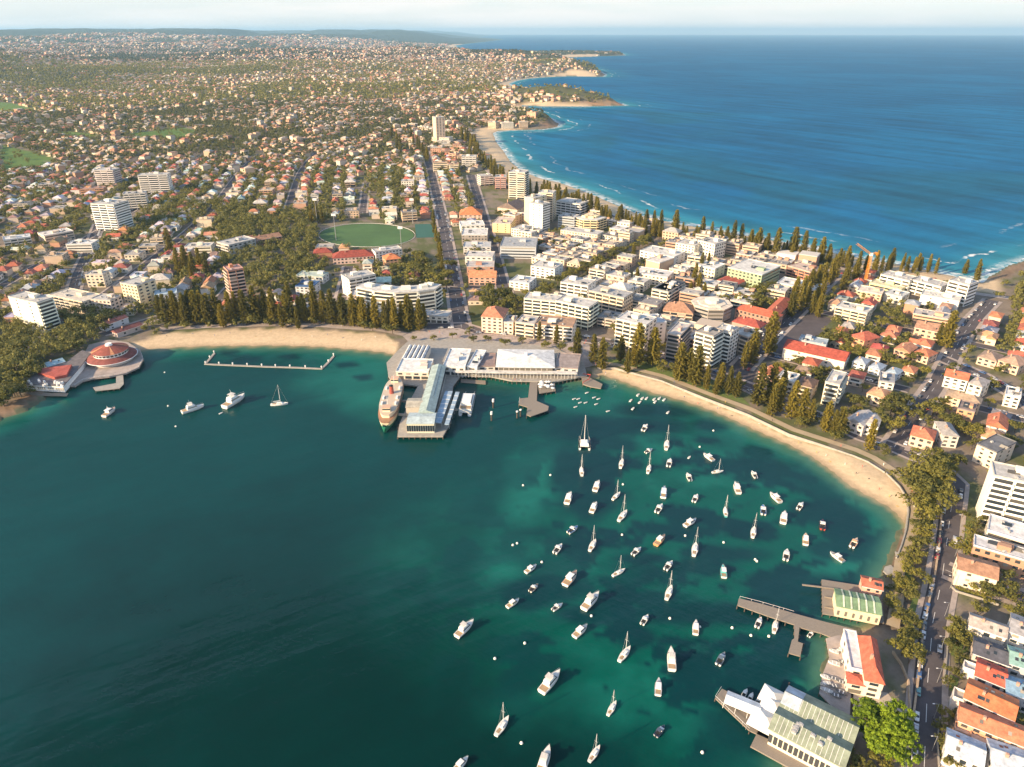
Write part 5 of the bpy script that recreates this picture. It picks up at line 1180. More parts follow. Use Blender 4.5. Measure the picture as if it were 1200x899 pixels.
def f_yacht(part):
    L = 14; secs, top = hull(L, 4.4, 1.7, .92); mb = MB(); loft(mb, secs); part('hull', mb, M_gel, WHT)
    mb = MB(); mb.add(*deckmesh(top, drop=.04)); part('deck', mb, M_gel, (.74,.70,.64))
    mb = MB(); tbox(mb, 1.75, -3.6, 2.8, 1.7, 3.6, 1.6, .1); cab = part('cabin', mb, M_gel, WHT)
    mb = MB(); tbox(mb, 1.77, -3.3, 2.6, 2.5, 3.2, .7, .1, .96); part('window', mb, M_glass, None, cab)
    mb = MB(); tbox(mb, 1.6, -3.2, .9, 3.61, 4.3, .5, 0, .9); fb = part('flybridge', mb, M_gel, WHT)
    mb = MB(); mb.box(-1.45, 1.45, -2.6, .2, 5.4, 5.52); part('canopy', mb, M_gel, (.6,.56,.5), fb)
    mb = MB()
    for q in ((-1.3,-2.4), (1.3,-2.4), (1.3,0), (-1.3,0)): mb.bar((*q, 4.2), (*q, 5.4), .05, n=4)
    part('canopy_posts', mb, M_steel)
    mb = MB(); mb.box(-1.7, 1.7, -6.5, -3.8, 1.71, 1.78); part('cockpit', mb, M_teak)
    mb = MB(); mb.bar((0,-1,5.4), (0,-1.6,8), .07, n=4); part('antenna_mast', mb, M_white, (1,1,1))
    mb = MB()
    for s in (-1, 1): mb.bar((s*1.6,2.2,2.7), (s*.15,6.8,3.1), .05, n=3)
    part('bow_rail', mb, M_steel)
def f_half(part):
    L = 6; secs, top = hull(L, 2.3, .8, .9); mb = MB(); loft(mb, secs); part('hull', mb, M_gel, WHT)
    mb = MB(); mb.add(*deckmesh(top, drop=.03)); part('deck', mb, M_gel, (.70,.68,.64))
    mb = MB(); tbox(mb, .85, -.1, 1.9, .8, 1.35, .8, 0); cab = part('cabin', mb, M_gel, WHT)
    mb = MB(); tbox(mb, .84, -.2, .75, 1.3, 1.75, .4, .0, .9); part('windscreen', mb, M_glass, None, cab)
    mb = MB(); mb.box(-.85, .85, -1.5, .1, 1.95, 2.03); part('canopy', mb, M_gel, (.74,.72,.68))
    mb = MB()
    for q in ((-.8,-1.4), (.8,-1.4), (.8,0), (-.8,0)): mb.bar((*q, .8), (*q, 1.96), .03, n=3)
    part('canopy_posts', mb, M_steel)
    mb = MB(); mb.box(-.8, .8, -2.4, -.3, .81, .84); part('cockpit', mb, M_dark)
    mb = MB(); mb.box(-.2, .2, -3.3, -2.95, .2, 1.25); part('outboard', mb, M_dark)
def f_dinghy(part):
    L = 3.6; secs, top = hull(L, 1.6, .45, .85); mb = MB(); loft(mb, secs); part('hull', mb, M_gel, WHT)
    mb = MB(); mb.add(*deckmesh(top, inset=.14, drop=.02)); part('cockpit', mb, M_gel, (.5,.48,.45))
    mb = MB(); mb.box(-.7, .7, -.9, -.6, .46, .5); mb.box(-.7, .7, .3, .6, .46, .5); part('seats', mb, M_white, (1,1,1))
def f_cat(part):
    L = 11
    for s in (-1, 1):
        secs, top = hull(L, 1.3, 1.3, .8, cx=s*2.3); mb = MB(); loft(mb, secs); part('hull', mb, M_gel, WHT)
    mb = MB(); mb.box(-2.2, 2.2, -4, 1.8, 1.1, 1.4); part('deck', mb, M_gel, (.74,.72,.68))
    mb = MB(); tbox(mb, 2.0, -2.6, 1.6, 1.4, 2.5, .9, .1); cab = part('cabin', mb, M_gel, WHT)
    mb = MB(); tbox(mb, 2.02, -2.3, 1.5, 1.75, 2.2, .4, .1, .96); part('window', mb, M_glass, None, cab)
    mb = MB(); mb.bar((0,1.2,2.4), (0,1.2,16), .15, .1, 6); part('mast', mb, M_white, (1,1,1))
    mb = MB(); mb.bar((0,1.1,3.4), (0,-4,3.3), .22, n=6); part('boom', mb, M_white, (1,1,1))
    mb = MB()
    for q in ((0,5,1.3), (2.4,.2,1.4), (-2.4,.2,1.4)): mb.bar(q, (0,1.2,15.8), .04, n=3)
    part('rigging', mb, M_steel)
P_sail = proto('sailing_boat', f_sail); P_motor = proto('motor_cruiser', f_motor); P_yacht = proto('flybridge_cruiser', f_yacht); P_half = proto('half_cabin_boat', f_half); P_ding = proto('dinghy', f_dinghy); P_cat = proto('sailing_catamaran', f_cat)
PL = {'s': (P_sail, 10, 'sailing boat', 'sailing boats on moorings'), 'm': (P_motor, 10, 'motor cruiser', 'motor boats on moorings'), 'y': (P_yacht, 14, 'motor cruiser', 'motor boats on moorings'),
      'h': (P_half, 6, 'small boat', 'small boats on moorings'), 'd': (P_ding, 3.6, 'dinghy', 'dinghies near the shore'), 'c': (P_cat, 11, 'catamaran', None)}
BLUE = (.10,.22,.45); TEAL = (.12,.45,.45); NAVY = (.02,.03,.07); ORG = (.62,.28,.12); REDC = (.4,.08,.06)
BOATS = [
 ('c',685,526.5,684.5,513,{},'large white catamaran with tall mast, the farthest big mast off the jetty'),
 ('s',682,557,681,547,{},'white sailing boat just below the large catamaran'),
 ('s',727,548,729.5,538,{},'white sailing boat alone right of the large catamaran'),
 ('m',697,575,702,564,{},'white cruiser between the catamaran and the two sailing boats'),
 ('m',664,590,669,577.5,{},'white cruiser farthest left of the middle row below the catamaran'),
 ('m',693,600,699,589,{'canopy':BLUE},'broad white cruiser below the one between catamaran and sailing boats'),
 ('s',718,585,726.6,576.6,{},'white sailing boat leaning right, upper of a close pair'),
 ('s',725,610,734.5,598,{},'white sailing boat leaning right, lower of a close pair'),
 ('m',777,583,778.6,571,{'deck':BLUE,'cockpit':BLUE},'white cruiser with a blue deck cover in the middle of the moorings'),
 ('h',769.5,600,776,591,{},'short white boat just below the blue covered cruiser'),
 ('s',759,554,761.6,544.5,{},'small white sailing boat between the dark weed patches'),
 ('s',780.5,526.5,782,516,{},'small sailing boat nearest the dinghy cluster'),
 ('h',753,505,759,497,{},'small white boat alone below the dinghy cluster'),
 ('h',756.5,530,764.4,526,{},'small boat with round white bow pointing right, near the sailing boat'),
 ('h',783,547,786,537,{},'white covered boat right of the small sailing boats'),
 ('m',836,539.6,824.5,531.6,{},'white cruiser pointing up left, nearest the east beach'),
 ('s',835.6,553,846.7,551.6,{},'sailing boat lying broadside off the east beach'),
 ('h',809,562.8,805,554.5,{},'little white boat left of the broadside sailing boat'),
 ('m',865.7,578,861,565.7,{},'white cruiser with a dark cockpit off the east beach'),
 ('s',850.8,605,849.4,594,{'hull':TEAL},'pale turquoise hulled sailing boat with a tall mast'),
 ('h',813,587.5,817.4,579.5,{},'small white boat left of the turquoise sailing boat'),
 ('m',802.7,616,815.6,608.4,{},'white cruiser with flags pointing up right above the tall masted yacht'),
 ('s',813,651,815.6,635.8,{},'long white yacht with a tall mast in the middle of the moorings'),
 ('s',882,629.5,884,617,{},'long white yacht with a tall mast right of centre'),
 ('h',894.6,602.8,894,592,{'deck':BLUE},'little boat with a blue cover above the right hand tall mast'),
 ('m',914.6,588.6,902.4,577.5,{},'white cruiser pointing up left in the right of the moorings'),
 ('h',886,559.7,881,552,{},'small white boat off the widest part of the east beach'),
 ('h',935.5,596,941,589,{},'tiny white boat, second from the right hand beach corner'),
 ('m',917.5,613,919.7,600,{},'white cruiser below the two smaller boats at right'),
 ('h',964,620.6,963.6,609,{'hull':REDC,'deck':NAVY},'dark red hulled boat on the right of the moorings'),
 ('m',944,638,944,625.7,{'deck':(.6,.4,.24)},'white boat with a timber deck on the right of the moorings'),
 ('h',920.6,656,922.4,644,{},'white boat with a stub mast left of the timber decked boat'),
 ('h',998,641,1004.7,631,{'canopy':(.75,.42,.22),'deck':(.75,.5,.35)},'orange canopied boat nearest the rocky shore'),
 ('m',988.7,658,973,647,{'deck':(.3,.3,.32)},'white launch with dark deck pointing up left by the rocky shore'),
 ('m',848.5,676.5,847,662.5,{'deck':TEAL,'cabin':TEAL},'turquoise decked boat left of the long timber jetty'),
 ('h',780,667,787.8,657.6,{},'white runabout below the long yacht in mid moorings'),
 ('h',666,624,677,616.6,{'deck':BLUE},'small boat with blue deck at the left edge of the moorings, upper one'),
 ('h',650,647.6,658.4,637.6,{},'small white boat left of the short masted boat'),
 ('s',691,645,698,632,{'mast':(1,1,1)},'short masted white boat near the middle left'),
 ('h',741.6,649.6,751,641.6,{},'small white boat left of the orange launch'),
 ('m',768.4,638.4,779,627.6,{'hull':ORG,'deck':(.7,.4,.25),'cabin':(.7,.45,.3)},'orange covered launch in the middle of the moorings'),
 ('m',616,670.4,628.4,662,{'canopy':BLUE},'white boat with bluish cabin at the far left of the moorings'),
 ('m',662,685.6,675.6,670,{'deck':(.6,.36,.24)},'white boat with brown decks left of the big flybridge cruiser'),
 ('s',718,674.4,732.4,666.4,{},'white boat with short mast right of the brown decked boat'),
 ('s',781,702,787,686,{},'slim yacht with a tall mast in the lower middle of the moorings'),
 ('h',621,692.4,630.4,684.4,{'deck':(.2,.14,.1)},'small dark cockpit boat at left, above the cream launch'),
 ('m',594.4,711,608,702,{'cabin':(.8,.7,.45)},'cream cabined launch at the left edge of the moorings'),
 ('h',647.6,714.4,659,707,{},'small white boat left of the big flybridge cruiser, nearer one'),
 ('y',684,714,701.6,695,{},'big white flybridge cruiser in the middle left of the moorings'),
 ('m',673,746,688,732.4,{'deck':(.66,.6,.52)},'long open white boat below the big middle flybridge cruiser'),
 ('h',752.4,731,759.4,720.4,{},'rounded white boat above right of the masted ketch'),
 ('s',725.6,774.5,738.5,757.4,{},'white yacht with wires and mast above the two lower yachts'),
 ('m',815,743,815.6,727,{},'white boat pointing straight up left of the long jetty'),
 ('y',536.6,744.5,553.4,728.6,{},'white cruiser alone at the far left of the lower moorings'),
 ('y',634.4,811.4,656,786.5,{},'largest white flybridge cruiser, alone in the lower moorings'),
 ('s',581,861.5,596,839,{},'lowest left yacht with a tall mast and stays'),
 ('s',712.4,837.5,722,821,{},'white yacht right of the largest flybridge cruiser'),
 ('s',690.5,892,703,873,{'hull':(.5,.52,.56)},'grey hulled yacht at the bottom edge'),
 ('y',787.4,785.6,786,759.5,{'cockpit':(.06,.07,.1)},'long white cruiser pointing straight up with a black cockpit'),
 ('m',771,814.4,772,795,{'deck':(.5,.5,.52)},'white boat pointing up below the long black cockpit cruiser'),
 ('h',768.5,862,778.4,850,{'hull':(.3,.32,.36),'deck':NAVY,'canopy':(.08,.1,.14)},'small dark boat near the bottom, left of the awning jetty'),
 ('h',841.4,778.4,849,765,{'deck':(.1,.14,.2),'canopy':(.12,.16,.2)},'grey topped boat above the awning jetty'),
 ('y',635,900,641.6,881,{},'white cruiser cut by the bottom edge, right one'),
 ('m',533.6,902,547,888,{},'white boat cut by the bottom edge, left one'),
 ('h',887,734.5,892,723.5,{},'small white boat below the long timber jetty, left one'),
 ('s',907,741,910,726,{},'small yacht moored below the long timber jetty'),
 ('h',949,744,953,740,{},'tiny white boat at the elbow of the long timber jetty'),
 ('h',871,815,875,808,{},'dinghy by the awning jetty, left of three'),
 ('h',878,820,882,812,{},'dinghy by the awning jetty, middle of three'),
 ('h',886.5,824,892,817,{},'dinghy by the awning jetty, right of three'),
 ('m',121.5,488,135,478.4,{'deck':(.6,.36,.26)},'white launch with reddish deck in front of the round pavilion'),
 ('y',213,483.5,239,475.5,{},'white cruiser left of the sleek one off the left beach'),
 ('y',262,478.4,287.5,463.3,{},'longest sleek white cruiser off the left beach'),
 ('s',317,474,337.5,472.7,{},'white sailing boat broadside with stays off the left beach'),
 ('d',257,484,260.5,482.5,{},'tiny tender behind the sleek white cruiser'),
]
for k, (x, y) in enumerate([(739.5,468.5),(748,462),(753,466),(758,466),(750,470.5),(767,467),(773,466),(778.6,467.6),(768,470),(742,478),(783,482.5),(808,535)]):
    BOATS.append(('d',x-1.4,y+1.2,x+1.2,y-1.3,{}, 'small white dinghy of the cluster anchored off the east beach' if k < 10 else ('lone white dinghy right below the anchored cluster' if k == 10 else 'lone white dinghy left of the cruiser nearest the beach')))
for x, y in [(673,466.6),(678,466.6),(680,471),(686.6,471),(674.7,476),(696.5,465),(701.7,466.6),(699,472.7),(688,459.5)]:
    BOATS.append(('d',x-2,y+.6,x+2,y-.6,{}, 'small white sail dinghy of the group beside the red landing'))
BOATS.append(('d',710.5,481.5,715,480.5,{}, 'single white dinghy adrift right of the group by the red landing'))
for ty, sx, sy, bx, by, rc, lb in BOATS:
    pr, L0, cat, grp = PL[ty]; a = G(sx, sy, .8); b = G(bx, by, .8); L_ = hypot(b[0]-a[0], b[1]-a[1]); ang = atan2(b[1]-a[1], b[0]-a[0])-pi/2
    lo, hi = {'s': (7, 14.5), 'm': (7, 12), 'y': (11, 19), 'h': (4.5, 8), 'd': (2.8, 4.5), 'c': (11, 15)}[ty]
    L_ = min(max(L_, lo), hi)
    spawn(pr, lb, cat, grp, ((a[0]+b[0])/2, (a[1]+b[1])/2, 0), ang, L_/L0, rc or None)
GA_ = radians(75)
# racks of boats on the forecourt
for k, (x, y) in enumerate([(977,764),(986,762),(977,778),(967,794),(967,802),(968,810),(976,796),(977,805),(985,800),(985,812),(988,777),(979,816)]):
    p = G(x, y, 2.1); spawn(P_ding, 'small dinghy stored on the clubhouse forecourt', 'dinghy', 'dinghies stored on the forecourt', (*p, 2.35), GA_ + R.uniform(-.4, .4), R.uniform(.9, 1.25), None if k < 6 else {'hull': (.3,.3,.3), 'cockpit': (.12,.12,.13)})
# buoys
UB2 = MB(); UB2.cyl(0,0,-.3,.5,.7,.5,10); UB2.cyl(0,0,.5,.8,.5,.15,10); buoy = UB2.mesh(M_gel)
for x, y in [(193,436.7),(197,476),(206,500),(613,569),(645,557),(606,637),(601,639),(635,659),(615,754),(693,722),(785,725),(831,535),(880,745),(901,746),(848,636),(887,658),(820,735),(823,882),(611,871),(858,736),(885,656),(580,772),(803,628),(730,568),(729,627),(820,524),(836,505)]:
    p = G(x, y, 0); o = link('mooring_buoy', buoy, None, (*p, 0), None, None, (.85,.8,.7)); tag(o, 'small round white mooring buoy floating by itself on the harbour', 'buoy', 'mooring buoys')
# --- the two ferries
def ferry():
    a, b = G(453, 511, 0), G(470, 447, 0); L = 70; cx, cy = (a[0]+b[0])/2-1.5, (a[1]+b[1])/2; ang = atan2(b[1]-a[1], b[0]-a[0])-pi/2
    r = thing('harbour_ferry', (cx, cy, 0), ang, 'long double ended green and cream harbour ferry berthed left of the terminal', 'ferry'); ANCHORS.append(('the berthed green ferry', 462, 480))
    def ends(y): return max(.12, 1-abs(y/(L/2))**3.2)
    ys = np.linspace(-L/2, L/2, 25); W_ = 6.4
    mb = MB(); loft(mb, [[(-W_*ends(y), y, 3.2+1.4*abs(y/(L/2))**3), (-W_*ends(y)*.9, y, .4), (-W_*ends(y)*.5, y*.96, -1), (W_*ends(y)*.5, y*.96, -1), (W_*ends(y)*.9, y, .4), (W_*ends(y), y, 3.2+1.4*abs(y/(L/2))**3)] for y in ys]); mb.build('hull', M_gel, r, color=(.03,.20,.12))
    def deck(nm, h0, h1, Ld, wd, color, m=M_gel, tp=.98):
        yy = np.linspace(-Ld/2, Ld/2, 19); P = [(wd*max(.3, 1-abs(y/(Ld/2))**4*.65), y) for y in yy]; poly = [(x, y) for x, y in P]+[(-x, y) for x, y in P[::-1]]
        mb = MB(); mb.prism(poly, h0, h1); return mb.build(nm, m, r, color=color)
    deck('lower_deck', 2.8, 5.6, 62, 6.2, (.74,.62,.44)); 
    w1 = deck('lower_window_band', 3.7, 4.9, 58, 6.28, None, M_glass); deck('deck_edge', 5.61, 5.9, 64, 6.6, (.34,.18,.10))
    deck('upper_deck', 5.9, 8.4, 52, 5.9, (.78,.68,.5)); deck('upper_window_band', 6.7, 7.8, 49, 5.98, None, M_glass)
    deck('boat_deck', 8.41, 8.75, 54, 6.3, (.56,.46,.34))
    mb = MB(); mb.cyl(0, 3, 8.7, 14, 1.6, 1.3, 12); mb.build('funnel', M_gel, r, color=(.35,.08,.06)); mb = MB(); mb.cyl(0, 3, 14.01, 14.5, 1.35, 1.3, 12); mb.build('funnel_cap', M_dark, r)
    for s in (-1, 1):
        mb = MB(); mb.box(-2.4, 2.4, s*21-2.2, s*21+2.2, 8.76, 11.4); wh_ = mb.build('wheelhouse', M_gel, r, color=(.78,.66,.46)); mb = MB(); mb.box(-2.45, 2.45, s*21-2.25, s*21+2.25, 9.9, 10.9); mb.build('window', M_glass, wh_)
        mb = MB(); mb.box(-2.7, 2.7, s*21-2.5, s*21+2.5, 11.41, 11.6); mb.build('roof', M_gel, wh_, color=(.62,.4,.26)); mb = MB(); mb.bar((0,s*16,8.7), (0,s*16,16), .14, n=5); mb.build('mast', M_white, r, color=(1,1,1))
    for y in (-12, -4, 10): 
        for s in (-1, 1): mb = MB(); mb.box(s*4.4-.6, s*4.4+.6, y-2, y+2, 8.8, 9.7); mb.build('life_raft', M_white, r, color=(1,1,1))
ferry()
def catferry():
    a, b = G(545, 487, 0), G(551, 464, 0); cx, cy = (a[0]+b[0])/2, (a[1]+b[1])/2; ang = atan2(b[1]-a[1], b[0]-a[0])-pi/2
    r = thing('catamaran_ferry', (cx, cy, 0), ang, 'white fast catamaran ferry berthed right of the terminal', 'ferry')
    for s in (-1, 1):
        secs, top = hull(30, 2.6, 2.2, .9, cx=s*3); mb = MB(); loft(mb, secs); mb.build('hull', M_gel, r, color=(.74,.76,.78))
    mb = MB(); tbox(mb, 4.2, -14, 11, 2.0, 4.8, 2.5, .2, .96); c_ = mb.build('cabin', M_gel, r, color=WHT); mb = MB(); tbox(mb, 4.25, -13, 10.6, 3.2, 4.2, 1.2, .2, .98); mb.build('window', M_glass, c_)
    mb = MB(); tbox(mb, 3.4, -9, 6, 4.81, 6.8, 1.6, .3); u = mb.build('upper_cabin', M_gel, r, color=WHT); mb = MB(); tbox(mb, 3.42, -8, 5.6, 5.4, 6.2, .8, .3, .96); mb.build('window', M_glass, u)
    mb = MB(); mb.bar((0,-2,6.8), (0,-3,10.5), .15, n=5); mb.build('mast', M_white, r, color=(1,1,1)); mb = MB(); mb.box(-3.6, 3.6, -13.5, -9.4, 4.82, 4.95); mb.build('rear_deck', M_teak, r)
catferry()
# ------------------------------------------------------------------ vegetation
def leaf_quads(rs, cen, rad, per, size, up=.35, squash=.8):
    """leaf sized quads round clump centres -> (V, F)"""
    n = len(cen)*per; c = np.repeat(cen, per, 0); r = np.repeat(rad, per)
    d = rs.normal(size=(n, 3)); d /= np.linalg.norm(d, axis=1)[:, None]
    q = rs.uniform(.30, 1.12, n); p = c+d*(r*q)[:, None]*np.array([1, 1, squash])
    nn = d+rs.normal(size=(n, 3))*.38+np.array([0, 0, up]); nn /= np.linalg.norm(nn, axis=1)[:, None]
    t = np.cross(nn, rs.normal(size=(n, 3))); t /= np.linalg.norm(t, axis=1)[:, None]+1e-9; b = np.cross(nn, t)
    s = size*rs.uniform(.6, 1.3, n)[:, None]; t *= s; b *= s*rs.uniform(.5, .9, n)[:, None]
    V = np.stack([p-t-b*.3, p+b*-1.0, p+t+b*.3, p+b], 1).reshape(-1, 3); F_ = np.arange(n*4).reshape(-1, 4); return V, F_
def crown_mesh(seed, R_, H_c, zc, ncl, per, size, m, name='crown', lobes=4, clr=.30):
    rs = np.random.RandomState(seed)
    lob = rs.normal(size=(lobes, 3))*np.array([.42, .42, .22])*R_; lr = rs.uniform(.5, .78, lobes)*R_
    cen = []
    for i in range(ncl):
        k = rs.randint(lobes); d = rs.normal(size=3); d /= np.linalg.norm(d); 
        if d[2] < -.35: d[2] *= -.6
        cen.append(lob[k]+d*lr[k]*rs.uniform(.55, 1.0)*np.array([1, 1, H_c/R_*.62]))
    cen = np.array(cen)+np.array([0, 0, zc]); rad = rs.uniform(.7, 1.25, ncl)*R_*clr
    V, F_ = leaf_quads(rs, cen, rad, per, size); return np_mesh(name, V, F_, m)
def trunk_mesh(seed, h, r, spread, n=6):
    rs = random.Random(seed); mb = MB(); mb.bar((0,0,-.3), (rs.uniform(-.2,.2), 0, h*.55), r, r*.7, 7)
    for k in range(n):
        a = 2*pi*k/n+rs.uniform(-.4, .4); z0 = h*rs.uniform(.35, .55); mb.bar((0,0,z0), (spread*cos(a)*.7, spread*sin(a)*.7, z0+h*rs.uniform(.25, .5)), r*.45, r*.15, 5)
    return mb.mesh(M_bark)
TREES = []
for k in range(6):
    TREES.append((crown_mesh(100+k, 5.2, [6, 5, 7, 5.5, 6.5, 4.8][k], 6.6, [34, 26, 40, 30, 36, 24][k], 30, .50, M_leaf, lobes=[4, 3, 5, 4, 4, 3][k]), trunk_mesh(k, 9, .32, 4)))
def pine_mesh(seed, H_p, R_, m, gappy=.0):
    rs = np.random.RandomState(seed); V = []; z = H_p*.09
    cen = []; rad = []
    pts = []
    while z < H_p-.3:
        f = (z-H_p*.09)/(H_p*.91); Rz = R_*(1-f)**.50*(.72+.28*min(1, f*5))*rs.uniform(.82, 1.1)+.25
        nb = 8 if f < .6 else 6; a0 = rs.uniform(0, 7)
        for k in range(nb):
            if rs.rand() < gappy: continue
            a = a0+2*pi*k/nb+rs.uniform(-.2, .2); L_ = Rz*rs.uniform(.75, 1.15); ns = max(2, int(L_/.62))
            for j in range(1, ns+1):
                t = j/ns; pts.append((L_*t*cos(a), L_*t*sin(a), z-.12*L_*t+.35*L_*t*t*.6, a, .30+.50*(1-abs(t-.65))))
        z += H_p*.046*rs.uniform(.85, 1.15)*(1-.35*f)
    P = np.array(pts); n = len(P)
    out = []
    for rep in range(5):
        d = np.stack([np.cos(P[:, 3]), np.sin(P[:, 3]), rs.uniform(.1, .7, n)], 1); d /= np.linalg.norm(d, axis=1)[:, None]
        side = np.cross(d, rs.normal(size=(n, 3))*.5+np.array([0, 0, 1])) if rep < 2 else np.stack([-np.sin(P[:, 3]), np.cos(P[:, 3]), rs.uniform(-.3, .3, n)], 1)
        if rep > 1: d = np.stack([np.cos(P[:, 3])*.35, np.sin(P[:, 3])*.35, np.full(n, 1.0)], 1)/1.06; side /= np.linalg.norm(side, axis=1)[:, None]
        s = P[:, 4][:, None]*1.12; p = P[:, :3]+rs.normal(size=(n, 3))*.16
        out.append(np.stack([p-d*s, p+side*s*.55, p+d*s, p-side*s*.55], 1).reshape(-1, 3))
    V = np.concatenate(out); return np_mesh('crown', V, np.arange(len(V)).reshape(-1, 4), m)
PINES = []
for k in range(5):
    tm = MB(); tm.bar((0,0,-.3), (0,0,29), .55, .08, 7); PINES.append((pine_mesh(200+k, 30, [4.9, 4.2, 5.4, 4.6, 3.9][k], M_pine, [.14, .22, .10, .26, .2][k]), tm.mesh(M_bark)))
AUTO = []            # (object, short description, px, py) : labelled at the end
def put_tree(x, y, h, label=None, desc=None, kind='tree', w=1.0, z=None, group=None):
    k = R.randrange(6 if kind == 'tree' else 5); cm, tmh = (TREES if kind == 'tree' else PINES)[k]
    s = h/(10.5 if kind == 'tree' else 30.0); zz = z if z is not None else float(land_h(np.array([x]), np.array([y]))[0])
    r = thing('broadleaf_tree' if kind == 'tree' else 'pine_tree', (x, y, zz), R.uniform(0, 6), label, 'tree' if kind == 'tree' else 'pine tree', group or ('broadleaf trees of the suburb' if kind == 'tree' else 'tall pines of the beaches and streets'), (s*w, s*w, s))
    link('trunk', tmh, r); link('crown', cm, r)
    if desc is not None:
        a, b = PX(x, y, zz); AUTO.append((r, desc, float(a), float(b)))
    return r
def pdesc(h): return 'very tall narrow pine' if h > 31 else ('tall conical pine' if h > 25 else 'shorter conical pine')
# pines by hand: base pixel and height
PB = [(272,381,28),(289,381,29),(301,379,31),(313,377,27),(322,380,30),(342,381,35),(357,378,24),(370,377,34),(381,379,27),(390,381,30),(403,382,27),(415,383,27),(427,385,26),(441,386,27),(452,387,24),(463,388,27),(479,387,29),(492,388,25),(197,381,26),(208,380,28),(219,382,27),(232,380,28),(244,381,25),(256,379,27),
 (190,376,22),(225,376,25),(238,374,24),(262,384,20),(331,384,20),(350,386,18),
 (746,431,33),(764,429,29),(727,424,20),(795,447,28),(815,453,29),(806,447,24),(827,457,18),(843,458,20),(853,463,20),(862,466,18),(887,476,29),(901,473,28),(910,484,24),(903,488,22),(926,491,25),(938,494,22),(966,506,20),(982,513,20),(975,509,16),(948,498,17),(1017,528,20),(695,426,22),(676,418,22),(652,404,16),(632,400,16),
 (880,427,27),(900,416,33),(871,432,20),(705,432,24),(915,466,19),(735,437,18),(838,463,14),
 (757,265,20),(766,264,18),(774,268,22),(791,273,27),(822,280,25),(833,281,20),(843,283,17),(851,284,18),(859,284,24),(868,283,20),(878,295,24),(887,298,28),(897,300,24),(908,304,32),(916,303,17),(928,302,32),(940,303,29),(951,304,22),(961,306,25),(970,306,18),(992,311,20),(983,309,16),(1004,320,22),(1024,320,22),(1014,318,16),(1044,311,18),(1058,312,14),(1075,313,16),(1088,315,17),(1131,318,16),(1145,321,18),(1143,331,20),(1107,409,30),(1098,404,18),
 (940,352,22),(948,346,24),(956,343,26),(963,338,24),(972,333,24),(978,326,24),(985,345,20),(930,356,24),(936,366,28),(944,362,24),(926,372,22),(950,368,20),(955,360,20),(962,352,20),(990,335,22),(1001,329,20),
 (742,302,16),(958,372,20),(812,340,20),(818,345,20),(808,350,16),(824,352,16),(746,332,15),(815,325,14),(821,320,20),(829,317,18),(372,260,26),(366,262,22),(378,262,20),(200,298,28),(211,322,26),(219,318,26),(228,324,24),(236,320,25),(226,330,20),(243,324,22)]
for x, y, h in PB:
    X_, Y_ = G(x, y); put_tree(X_, Y_, h*1.08, w=1.12, desc=pdesc(h), kind='pine')
# pines in belts along the ocean front and in the streets, from line to line
def belt(a, b, n, h0, h1, w=0):
    A_ = np.array(G(*a)); B_ = np.array(G(*b)); nn = np.array([-(B_-A_)[1], (B_-A_)[0]]); nn = nn/np.hypot(*nn)
    for k in range(n):
        p = A_+(B_-A_)*(k+R.uniform(.2, .8))/n+nn*R.uniform(-w, w); h = R.uniform(h0, h1); put_tree(p[0], p[1], h, desc=pdesc(h), kind='pine')
belt((540,160), (556,176), 16, 22, 28, 9); belt((550,176), (560,190), 10, 20, 27, 12); belt((562,192), (585,212), 14, 20, 28, 8); belt((583,212), (640,236), 24, 20, 30, 7); belt((640,236), (700,257), 22, 20, 32, 7); belt((700,257), (770,280), 18, 18, 28, 7)
belt((700,258), (790,279), 16, 14, 22, 9); belt((790,279), (900,298), 22, 13, 21, 9); belt((900,300), (1000,314), 20, 12, 20, 9); belt((1000,316), (1100,322), 12, 12, 19, 8); belt((188,377), (300,374), 14, 20, 27, 5); belt((300,375), (505,381), 22, 18, 27, 6); belt((500,190), (478,160), 12, 20, 28, 6); belt((470,182), (462,160), 8, 20, 26, 8); belt((520,330), (508,262), 6, 18, 24, 2)
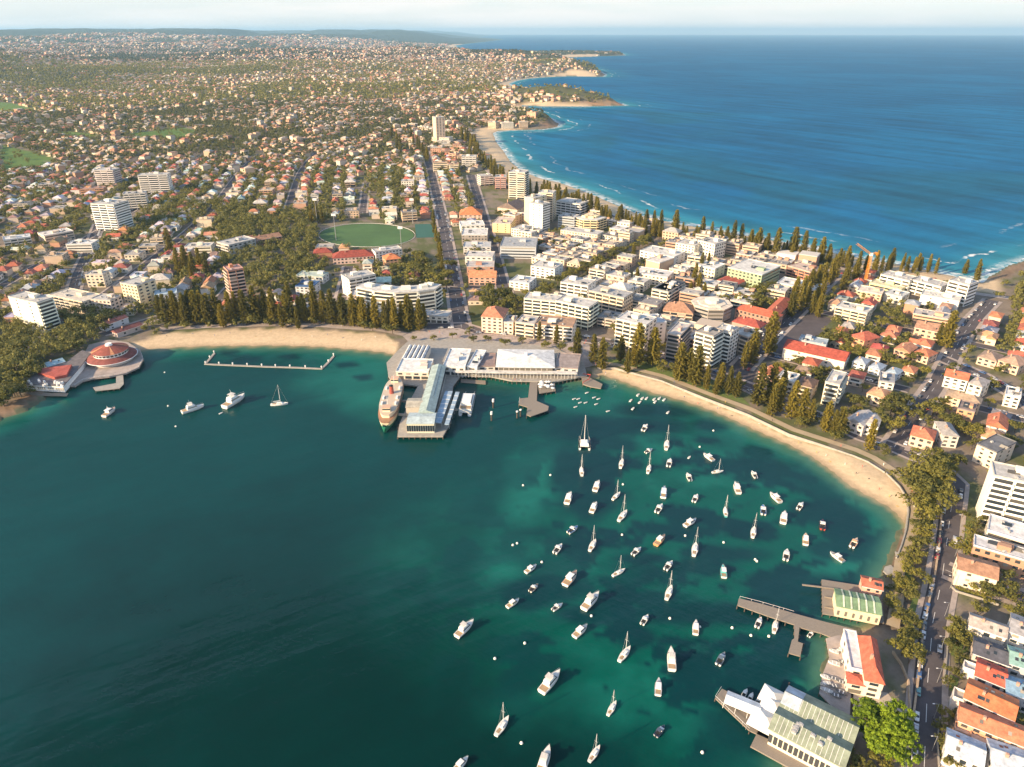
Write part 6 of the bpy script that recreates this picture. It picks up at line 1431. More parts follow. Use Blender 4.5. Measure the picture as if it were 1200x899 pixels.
# broadleaf trees by hand: base pixel, height, width factor
TB = [(485,322,17,1.2),(497,318,18,1.2),(510,325,18,1.2),(500,308,17,1.1),(515,313,15,1.1),(525,322,14,1.1),(490,300,15,1.1),(480,333,11,1),(523,334,12,1.1),(510,335,14,1.2),(486,310,15,1.1),(530,310,12,1),
 (572,352,14,1.2),(582,347,15,1.2),(594,345,14,1.2),(578,358,12,1.2),(604,350,13,1.2),(616,352,12,1.2),(628,346,13,1.2),(636,342,12,1.1),(562,346,11,1),(590,356,12,1.1),
 (1045,478,12,1.2),(1052,468,12,1.2),(1042,492,12,1.1),(1050,497,10,1.1),(1082,482,11,1.2),(1090,490,10,1.1),(1100,478,9,1.2),(1094,474,9,1),(1112,492,11,1.2),(1122,498,10,1.1),(1106,470,8,1),
 (1068,556,14,1.3),(1080,548,15,1.3),(1092,552,14,1.3),(1104,560,13,1.2),(1075,570,14,1.3),(1088,568,15,1.3),(1100,574,12,1.2),(1078,585,13,1.3),(1092,585,12,1.2),(1085,600,12,1.2),(1096,596,10,1.1),(1100,535,11,1.2),(1112,545,10,1.1),(1122,540,9,1.1),
 (1086,612,9,1.1),(1092,622,8,1.1),(1083,632,8,1.1),(1086,642,9,1.2),(1079,652,8,1.1),(1076,665,8,1.1),(1083,672,8,1.1),(1052,674,8,1.1),(1060,684,7,1.1),(1047,688,6,1.1),(1076,682,6,1.1),(1044,702,7,1.1),(1052,716,6,1.1),(1066,730,7,1.1),(1064,742,6,1.1),(1072,720,7,1.1),(1060,757,9,1.2),(1068,768,8,1),(1074,745,7,1),(1066,694,8,1),
 (1133,640,9,1.2),(1141,648,7,1.1),(1150,636,8,1.1),(1135,625,7,1),(1146,614,7,1.1),(1130,600,6,1),(1165,690,9,1.3),(1178,684,9,1.3),(1155,695,7,1.1),(1188,696,8,1.2),(1120,732,7,1.2),(1124,745,8,1.2),(1132,752,6,1.1),(1118,752,6,1),(1126,765,7,1.1),(1114,740,5,1),(1196,720,8,1.2),(1120,784,6,1),(1112,800,5,1),(1104,850,5,1),(1108,870,6,1),(1106,835,5,.9),(1117,893,6,1),(1150,760,5,1),(1030,894,7,1.2),(1000,888,7,1.1),(1012,899,7,1.2),(1150,775,5,1),(1163,762,5,1),(1176,868,5,.9),
 (1035,378,11,1.2),(1046,366,12,1.2),(1052,374,12,1.3),(1062,378,11,1.2),(1042,400,9,1.1),(1030,388,10,1.1),(1006,372,8,1),(973,398,12,1.2),(982,394,12,1.2),(991,397,11,1.2),(966,400,10,1.1),(1061,424,11,1.3),(1070,418,9,1),(1002,436,9,1.1),(1080,432,10,1.2),(935,440,11,1.2),(948,432,12,1.2),(958,436,11,1.1),(925,436,10,1),(912,430,9,1),
 (878,345,12,1.3),(888,342,13,1.3),(897,338,13,1.3),(868,350,11,1.2),(905,343,11,1.2),(893,352,12,1.3),(882,356,11,1.2),(872,338,11,1.1),(845,350,10,1.1),(838,344,9,1.1),
 (587,312,10,1.2),(578,280,9,1.1),(585,283,11,1.3),(596,285,11,1.3),(607,283,10,1.2),(633,285,10,1.3),(645,283,10,1.2),(640,289,9,1.1),(585,250,10,1.2),(592,248,9,1.2),(663,285,9,1.2),(675,288,9,1.2),(690,290,8,1.1),(555,397,7,1.1),(572,396,7,1.1),(592,400,8,1.2),(612,399,7,1.1),(640,403,7,1.1),(657,406,8,1.2),(530,393,6,1),(508,396,6,1),(484,396,6,1),(672,410,7,1.2),(550,388,7,1)]
def tdesc(h, w): return 'big spreading dark green tree' if h > 13 else ('rounded bushy green tree' if h > 9 else 'small leafy green tree')
for x, y, h, w in TB:
    if x > 1070 and 600 < y < 790 and x < 1100: x -= 7
    X_, Y_ = G(x, y, ZL+.55*h); put_tree(X_, Y_, h, desc=tdesc(h, w), w=w)
for t in range(26):                                             # street trees of the mall
    f = t/25; a = np.array(G(628,350))*(1-f)+np.array(G(762,284))*f; put_tree(a[0]+R.uniform(-5,5), a[1]+R.uniform(-5,5), R.uniform(9,13), desc='bushy tree lining the mall', w=1.2)
# the great bright tree at the bottom
bx, by = G(1037, 856, 9.5); r = thing('fig_tree', (bx, by, ZL), 0, 'huge bright lime green tree filling the shore beside the club hall', 'tree')
trunk_ = trunk_mesh(77, 14, .9, 11, 11); link('trunk', trunk_, r); link('crown', crown_mesh(777, 9.6, 8.0, 9.5, 800, 40, .36, M_lime, lobes=12, clr=.10), r)
link('crown', crown_mesh(778, 8.4, 6.5, 8.2, 320, 44, .5, M_lime, lobes=9, clr=.13), r)
ANCHORS.append(('the huge lime green tree', 1038, 850)); FOOT.append(np.array([(bx+12*cos(q), by+12*sin(q)) for q in np.linspace(0, 6.28, 10)]))

# ------------------------------------------------------------------ filling suburb
def hits(P, rad, roads=True, foots=True):
    """which points clash with placed buildings, roads, parks"""
    x = P[:, 0]; y = P[:, 1]; bad = np.zeros(len(P), bool)
    if foots:
        for q in FOOT: bad |= inside(x, y, q) | (pdist(x, y, q) < rad)
    if roads:
        for ln, hw in ROADS: bad |= pdist(x, y, ln, False) < hw+rad*.85
    for q in PARKS: bad |= inside(x, y, q)
    return bad
def vis(P, z=6, m=70, mr=0):
    a, b = PX(P[:, 0], P[:, 1], z); return (a > -m) & (a < 1200+m+mr) & (b < 960) & (P[:, 1] > 20)
cand = []
for k in range(-9, 1):
    for sgn, off in ((1,17.5),(-1,17.5),(1,39),(-1,39)):
        for u in np.arange(-60, 900, 15.5):
            v = k*108+sgn*off+R.uniform(-1, 1); p = grid_pt(OA, GA, u+R.uniform(-4,4), v+R.uniform(-3,3))
            if zone(*p) == 'A' and R.random() < .86: cand.append((p[0], p[1], GA+R.uniform(-.12, .12)+(pi if sgn > 0 else 0), 'h'))
for k in range(-1, 6):
    for sgn, off in ((1,18.5),(-1,18.5),(1,42),(-1,42)):
        for u in np.arange(-330, 420, 16.5):
            v = k*116+sgn*off+R.uniform(-1, 1); p = grid_pt(OB, GB, u+R.uniform(-1.5,1.5), v)
            if zone(*p) == 'B': cand.append((p[0], p[1], GB+(pi if sgn > 0 else 0), 'h'))
for u in np.arange(-420, 800, 21):
    for v in np.arange(-420, 20, 20):
        p = grid_pt((171,476), radians(57), u+R.uniform(-2,2), v+R.uniform(-2,2))
        if zone(*p) == 'C': cand.append((p[0], p[1], radians(57), 'c'))
blk = []
for i, c in enumerate(cand):
    if c[3] == 'h' and zone(c[0], c[1]) == 'A' and hypot(c[0], c[1]) < 1250 and R.random() < .11 and all(hypot(c[0]-q[0], c[1]-q[1]) > 30 for q in blk): blk.append(c)
cand = [c for c in cand if c in blk or not any(abs(c[0]-q[0]) < 19 and hypot(c[0]-q[0], c[1]-q[1]) < 19 for q in blk)]
bset = set(blk); cand = [(c[0], c[1], c[2], 'c') if c in bset else c for c in cand]
CA = np.array([(c[0], c[1]) for c in cand]); th = np.array([c[2] for c in cand]); kd = np.array([c[3] for c in cand])
bad = hits(CA, np.where(kd == 'c', 8.5, 6.0)) | ~vis(CA, mr=380) | (sdf(CA[:, 0], CA[:, 1]) < 34)
mall = np.array([G(628,352), G(770,281)]); bad |= pdist(CA[:, 0], CA[:, 1], mall, False) < 17
for q in LAND_NO: bad |= inside(CA[:, 0], CA[:, 1], q)
for q in (WP([(1050,520),(1130,530),(1120,950),(1000,950),(1030,650)]), WP([(470,376),(710,386),(720,440),(460,430)]), WP([(840,400),(900,380),(945,365),(955,375),(900,440),(840,440)]), SAND[0], SAND[1], SAND[2], WP([(175,374),(505,374),(505,396),(175,396)])): bad |= inside(CA[:, 0], CA[:, 1], q) | (pdist(CA[:, 0], CA[:, 1], q) < 8)
CA = CA[~bad]; th = th[~bad]; kd = kd[~bad]
order = np.argsort(np.hypot(CA[:, 0], CA[:, 1])); CA = CA[order]; th = th[order]; kd = kd[order]
ROOFC = [((.54,.20,.11),'orange tiled'), ((.44,.12,.08),'red tiled'), ((.34,.10,.08),'dark red roofed'), ((.30,.20,.15),'brown roofed'), ((.40,.38,.36),'grey roofed'), ((.62,.60,.57),'pale roofed'), ((.22,.22,.23),'slate roofed'), ((.50,.28,.18),'rust tiled'), ((.40,.45,.50),'blue grey roofed')]
WALLC = [((.74,.70,.64),'white'), ((.70,.58,.44),'cream'), ((.48,.26,.17),'brick'), ((.62,.50,.40),'tan')]
def hproto(kind):
    def f(part):
        if kind == 'hip':
            m = MB(); m.box(-5.5, 5.5, -6.5, 6.5, -.4, 4.6); w = part('wall', m, M_wall, (1,1,1)); m = MB(); m.hip(-5.5, 5.5, -6.5, 6.5, 4.61, 3.0, .6); r_ = part('roof', m, M_tile, (1,1,1))
            m = MB(); m.box(-3, -2.2, 1, 1.8, 6, 8.2); part('chimney', m, M_wall, (.5,.3,.22), r_); m = MB(); m.box(-3.4, 3.4, -9.2, -6.5, -.3, 3.1); part('veranda', m, M_wall, (.7,.66,.6)); wy = -9.23
        elif kind == 'gable':
            m = MB(); m.box(-5, 5, -7, 7, -.4, 5.4); part('wall', m, M_wall, (1,1,1)); m = MB(); m.gable(-5, 5, -7, 7, 5.41, 3.2, .5, axis='y'); r_ = part('roof', m, M_tile, (1,1,1))
            m = MB(); m.box(2, 2.8, 1, 1.8, 6, 9.0); part('chimney', m, M_wall, (.5,.3,.22), r_); wy = -7.03
        elif kind == 'ell':
            m = MB(); m.prism([(-6,-3),(0,-3),(0,-8),(6,-8),(6,6),(-6,6)], -.4, 4.4); part('wall', m, M_wall, (1,1,1)); m = MB(); m.hip(-6, 6, -3, 6, 4.41, 2.8, .55); m.gable(.3, 5.7, -8, -2, 4.42, 2.2, .5, axis='y'); r_ = part('roof', m, M_tile, (1,1,1))
            m = MB(); m.box(-4, -3.2, 1, 1.8, 6, 8.0); part('chimney', m, M_wall, (.5,.3,.22), r_); wy = -8.03
        elif kind == 'two':
            m = MB(); m.box(-5, 5, -6, 6, -.4, 6.8); part('wall', m, M_wall, (1,1,1)); m = MB(); m.hip(-5, 5, -6, 6, 6.81, 2.2, .6); part('roof', m, M_tile, (1,1,1)); wy = -6.03
            m = MB(); m.box(-4.8, 4.8, -7.4, -6, 3.3, 3.5); m.box(-4.8, 4.8, -7.4, -7.3, 3.5, 4.4); part('balcony', m, M_wall, (.75,.72,.68))
        else:
            m = MB(); m.box(-5.5, 5.5, -7, 7, -.4, 6.2); part('wall', m, M_wall, (1,1,1)); m = MB(); m.box(-5.7, 5.7, -7.2, 7.2, 6.21, 6.5); m.box(-5.7, -5.5, -7.2, 7.2, 6.5, 6.9); m.box(5.5, 5.7, -7.2, 7.2, 6.5, 6.9); r_ = part('roof', m, M_roof, (1,1,1)); wy = -7.03
            m = MB(); m.box(-1, 2, 0, 3, 6.5, 7.6); part('roof_light', m, M_glass, None, r_)
        m = MB(); m.box(-3.6, -1.6, wy-.02, wy+.06, 1, 2.5); part('window', m, M_glass); m = MB(); m.box(1.4, 3.4, wy-.02, wy+.06, 1, 2.5); part('window', m, M_glass)
        if kind in ('two', 'flat', 'gable'):
            m = MB(); m.box(-3, 3, wy-.03, wy+.05, 3.9, 5.2); part('window', m, M_glass)
        for s in (-1, 1):
            xx = {'hip':5.5,'gable':5,'ell':6,'two':5,'flat':5.5}[kind]
            m = MB(); m.box(s*xx-.05, s*xx+.05, -2, 0, 1.2, 2.6); part('window', m, M_glass); m = MB(); m.box(s*xx-.05, s*xx+.05, 2.4, 4, 1.2, 2.6); part('window', m, M_glass)
    return proto('house', f)
HP = {k: hproto(k) for k in ('hip', 'gable', 'ell', 'two', 'flat')}
HD = {'hip': 'hip roofed', 'gable': 'gabled', 'ell': 'L shaped', 'two': 'two storey', 'flat': 'flat topped'}
nh = 0; nb_ = 0; stuffH = []; hs = [s for s in th]
for i in range(len(CA)):
    x, y = CA[i]; d = hypot(x, y); z = float(land_h(np.array([x]), np.array([y]))[0])
    east = zone(x, y) == 'B'
    if kd[i] == 'h':
        kind = R.choices(['hip', 'gable', 'ell', 'two', 'flat'], [3, 2, 3, 2, 1.6])[0]
        wts = [5, 3, 1, 2, 2, 2, 1, 3, 1.5] if east else [2.2, 3.2, 2.6, 2, 3.2, 4, 1.6, 2.4, 1.4]
        rc, rn = R.choices(ROOFC, wts)[0]; wc, wn = R.choices(WALLC, [5, 3, 2, 2])[0]
        if kind == 'flat': rc, rn = R.choice([((.66,.64,.62),'white roofed'), ((.45,.44,.44),'grey roofed'), ((.55,.50,.44),'pale roofed')])
        rc = tuple(min(.8, q*R.uniform(.85, 1.15)) for q in rc)
        if PX(x, y, z)[0] > 1225: stuffH.append((x, y, z, hs[i], R.uniform(5, 6.5), R.uniform(5.5, 7.5), R.uniform(4.2, 7), rc, wc, kind == 'flat'))
        elif nh < 230 and R.random() < .93 and R.random() > .1*(not east):
            ob = spawn(HP[kind], None, 'house', 'houses of the suburb streets', (x, y, z), hs[i]+pi/2+R.choice([0, 0, pi/2, pi])+R.uniform(-.05, .05), (R.uniform(.85, 1.15), R.uniform(.85, 1.2), R.uniform(.9, 1.3)), {'wall': wc, 'roof': rc})
            px, py = PX(x, y, z); AUTO.append((ob, rn+' '+wn+' '+HD[kind]+' house', float(px), float(py))); nh += 1; CA[i] = (x, y)
        elif nh >= 230: stuffH.append((x, y, z, hs[i], R.uniform(5, 6.5), R.uniform(5.5, 7.5), R.uniform(4.2, 7), rc, wc, kind == 'flat'))
    else:
        w_, dp_ = R.uniform(14, 20), R.uniform(12, 18); h = R.choice([6.5, 7, 8, 9.5, 10, 12.5]); wc = R.choice([(.72,.62,.48), (.68,.55,.40), (.60,.44,.31), (.74,.67,.57), (.50,.30,.21)])
        rc, rn = R.choice([((.55,.51,.46),'pale roofed'), ((.42,.39,.36),'grey roofed'), ((.50,.41,.32),'tan roofed'), ((.27,.25,.24),'dark roofed'), ((.64,.60,.55),'bright roofed')])
        if nb_ < 240 and R.random() < .95:
            a = hs[i]-pi/2 if R.random() < .5 else hs[i]-pi/2; c_, s_ = cos(a), sin(a)
            A_ = (x-c_*w_/2+s_*dp_/2, y-s_*w_/2-c_*dp_/2); B_ = (A_[0]+c_*w_, A_[1]+s_*w_)
            FT = len(FOOT); ob, _ = block('shop_building', None, 'shop building', None, None, dp_, h, 'flat' if R.random() < .93 else 'hip', wall=wc, roofc=rc, front=R.choice(['shop', 'grid', 'strip', 'balc'] if zone(x, y) == 'C' else ['grid', 'balc', 'balc']), side='few', world=(A_, B_), boxes=R.choice([0, 1, 2]), zb=ZL)
            ob['group'] = 'low town buildings and flats'; px, py = PX(x, y, ZL); AUTO.append((ob, rn+(' three storey' if h > 9 else ' low')+(' town building' if zone(x, y) == 'C' else ' block of flats'), float(px), float(py))); nb_ += 1
        else: stuffH.append((x, y, z, hs[i], w_/2, dp_/2, h, rc, wc, True))
# mid-rise blocks behind the ocean beach and on its far head
nm_ = 0
for q0, q1, n_, hs0, hs1 in (((494,196),(556,206),10,9,18), ((500,180),(548,190),9,8,16), ((478,166),(540,176),10,8,15), ((470,150),(536,158),12,8,14), ((572,150),(640,147),9,9,16), ((560,143),(634,139),9,9,16), ((540,134),(612,131),8,8,15), ((598,122),(640,121),5,8,12)):
    for k in range(n_):
        t_ = (k+R.uniform(.1, .9))/n_; x, y, z = GT(q0[0]+(q1[0]-q0[0])*t_, q0[1]+(q1[1]-q0[1])*t_+R.uniform(-1.5, 1.5))
        if hits(np.array([[x, y]]), 9)[0] or float(sdf(np.array([x]), np.array([y]))[0]) < 22: continue
        w_ = R.uniform(16, 30); a = radians(R.choice([8, 8, -35])); h = R.uniform(hs0, hs1); A_ = (x-cos(a)*w_/2, y-sin(a)*w_/2-6)
        ob, _ = block('apartment_building', None, 'apartment building', None, None, R.uniform(12, 18), h, 'flat', wall=R.choice([(.76,.62,.44), (.78,.70,.58), (.70,.52,.36), (.66,.58,.48), (.72,.42,.28)]), roofc=R.choice([(.5,.46,.4), (.44,.28,.2), (.58,.52,.46)]), front=R.choice(['balc', 'strip', 'grid']), side='strip', world=(A_, (A_[0]+cos(a)*w_, A_[1]+sin(a)*w_)), zb=float(z))
        ob['group'] = 'apartment blocks behind the ocean beach'; px, py = PX(x, y, z); AUTO.append((ob, ('tall' if h > 13 else 'mid rise')+' pale apartment block', float(px), float(py)))
# trees among the houses
tc_ = []
for k in range(-9, 1):
    for off in (28, 51, 9.5, -28, -51, -9.5, 33, -33, 46, -46):
        for u in np.arange(-60, 900, 8.5 if abs(off) > 20 else 19):
            if R.random() < (.88 if abs(off) > 20 else .75):
                p = grid_pt(OA, GA, u+R.uniform(-4,4), k*108+off+R.uniform(-2.5,2.5))
                if zone(*p) == 'A': tc_.append((p[0], p[1], R.uniform(6, 12)))
for k in range(-1, 6):
    for off in (30, 53, 10, -30, -53, -10, 35, -35):
        for u in np.arange(-330, 430, 8.5 if abs(off) > 20 else 14):
            if R.random() < (.8 if abs(off) > 20 else .75):
                p = grid_pt(OB, GB, u+R.uniform(-4,4), k*116+off+R.uniform(-2.5,2.5))
                if zone(*p) == 'B': tc_.append((p[0], p[1], R.uniform(5, 10.5)))
for u in np.arange(-420, 800, 13):
    for v in np.arange(-420, 20, 12):
        if R.random() < .8:
            p = grid_pt((171,476), radians(57), u+R.uniform(-5,5), v+R.uniform(-5,5))
            if zone(*p) == 'C': tc_.append((p[0], p[1], R.uniform(5, 9)))
TA = np.array(tc_); P2 = TA[:, :2]
b1 = hits(P2, 2.6, roads=False) | ~vis(P2, mr=380) | (sdf(P2[:, 0], P2[:, 1]) < 30)
for ln, hw in ROADS: b1 |= pdist(P2[:, 0], P2[:, 1], ln, False) < hw-.5
b1 |= pdist(P2[:, 0], P2[:, 1], mall, False) < 12
for q in (LAND_NO[4], LAND_NO[5], SAND[0], SAND[1], SAND[2], WP([(1060,520),(1130,530),(1120,950),(1000,950),(1030,650)]), WP([(470,376),(710,386),(720,440),(460,430)]), WP([(840,400),(900,380),(945,365),(955,375),(900,440),(840,440)])): b1 |= inside(P2[:, 0], P2[:, 1], q) | (pdist(P2[:, 0], P2[:, 1], q) < 3)
hc = CA.copy()
for i in range(0, len(P2)):
    if not b1[i] and np.min((hc[:, 0]-P2[i, 0])**2+(hc[:, 1]-P2[i, 1])**2) < 4.6**2: b1[i] = True
TA = TA[~b1]
extra = []
def tree_zone(poly, n, h0, h1):
    q = WP(poly); a0 = q.min(0); a1 = q.max(0); c = 0
    while c < n:
        x, y = R.uniform(a0[0], a1[0]), R.uniform(a0[1], a1[1])
        if inside(np.array([x]), np.array([y]), q)[0] and not any(inside(np.array([x]), np.array([y]), f)[0] for f in FOOT): extra.append((x, y, R.uniform(h0, h1)))
        c += 1
tree_zone([(255,262),(300,258),(345,258),(372,272),(376,300),(372,330),(300,342),(262,322)], 620, 9, 15)
tree_zone([(170,240),(260,235),(372,255),(365,262),(300,262),(190,272)], 520, 9, 14)
tree_zone([(0,392),(60,375),(110,366),(150,374),(120,396),(95,412),(60,425),(20,440),(0,480)], 420, 8, 14)
tree_zone([(0,425),(30,425),(45,440),(25,465),(0,480)], 120, 10, 15)
tree_zone([(186,388),(260,372),(500,372),(500,384),(330,379)], 60, 5, 9)
tree_zone([(424,232),(462,224),(468,206),(440,200),(424,214)], 160, 9, 14)
tree_zone([(0,150),(60,160),(150,156),(240,146),(330,150),(360,164),(250,178),(120,182),(60,192),(0,205)], 900, 9, 15)
tree_zone([(1172,330),(1200,312),(1215,335),(1200,360),(1175,350)], 30, 6, 10)
tree_zone([(712,424),(780,440),(830,462),(880,480),(880,470),(820,446),(770,428)], 34, 5, 9)
tree_zone([(705,418),(760,432),(850,462),(850,452),(760,420),(710,410)], 40, 5, 9)
tree_zone([(900,486),(1000,520),(1040,530),(1040,536),(990,524),(900,494)], 26, 5, 8)
ALLT = np.array(list(map(tuple, TA))+extra); ALLT = ALLT[vis(ALLT[:, :2], mr=380)]
ALLT = ALLT[np.argsort(np.hypot(ALLT[:, 0], ALLT[:, 1])+9000*~vis(ALLT[:, :2], m=20))]
nhand = len(TB)+27; n_ind = max(0, 300-nhand)
zt = land_h(ALLT[:, 0], ALLT[:, 1])
for i in range(n_ind): put_tree(ALLT[i, 0], ALLT[i, 1], ALLT[i, 2], desc=tdesc(ALLT[i, 2], 1), w=R.uniform(1.0, 1.3), z=float(zt[i]))
# ------------------------------------------------------------------ the far suburb, beyond counting
def stuff_trees(P, Hh, Z0, per, size, name, label, m, seed=1, base=.32):
    rs = np.random.RandomState(seed); n = len(P); r = Hh*.44
    ncl = 3; cen = np.repeat(np.stack([P[:, 0], P[:, 1], Z0+Hh*.6], 1), ncl, 0)+rs.normal(size=(n*ncl, 3))*np.repeat(r, ncl)[:, None]*np.array([.45, .45, .30])
    V, F_ = leaf_quads(rs, cen, np.repeat(r*.62, ncl), per, size); me = np_mesh(name, V, F_, m)
    return tag(link(name, me), label, 'trees', kind='stuff')
M_leaf_far = leafmat('far_foliage', (.125, .130, .046), .5)
rest_ = slice(n_ind, None); dd_ = np.hypot(ALLT[rest_, 0], ALLT[rest_, 1])
stuff_trees(ALLT[rest_][:, :2], ALLT[rest_][:, 2], zt[rest_], 34, .85, 'suburb_trees', 'countless garden and park trees through the middle distance', M_leaf_far)
rs = np.random.RandomState(9)
def scatter(r0, r1, cell):
    out = []
    n = int((radians(84))*(r1**2-r0**2)/2/cell**2); r = np.sqrt(rs.uniform(r0**2, r1**2, n)); a = rs.uniform(radians(-42), radians(42), n)
    return np.stack([r*np.sin(a), r*np.cos(a)], 1)
def thin(P, cell):
    k = np.floor(P/cell).astype(int); _, i = np.unique(k[:, 0]*100003+k[:, 1], return_index=True); return P[i]
H1 = []; T1 = []
for r0, r1, cell, nt_, tcell in ((1290, 2600, 17.5, 2.2, 10), (2600, 5200, 20, 1.5, 15), (5200, 9500, 29, 1.2, 27), (9500, 15000, 70, 1.2, 70)):
    for kind in ('h', 't'):
        c = cell if kind == 'h' else tcell; P = thin(scatter(r0, r1, c*.8), c); d = sdf(P[:, 0], P[:, 1]); ok = d > 26
        dens = fbm(P[:, 0]/700, P[:, 1]/500, 3, 6); hd_ = np.zeros(len(P))
        for (hx, hy), rr, hh in HEADW: hd_ = np.maximum(hd_, np.exp(-(((P[:, 0]-hx)**2+(P[:, 1]-hy)**2)/(rr*1.0)**2)))
        u_ = rs.rand(len(P)); fine_ = fbm(P[:, 0]/90, P[:, 1]/90, 3, 15)
        if kind == 'h': ok &= (u_ < .84-.75*sm(.46, .66, dens)*sm(1700, 3500, np.hypot(*P.T))) & (fine_ < .64) & (hd_ < .5)
        else: ok &= (u_ < .60+.5*sm(.44, .62, dens)+(fine_ > .6)*.5) & ((hd_ < .5) | (u_ < .3))
        for q in PARKS+SAND[2:]: ok &= ~inside(P[:, 0], P[:, 1], q)
        for ln, hw in ROADS:
            if np.hypot(*ln.mean(0)) > 900 or np.hypot(*ln[-1]) > 1200: ok &= pdist(P[:, 0], P[:, 1], ln, False) > hw+3
        ok &= vis(P, 10, 120)
        (H1 if kind == 'h' else T1).append((P[ok], cell))
def stuff_houses():
    X_ = []; 
    rows = []
    for P, cell in H1:
        n = len(P); z = land_h(P[:, 0], P[:, 1]); k = rs.randint(0, 3, n)
        sz = rs.uniform(.30, .42, n)*cell; sy = rs.uniform(.32, .46, n)*cell; h = rs.uniform(4.2, 7.5, n)*(1+.25*(cell > 24)); big = rs.rand(n) < .07; h = np.where(big, h*2.1, h); 
        th_ = GA+np.floor(fbm(P[:, 0]/400, P[:, 1]/400, 2, 77)*5)*.35+rs.normal(size=n)*.05
        rows.append((P[:, 0], P[:, 1], z, th_, sz, sy, h, rs.rand(n) < .3, rs.rand(n)))
    x, y, z, t_, a, b, h, fl, cr_ = [np.concatenate([r_[i] for r_ in rows]) for i in range(9)]
    pal = np.array([(.50,.25,.15),(.44,.18,.12),(.32,.20,.15),(.38,.34,.30),(.58,.50,.42),(.22,.20,.19),(.46,.31,.22),(.62,.54,.45),(.52,.40,.30)]); wp_ = np.array([(.70,.60,.47),(.66,.48,.33),(.50,.30,.20),(.62,.50,.36)])
    rc = pal[rs.choice(9, len(x), p=[.20,.12,.10,.13,.12,.08,.13,.06,.06])]*rs.uniform(.6,1.0,(len(x),1)); wc = wp_[rs.choice(4, len(x), p=[.30,.32,.16,.22])]*rs.uniform(.7,1.0,(len(x),1))
    if stuffH:
        S_ = stuffH; x = np.append(x, [s[0] for s in S_]); y = np.append(y, [s[1] for s in S_]); z = np.append(z, [s[2] for s in S_]); t_ = np.append(t_, [s[3] for s in S_]); a = np.append(a, [s[5] for s in S_]); b = np.append(b, [s[4] for s in S_]); h = np.append(h, [s[6] for s in S_]); fl = np.append(fl, [s[9] for s in S_])
        rc = np.concatenate([rc, np.array([s[7] for s in S_])]); wc = np.concatenate([wc, np.array([s[8] for s in S_])])
    n = len(x); c_, s_ = np.cos(t_), np.sin(t_)
    def ring(fa, fb, zz):
        o = []
        for i, j in ((-1,-1),(1,-1),(1,1),(-1,1)):
            X = i*a*fa; Y = j*b*fb; o.append(np.stack([x+X*c_-Y*s_, y+X*s_+Y*c_, zz], 1))
        return o
    rh = np.where(fl, .5, np.minimum(a, b)*.5); ta = np.where(fl, 1.0, .45); tb = np.where(fl, 1.0, .06)
    V = ring(1, 1, z-1.5)+ring(1, 1, z+h)+ring(1.06, 1.06, z+h+.01)+ring(ta, tb, z+h+rh)
    V = np.stack(V, 1).reshape(-1, 3); base = (np.arange(n)*16)[:, None, None]
    f = np.array([(0,1,5,4),(1,2,6,5),(2,3,7,6),(3,0,4,7),(8,9,13,12),(9,10,14,13),(10,11,15,14),(11,8,12,15),(12,13,14,15)])
    F_ = (base+f[None]).reshape(-1, 4); C_ = np.repeat(np.stack([wc, rc], 1), 8, axis=1).reshape(-1, 3)
    me = np_mesh('distant_houses', V, F_, mat('distant_building', attr='tint', rough=.85), C_); print('far houses', n)
    tag(link('distant_houses', me), 'thousands of red, white and grey roofed houses fading into the distance', 'houses', kind='stuff')
stuff_houses()
for k, (P, cell) in enumerate(T1):
    Hh = rs.uniform(7, 13, len(P))*(1, 1.15, 1.5, 2)[k]; print('far trees', len(P)); stuff_trees(P, Hh, land_h(P[:, 0], P[:, 1]), (9, 4, 3, 2)[k], (1.6, 2.9, 5.0, 8)[k], 'distant_trees', ['dense trees between the houses beyond the sports oval', 'tree belts in the far suburb', 'dark bush on the farthest slopes', 'bush on the horizon hills'][k], M_leaf_far, 30+k)
# ------------------------------------------------------------------ cars
def f_car(part):
    m = MB(); vs = []; prof = [(-2.2,.35),(-2.25,.75),(-1.9,.98),(-1.2,1.0),(1.0,.95),(2.0,.80),(2.2,.6),(2.15,.35)]
    n = len(prof); m.add([(-.88, y, z) for y, z in prof]+[(.88, y, z) for y, z in prof], [tuple(range(n)), tuple(range(n, 2*n))[::-1]]+[(i, i+n, (i+1)%n+n, (i+1)%n) for i in range(n)]); part('body', m, M_gel, (.6,.6,.6))
    m = MB(); tbox(m, .8, -1.75, .95, .97, 1.42, .75, .35, .84); cb = part('cabin', m, M_glass)
    m = MB(); m.box(-.64, .64, -1.35, .2, 1.421, 1.47); part('roof', m, M_gel, (.6,.6,.6), cb)
    for y in (-1.4, 1.35):
        for s in (-1, 1): m = MB(); m.bar((s*.7, y, .33), (s*.92, y, .33), .33, n=10); part('wheel', m, M_dark)
    for s in (-1, 1): m = MB(); m.box(s*.62-.18, s*.62+.18, 2.14, 2.21, .55, .7); part('headlight', m, M_white, (1,1,1))
P_car = proto('parked_car', f_car)
CC = [((.75,.75,.74),'white'), ((.5,.5,.52),'silver'), ((.05,.05,.055),'black'), ((.2,.21,.22),'dark grey'), ((.45,.05,.04),'red'), ((.06,.13,.30),'blue'), ((.12,.28,.30),'teal')]
ncar = 0
def car(x, y, a):
    global ncar
    if ncar >= 290: return
    (c, cn) = R.choices(CC, [6, 4, 3, 3, 1, 1.5, .6])[0]; z = float(land_h(np.array([x]), np.array([y]))[0])+.14
    o = spawn(P_car, None, 'car', 'cars parked along the streets', (x, y, z), a, R.uniform(.95, 1.1), {'body': c, 'roof': c}); px, py = PX(x, y, z); AUTO.append((o, cn+' car parked', float(px), float(py))); ncar += 1
rl = sorted(ROADS, key=lambda q: np.hypot(q[0][:, 0], q[0][:, 1]).min())
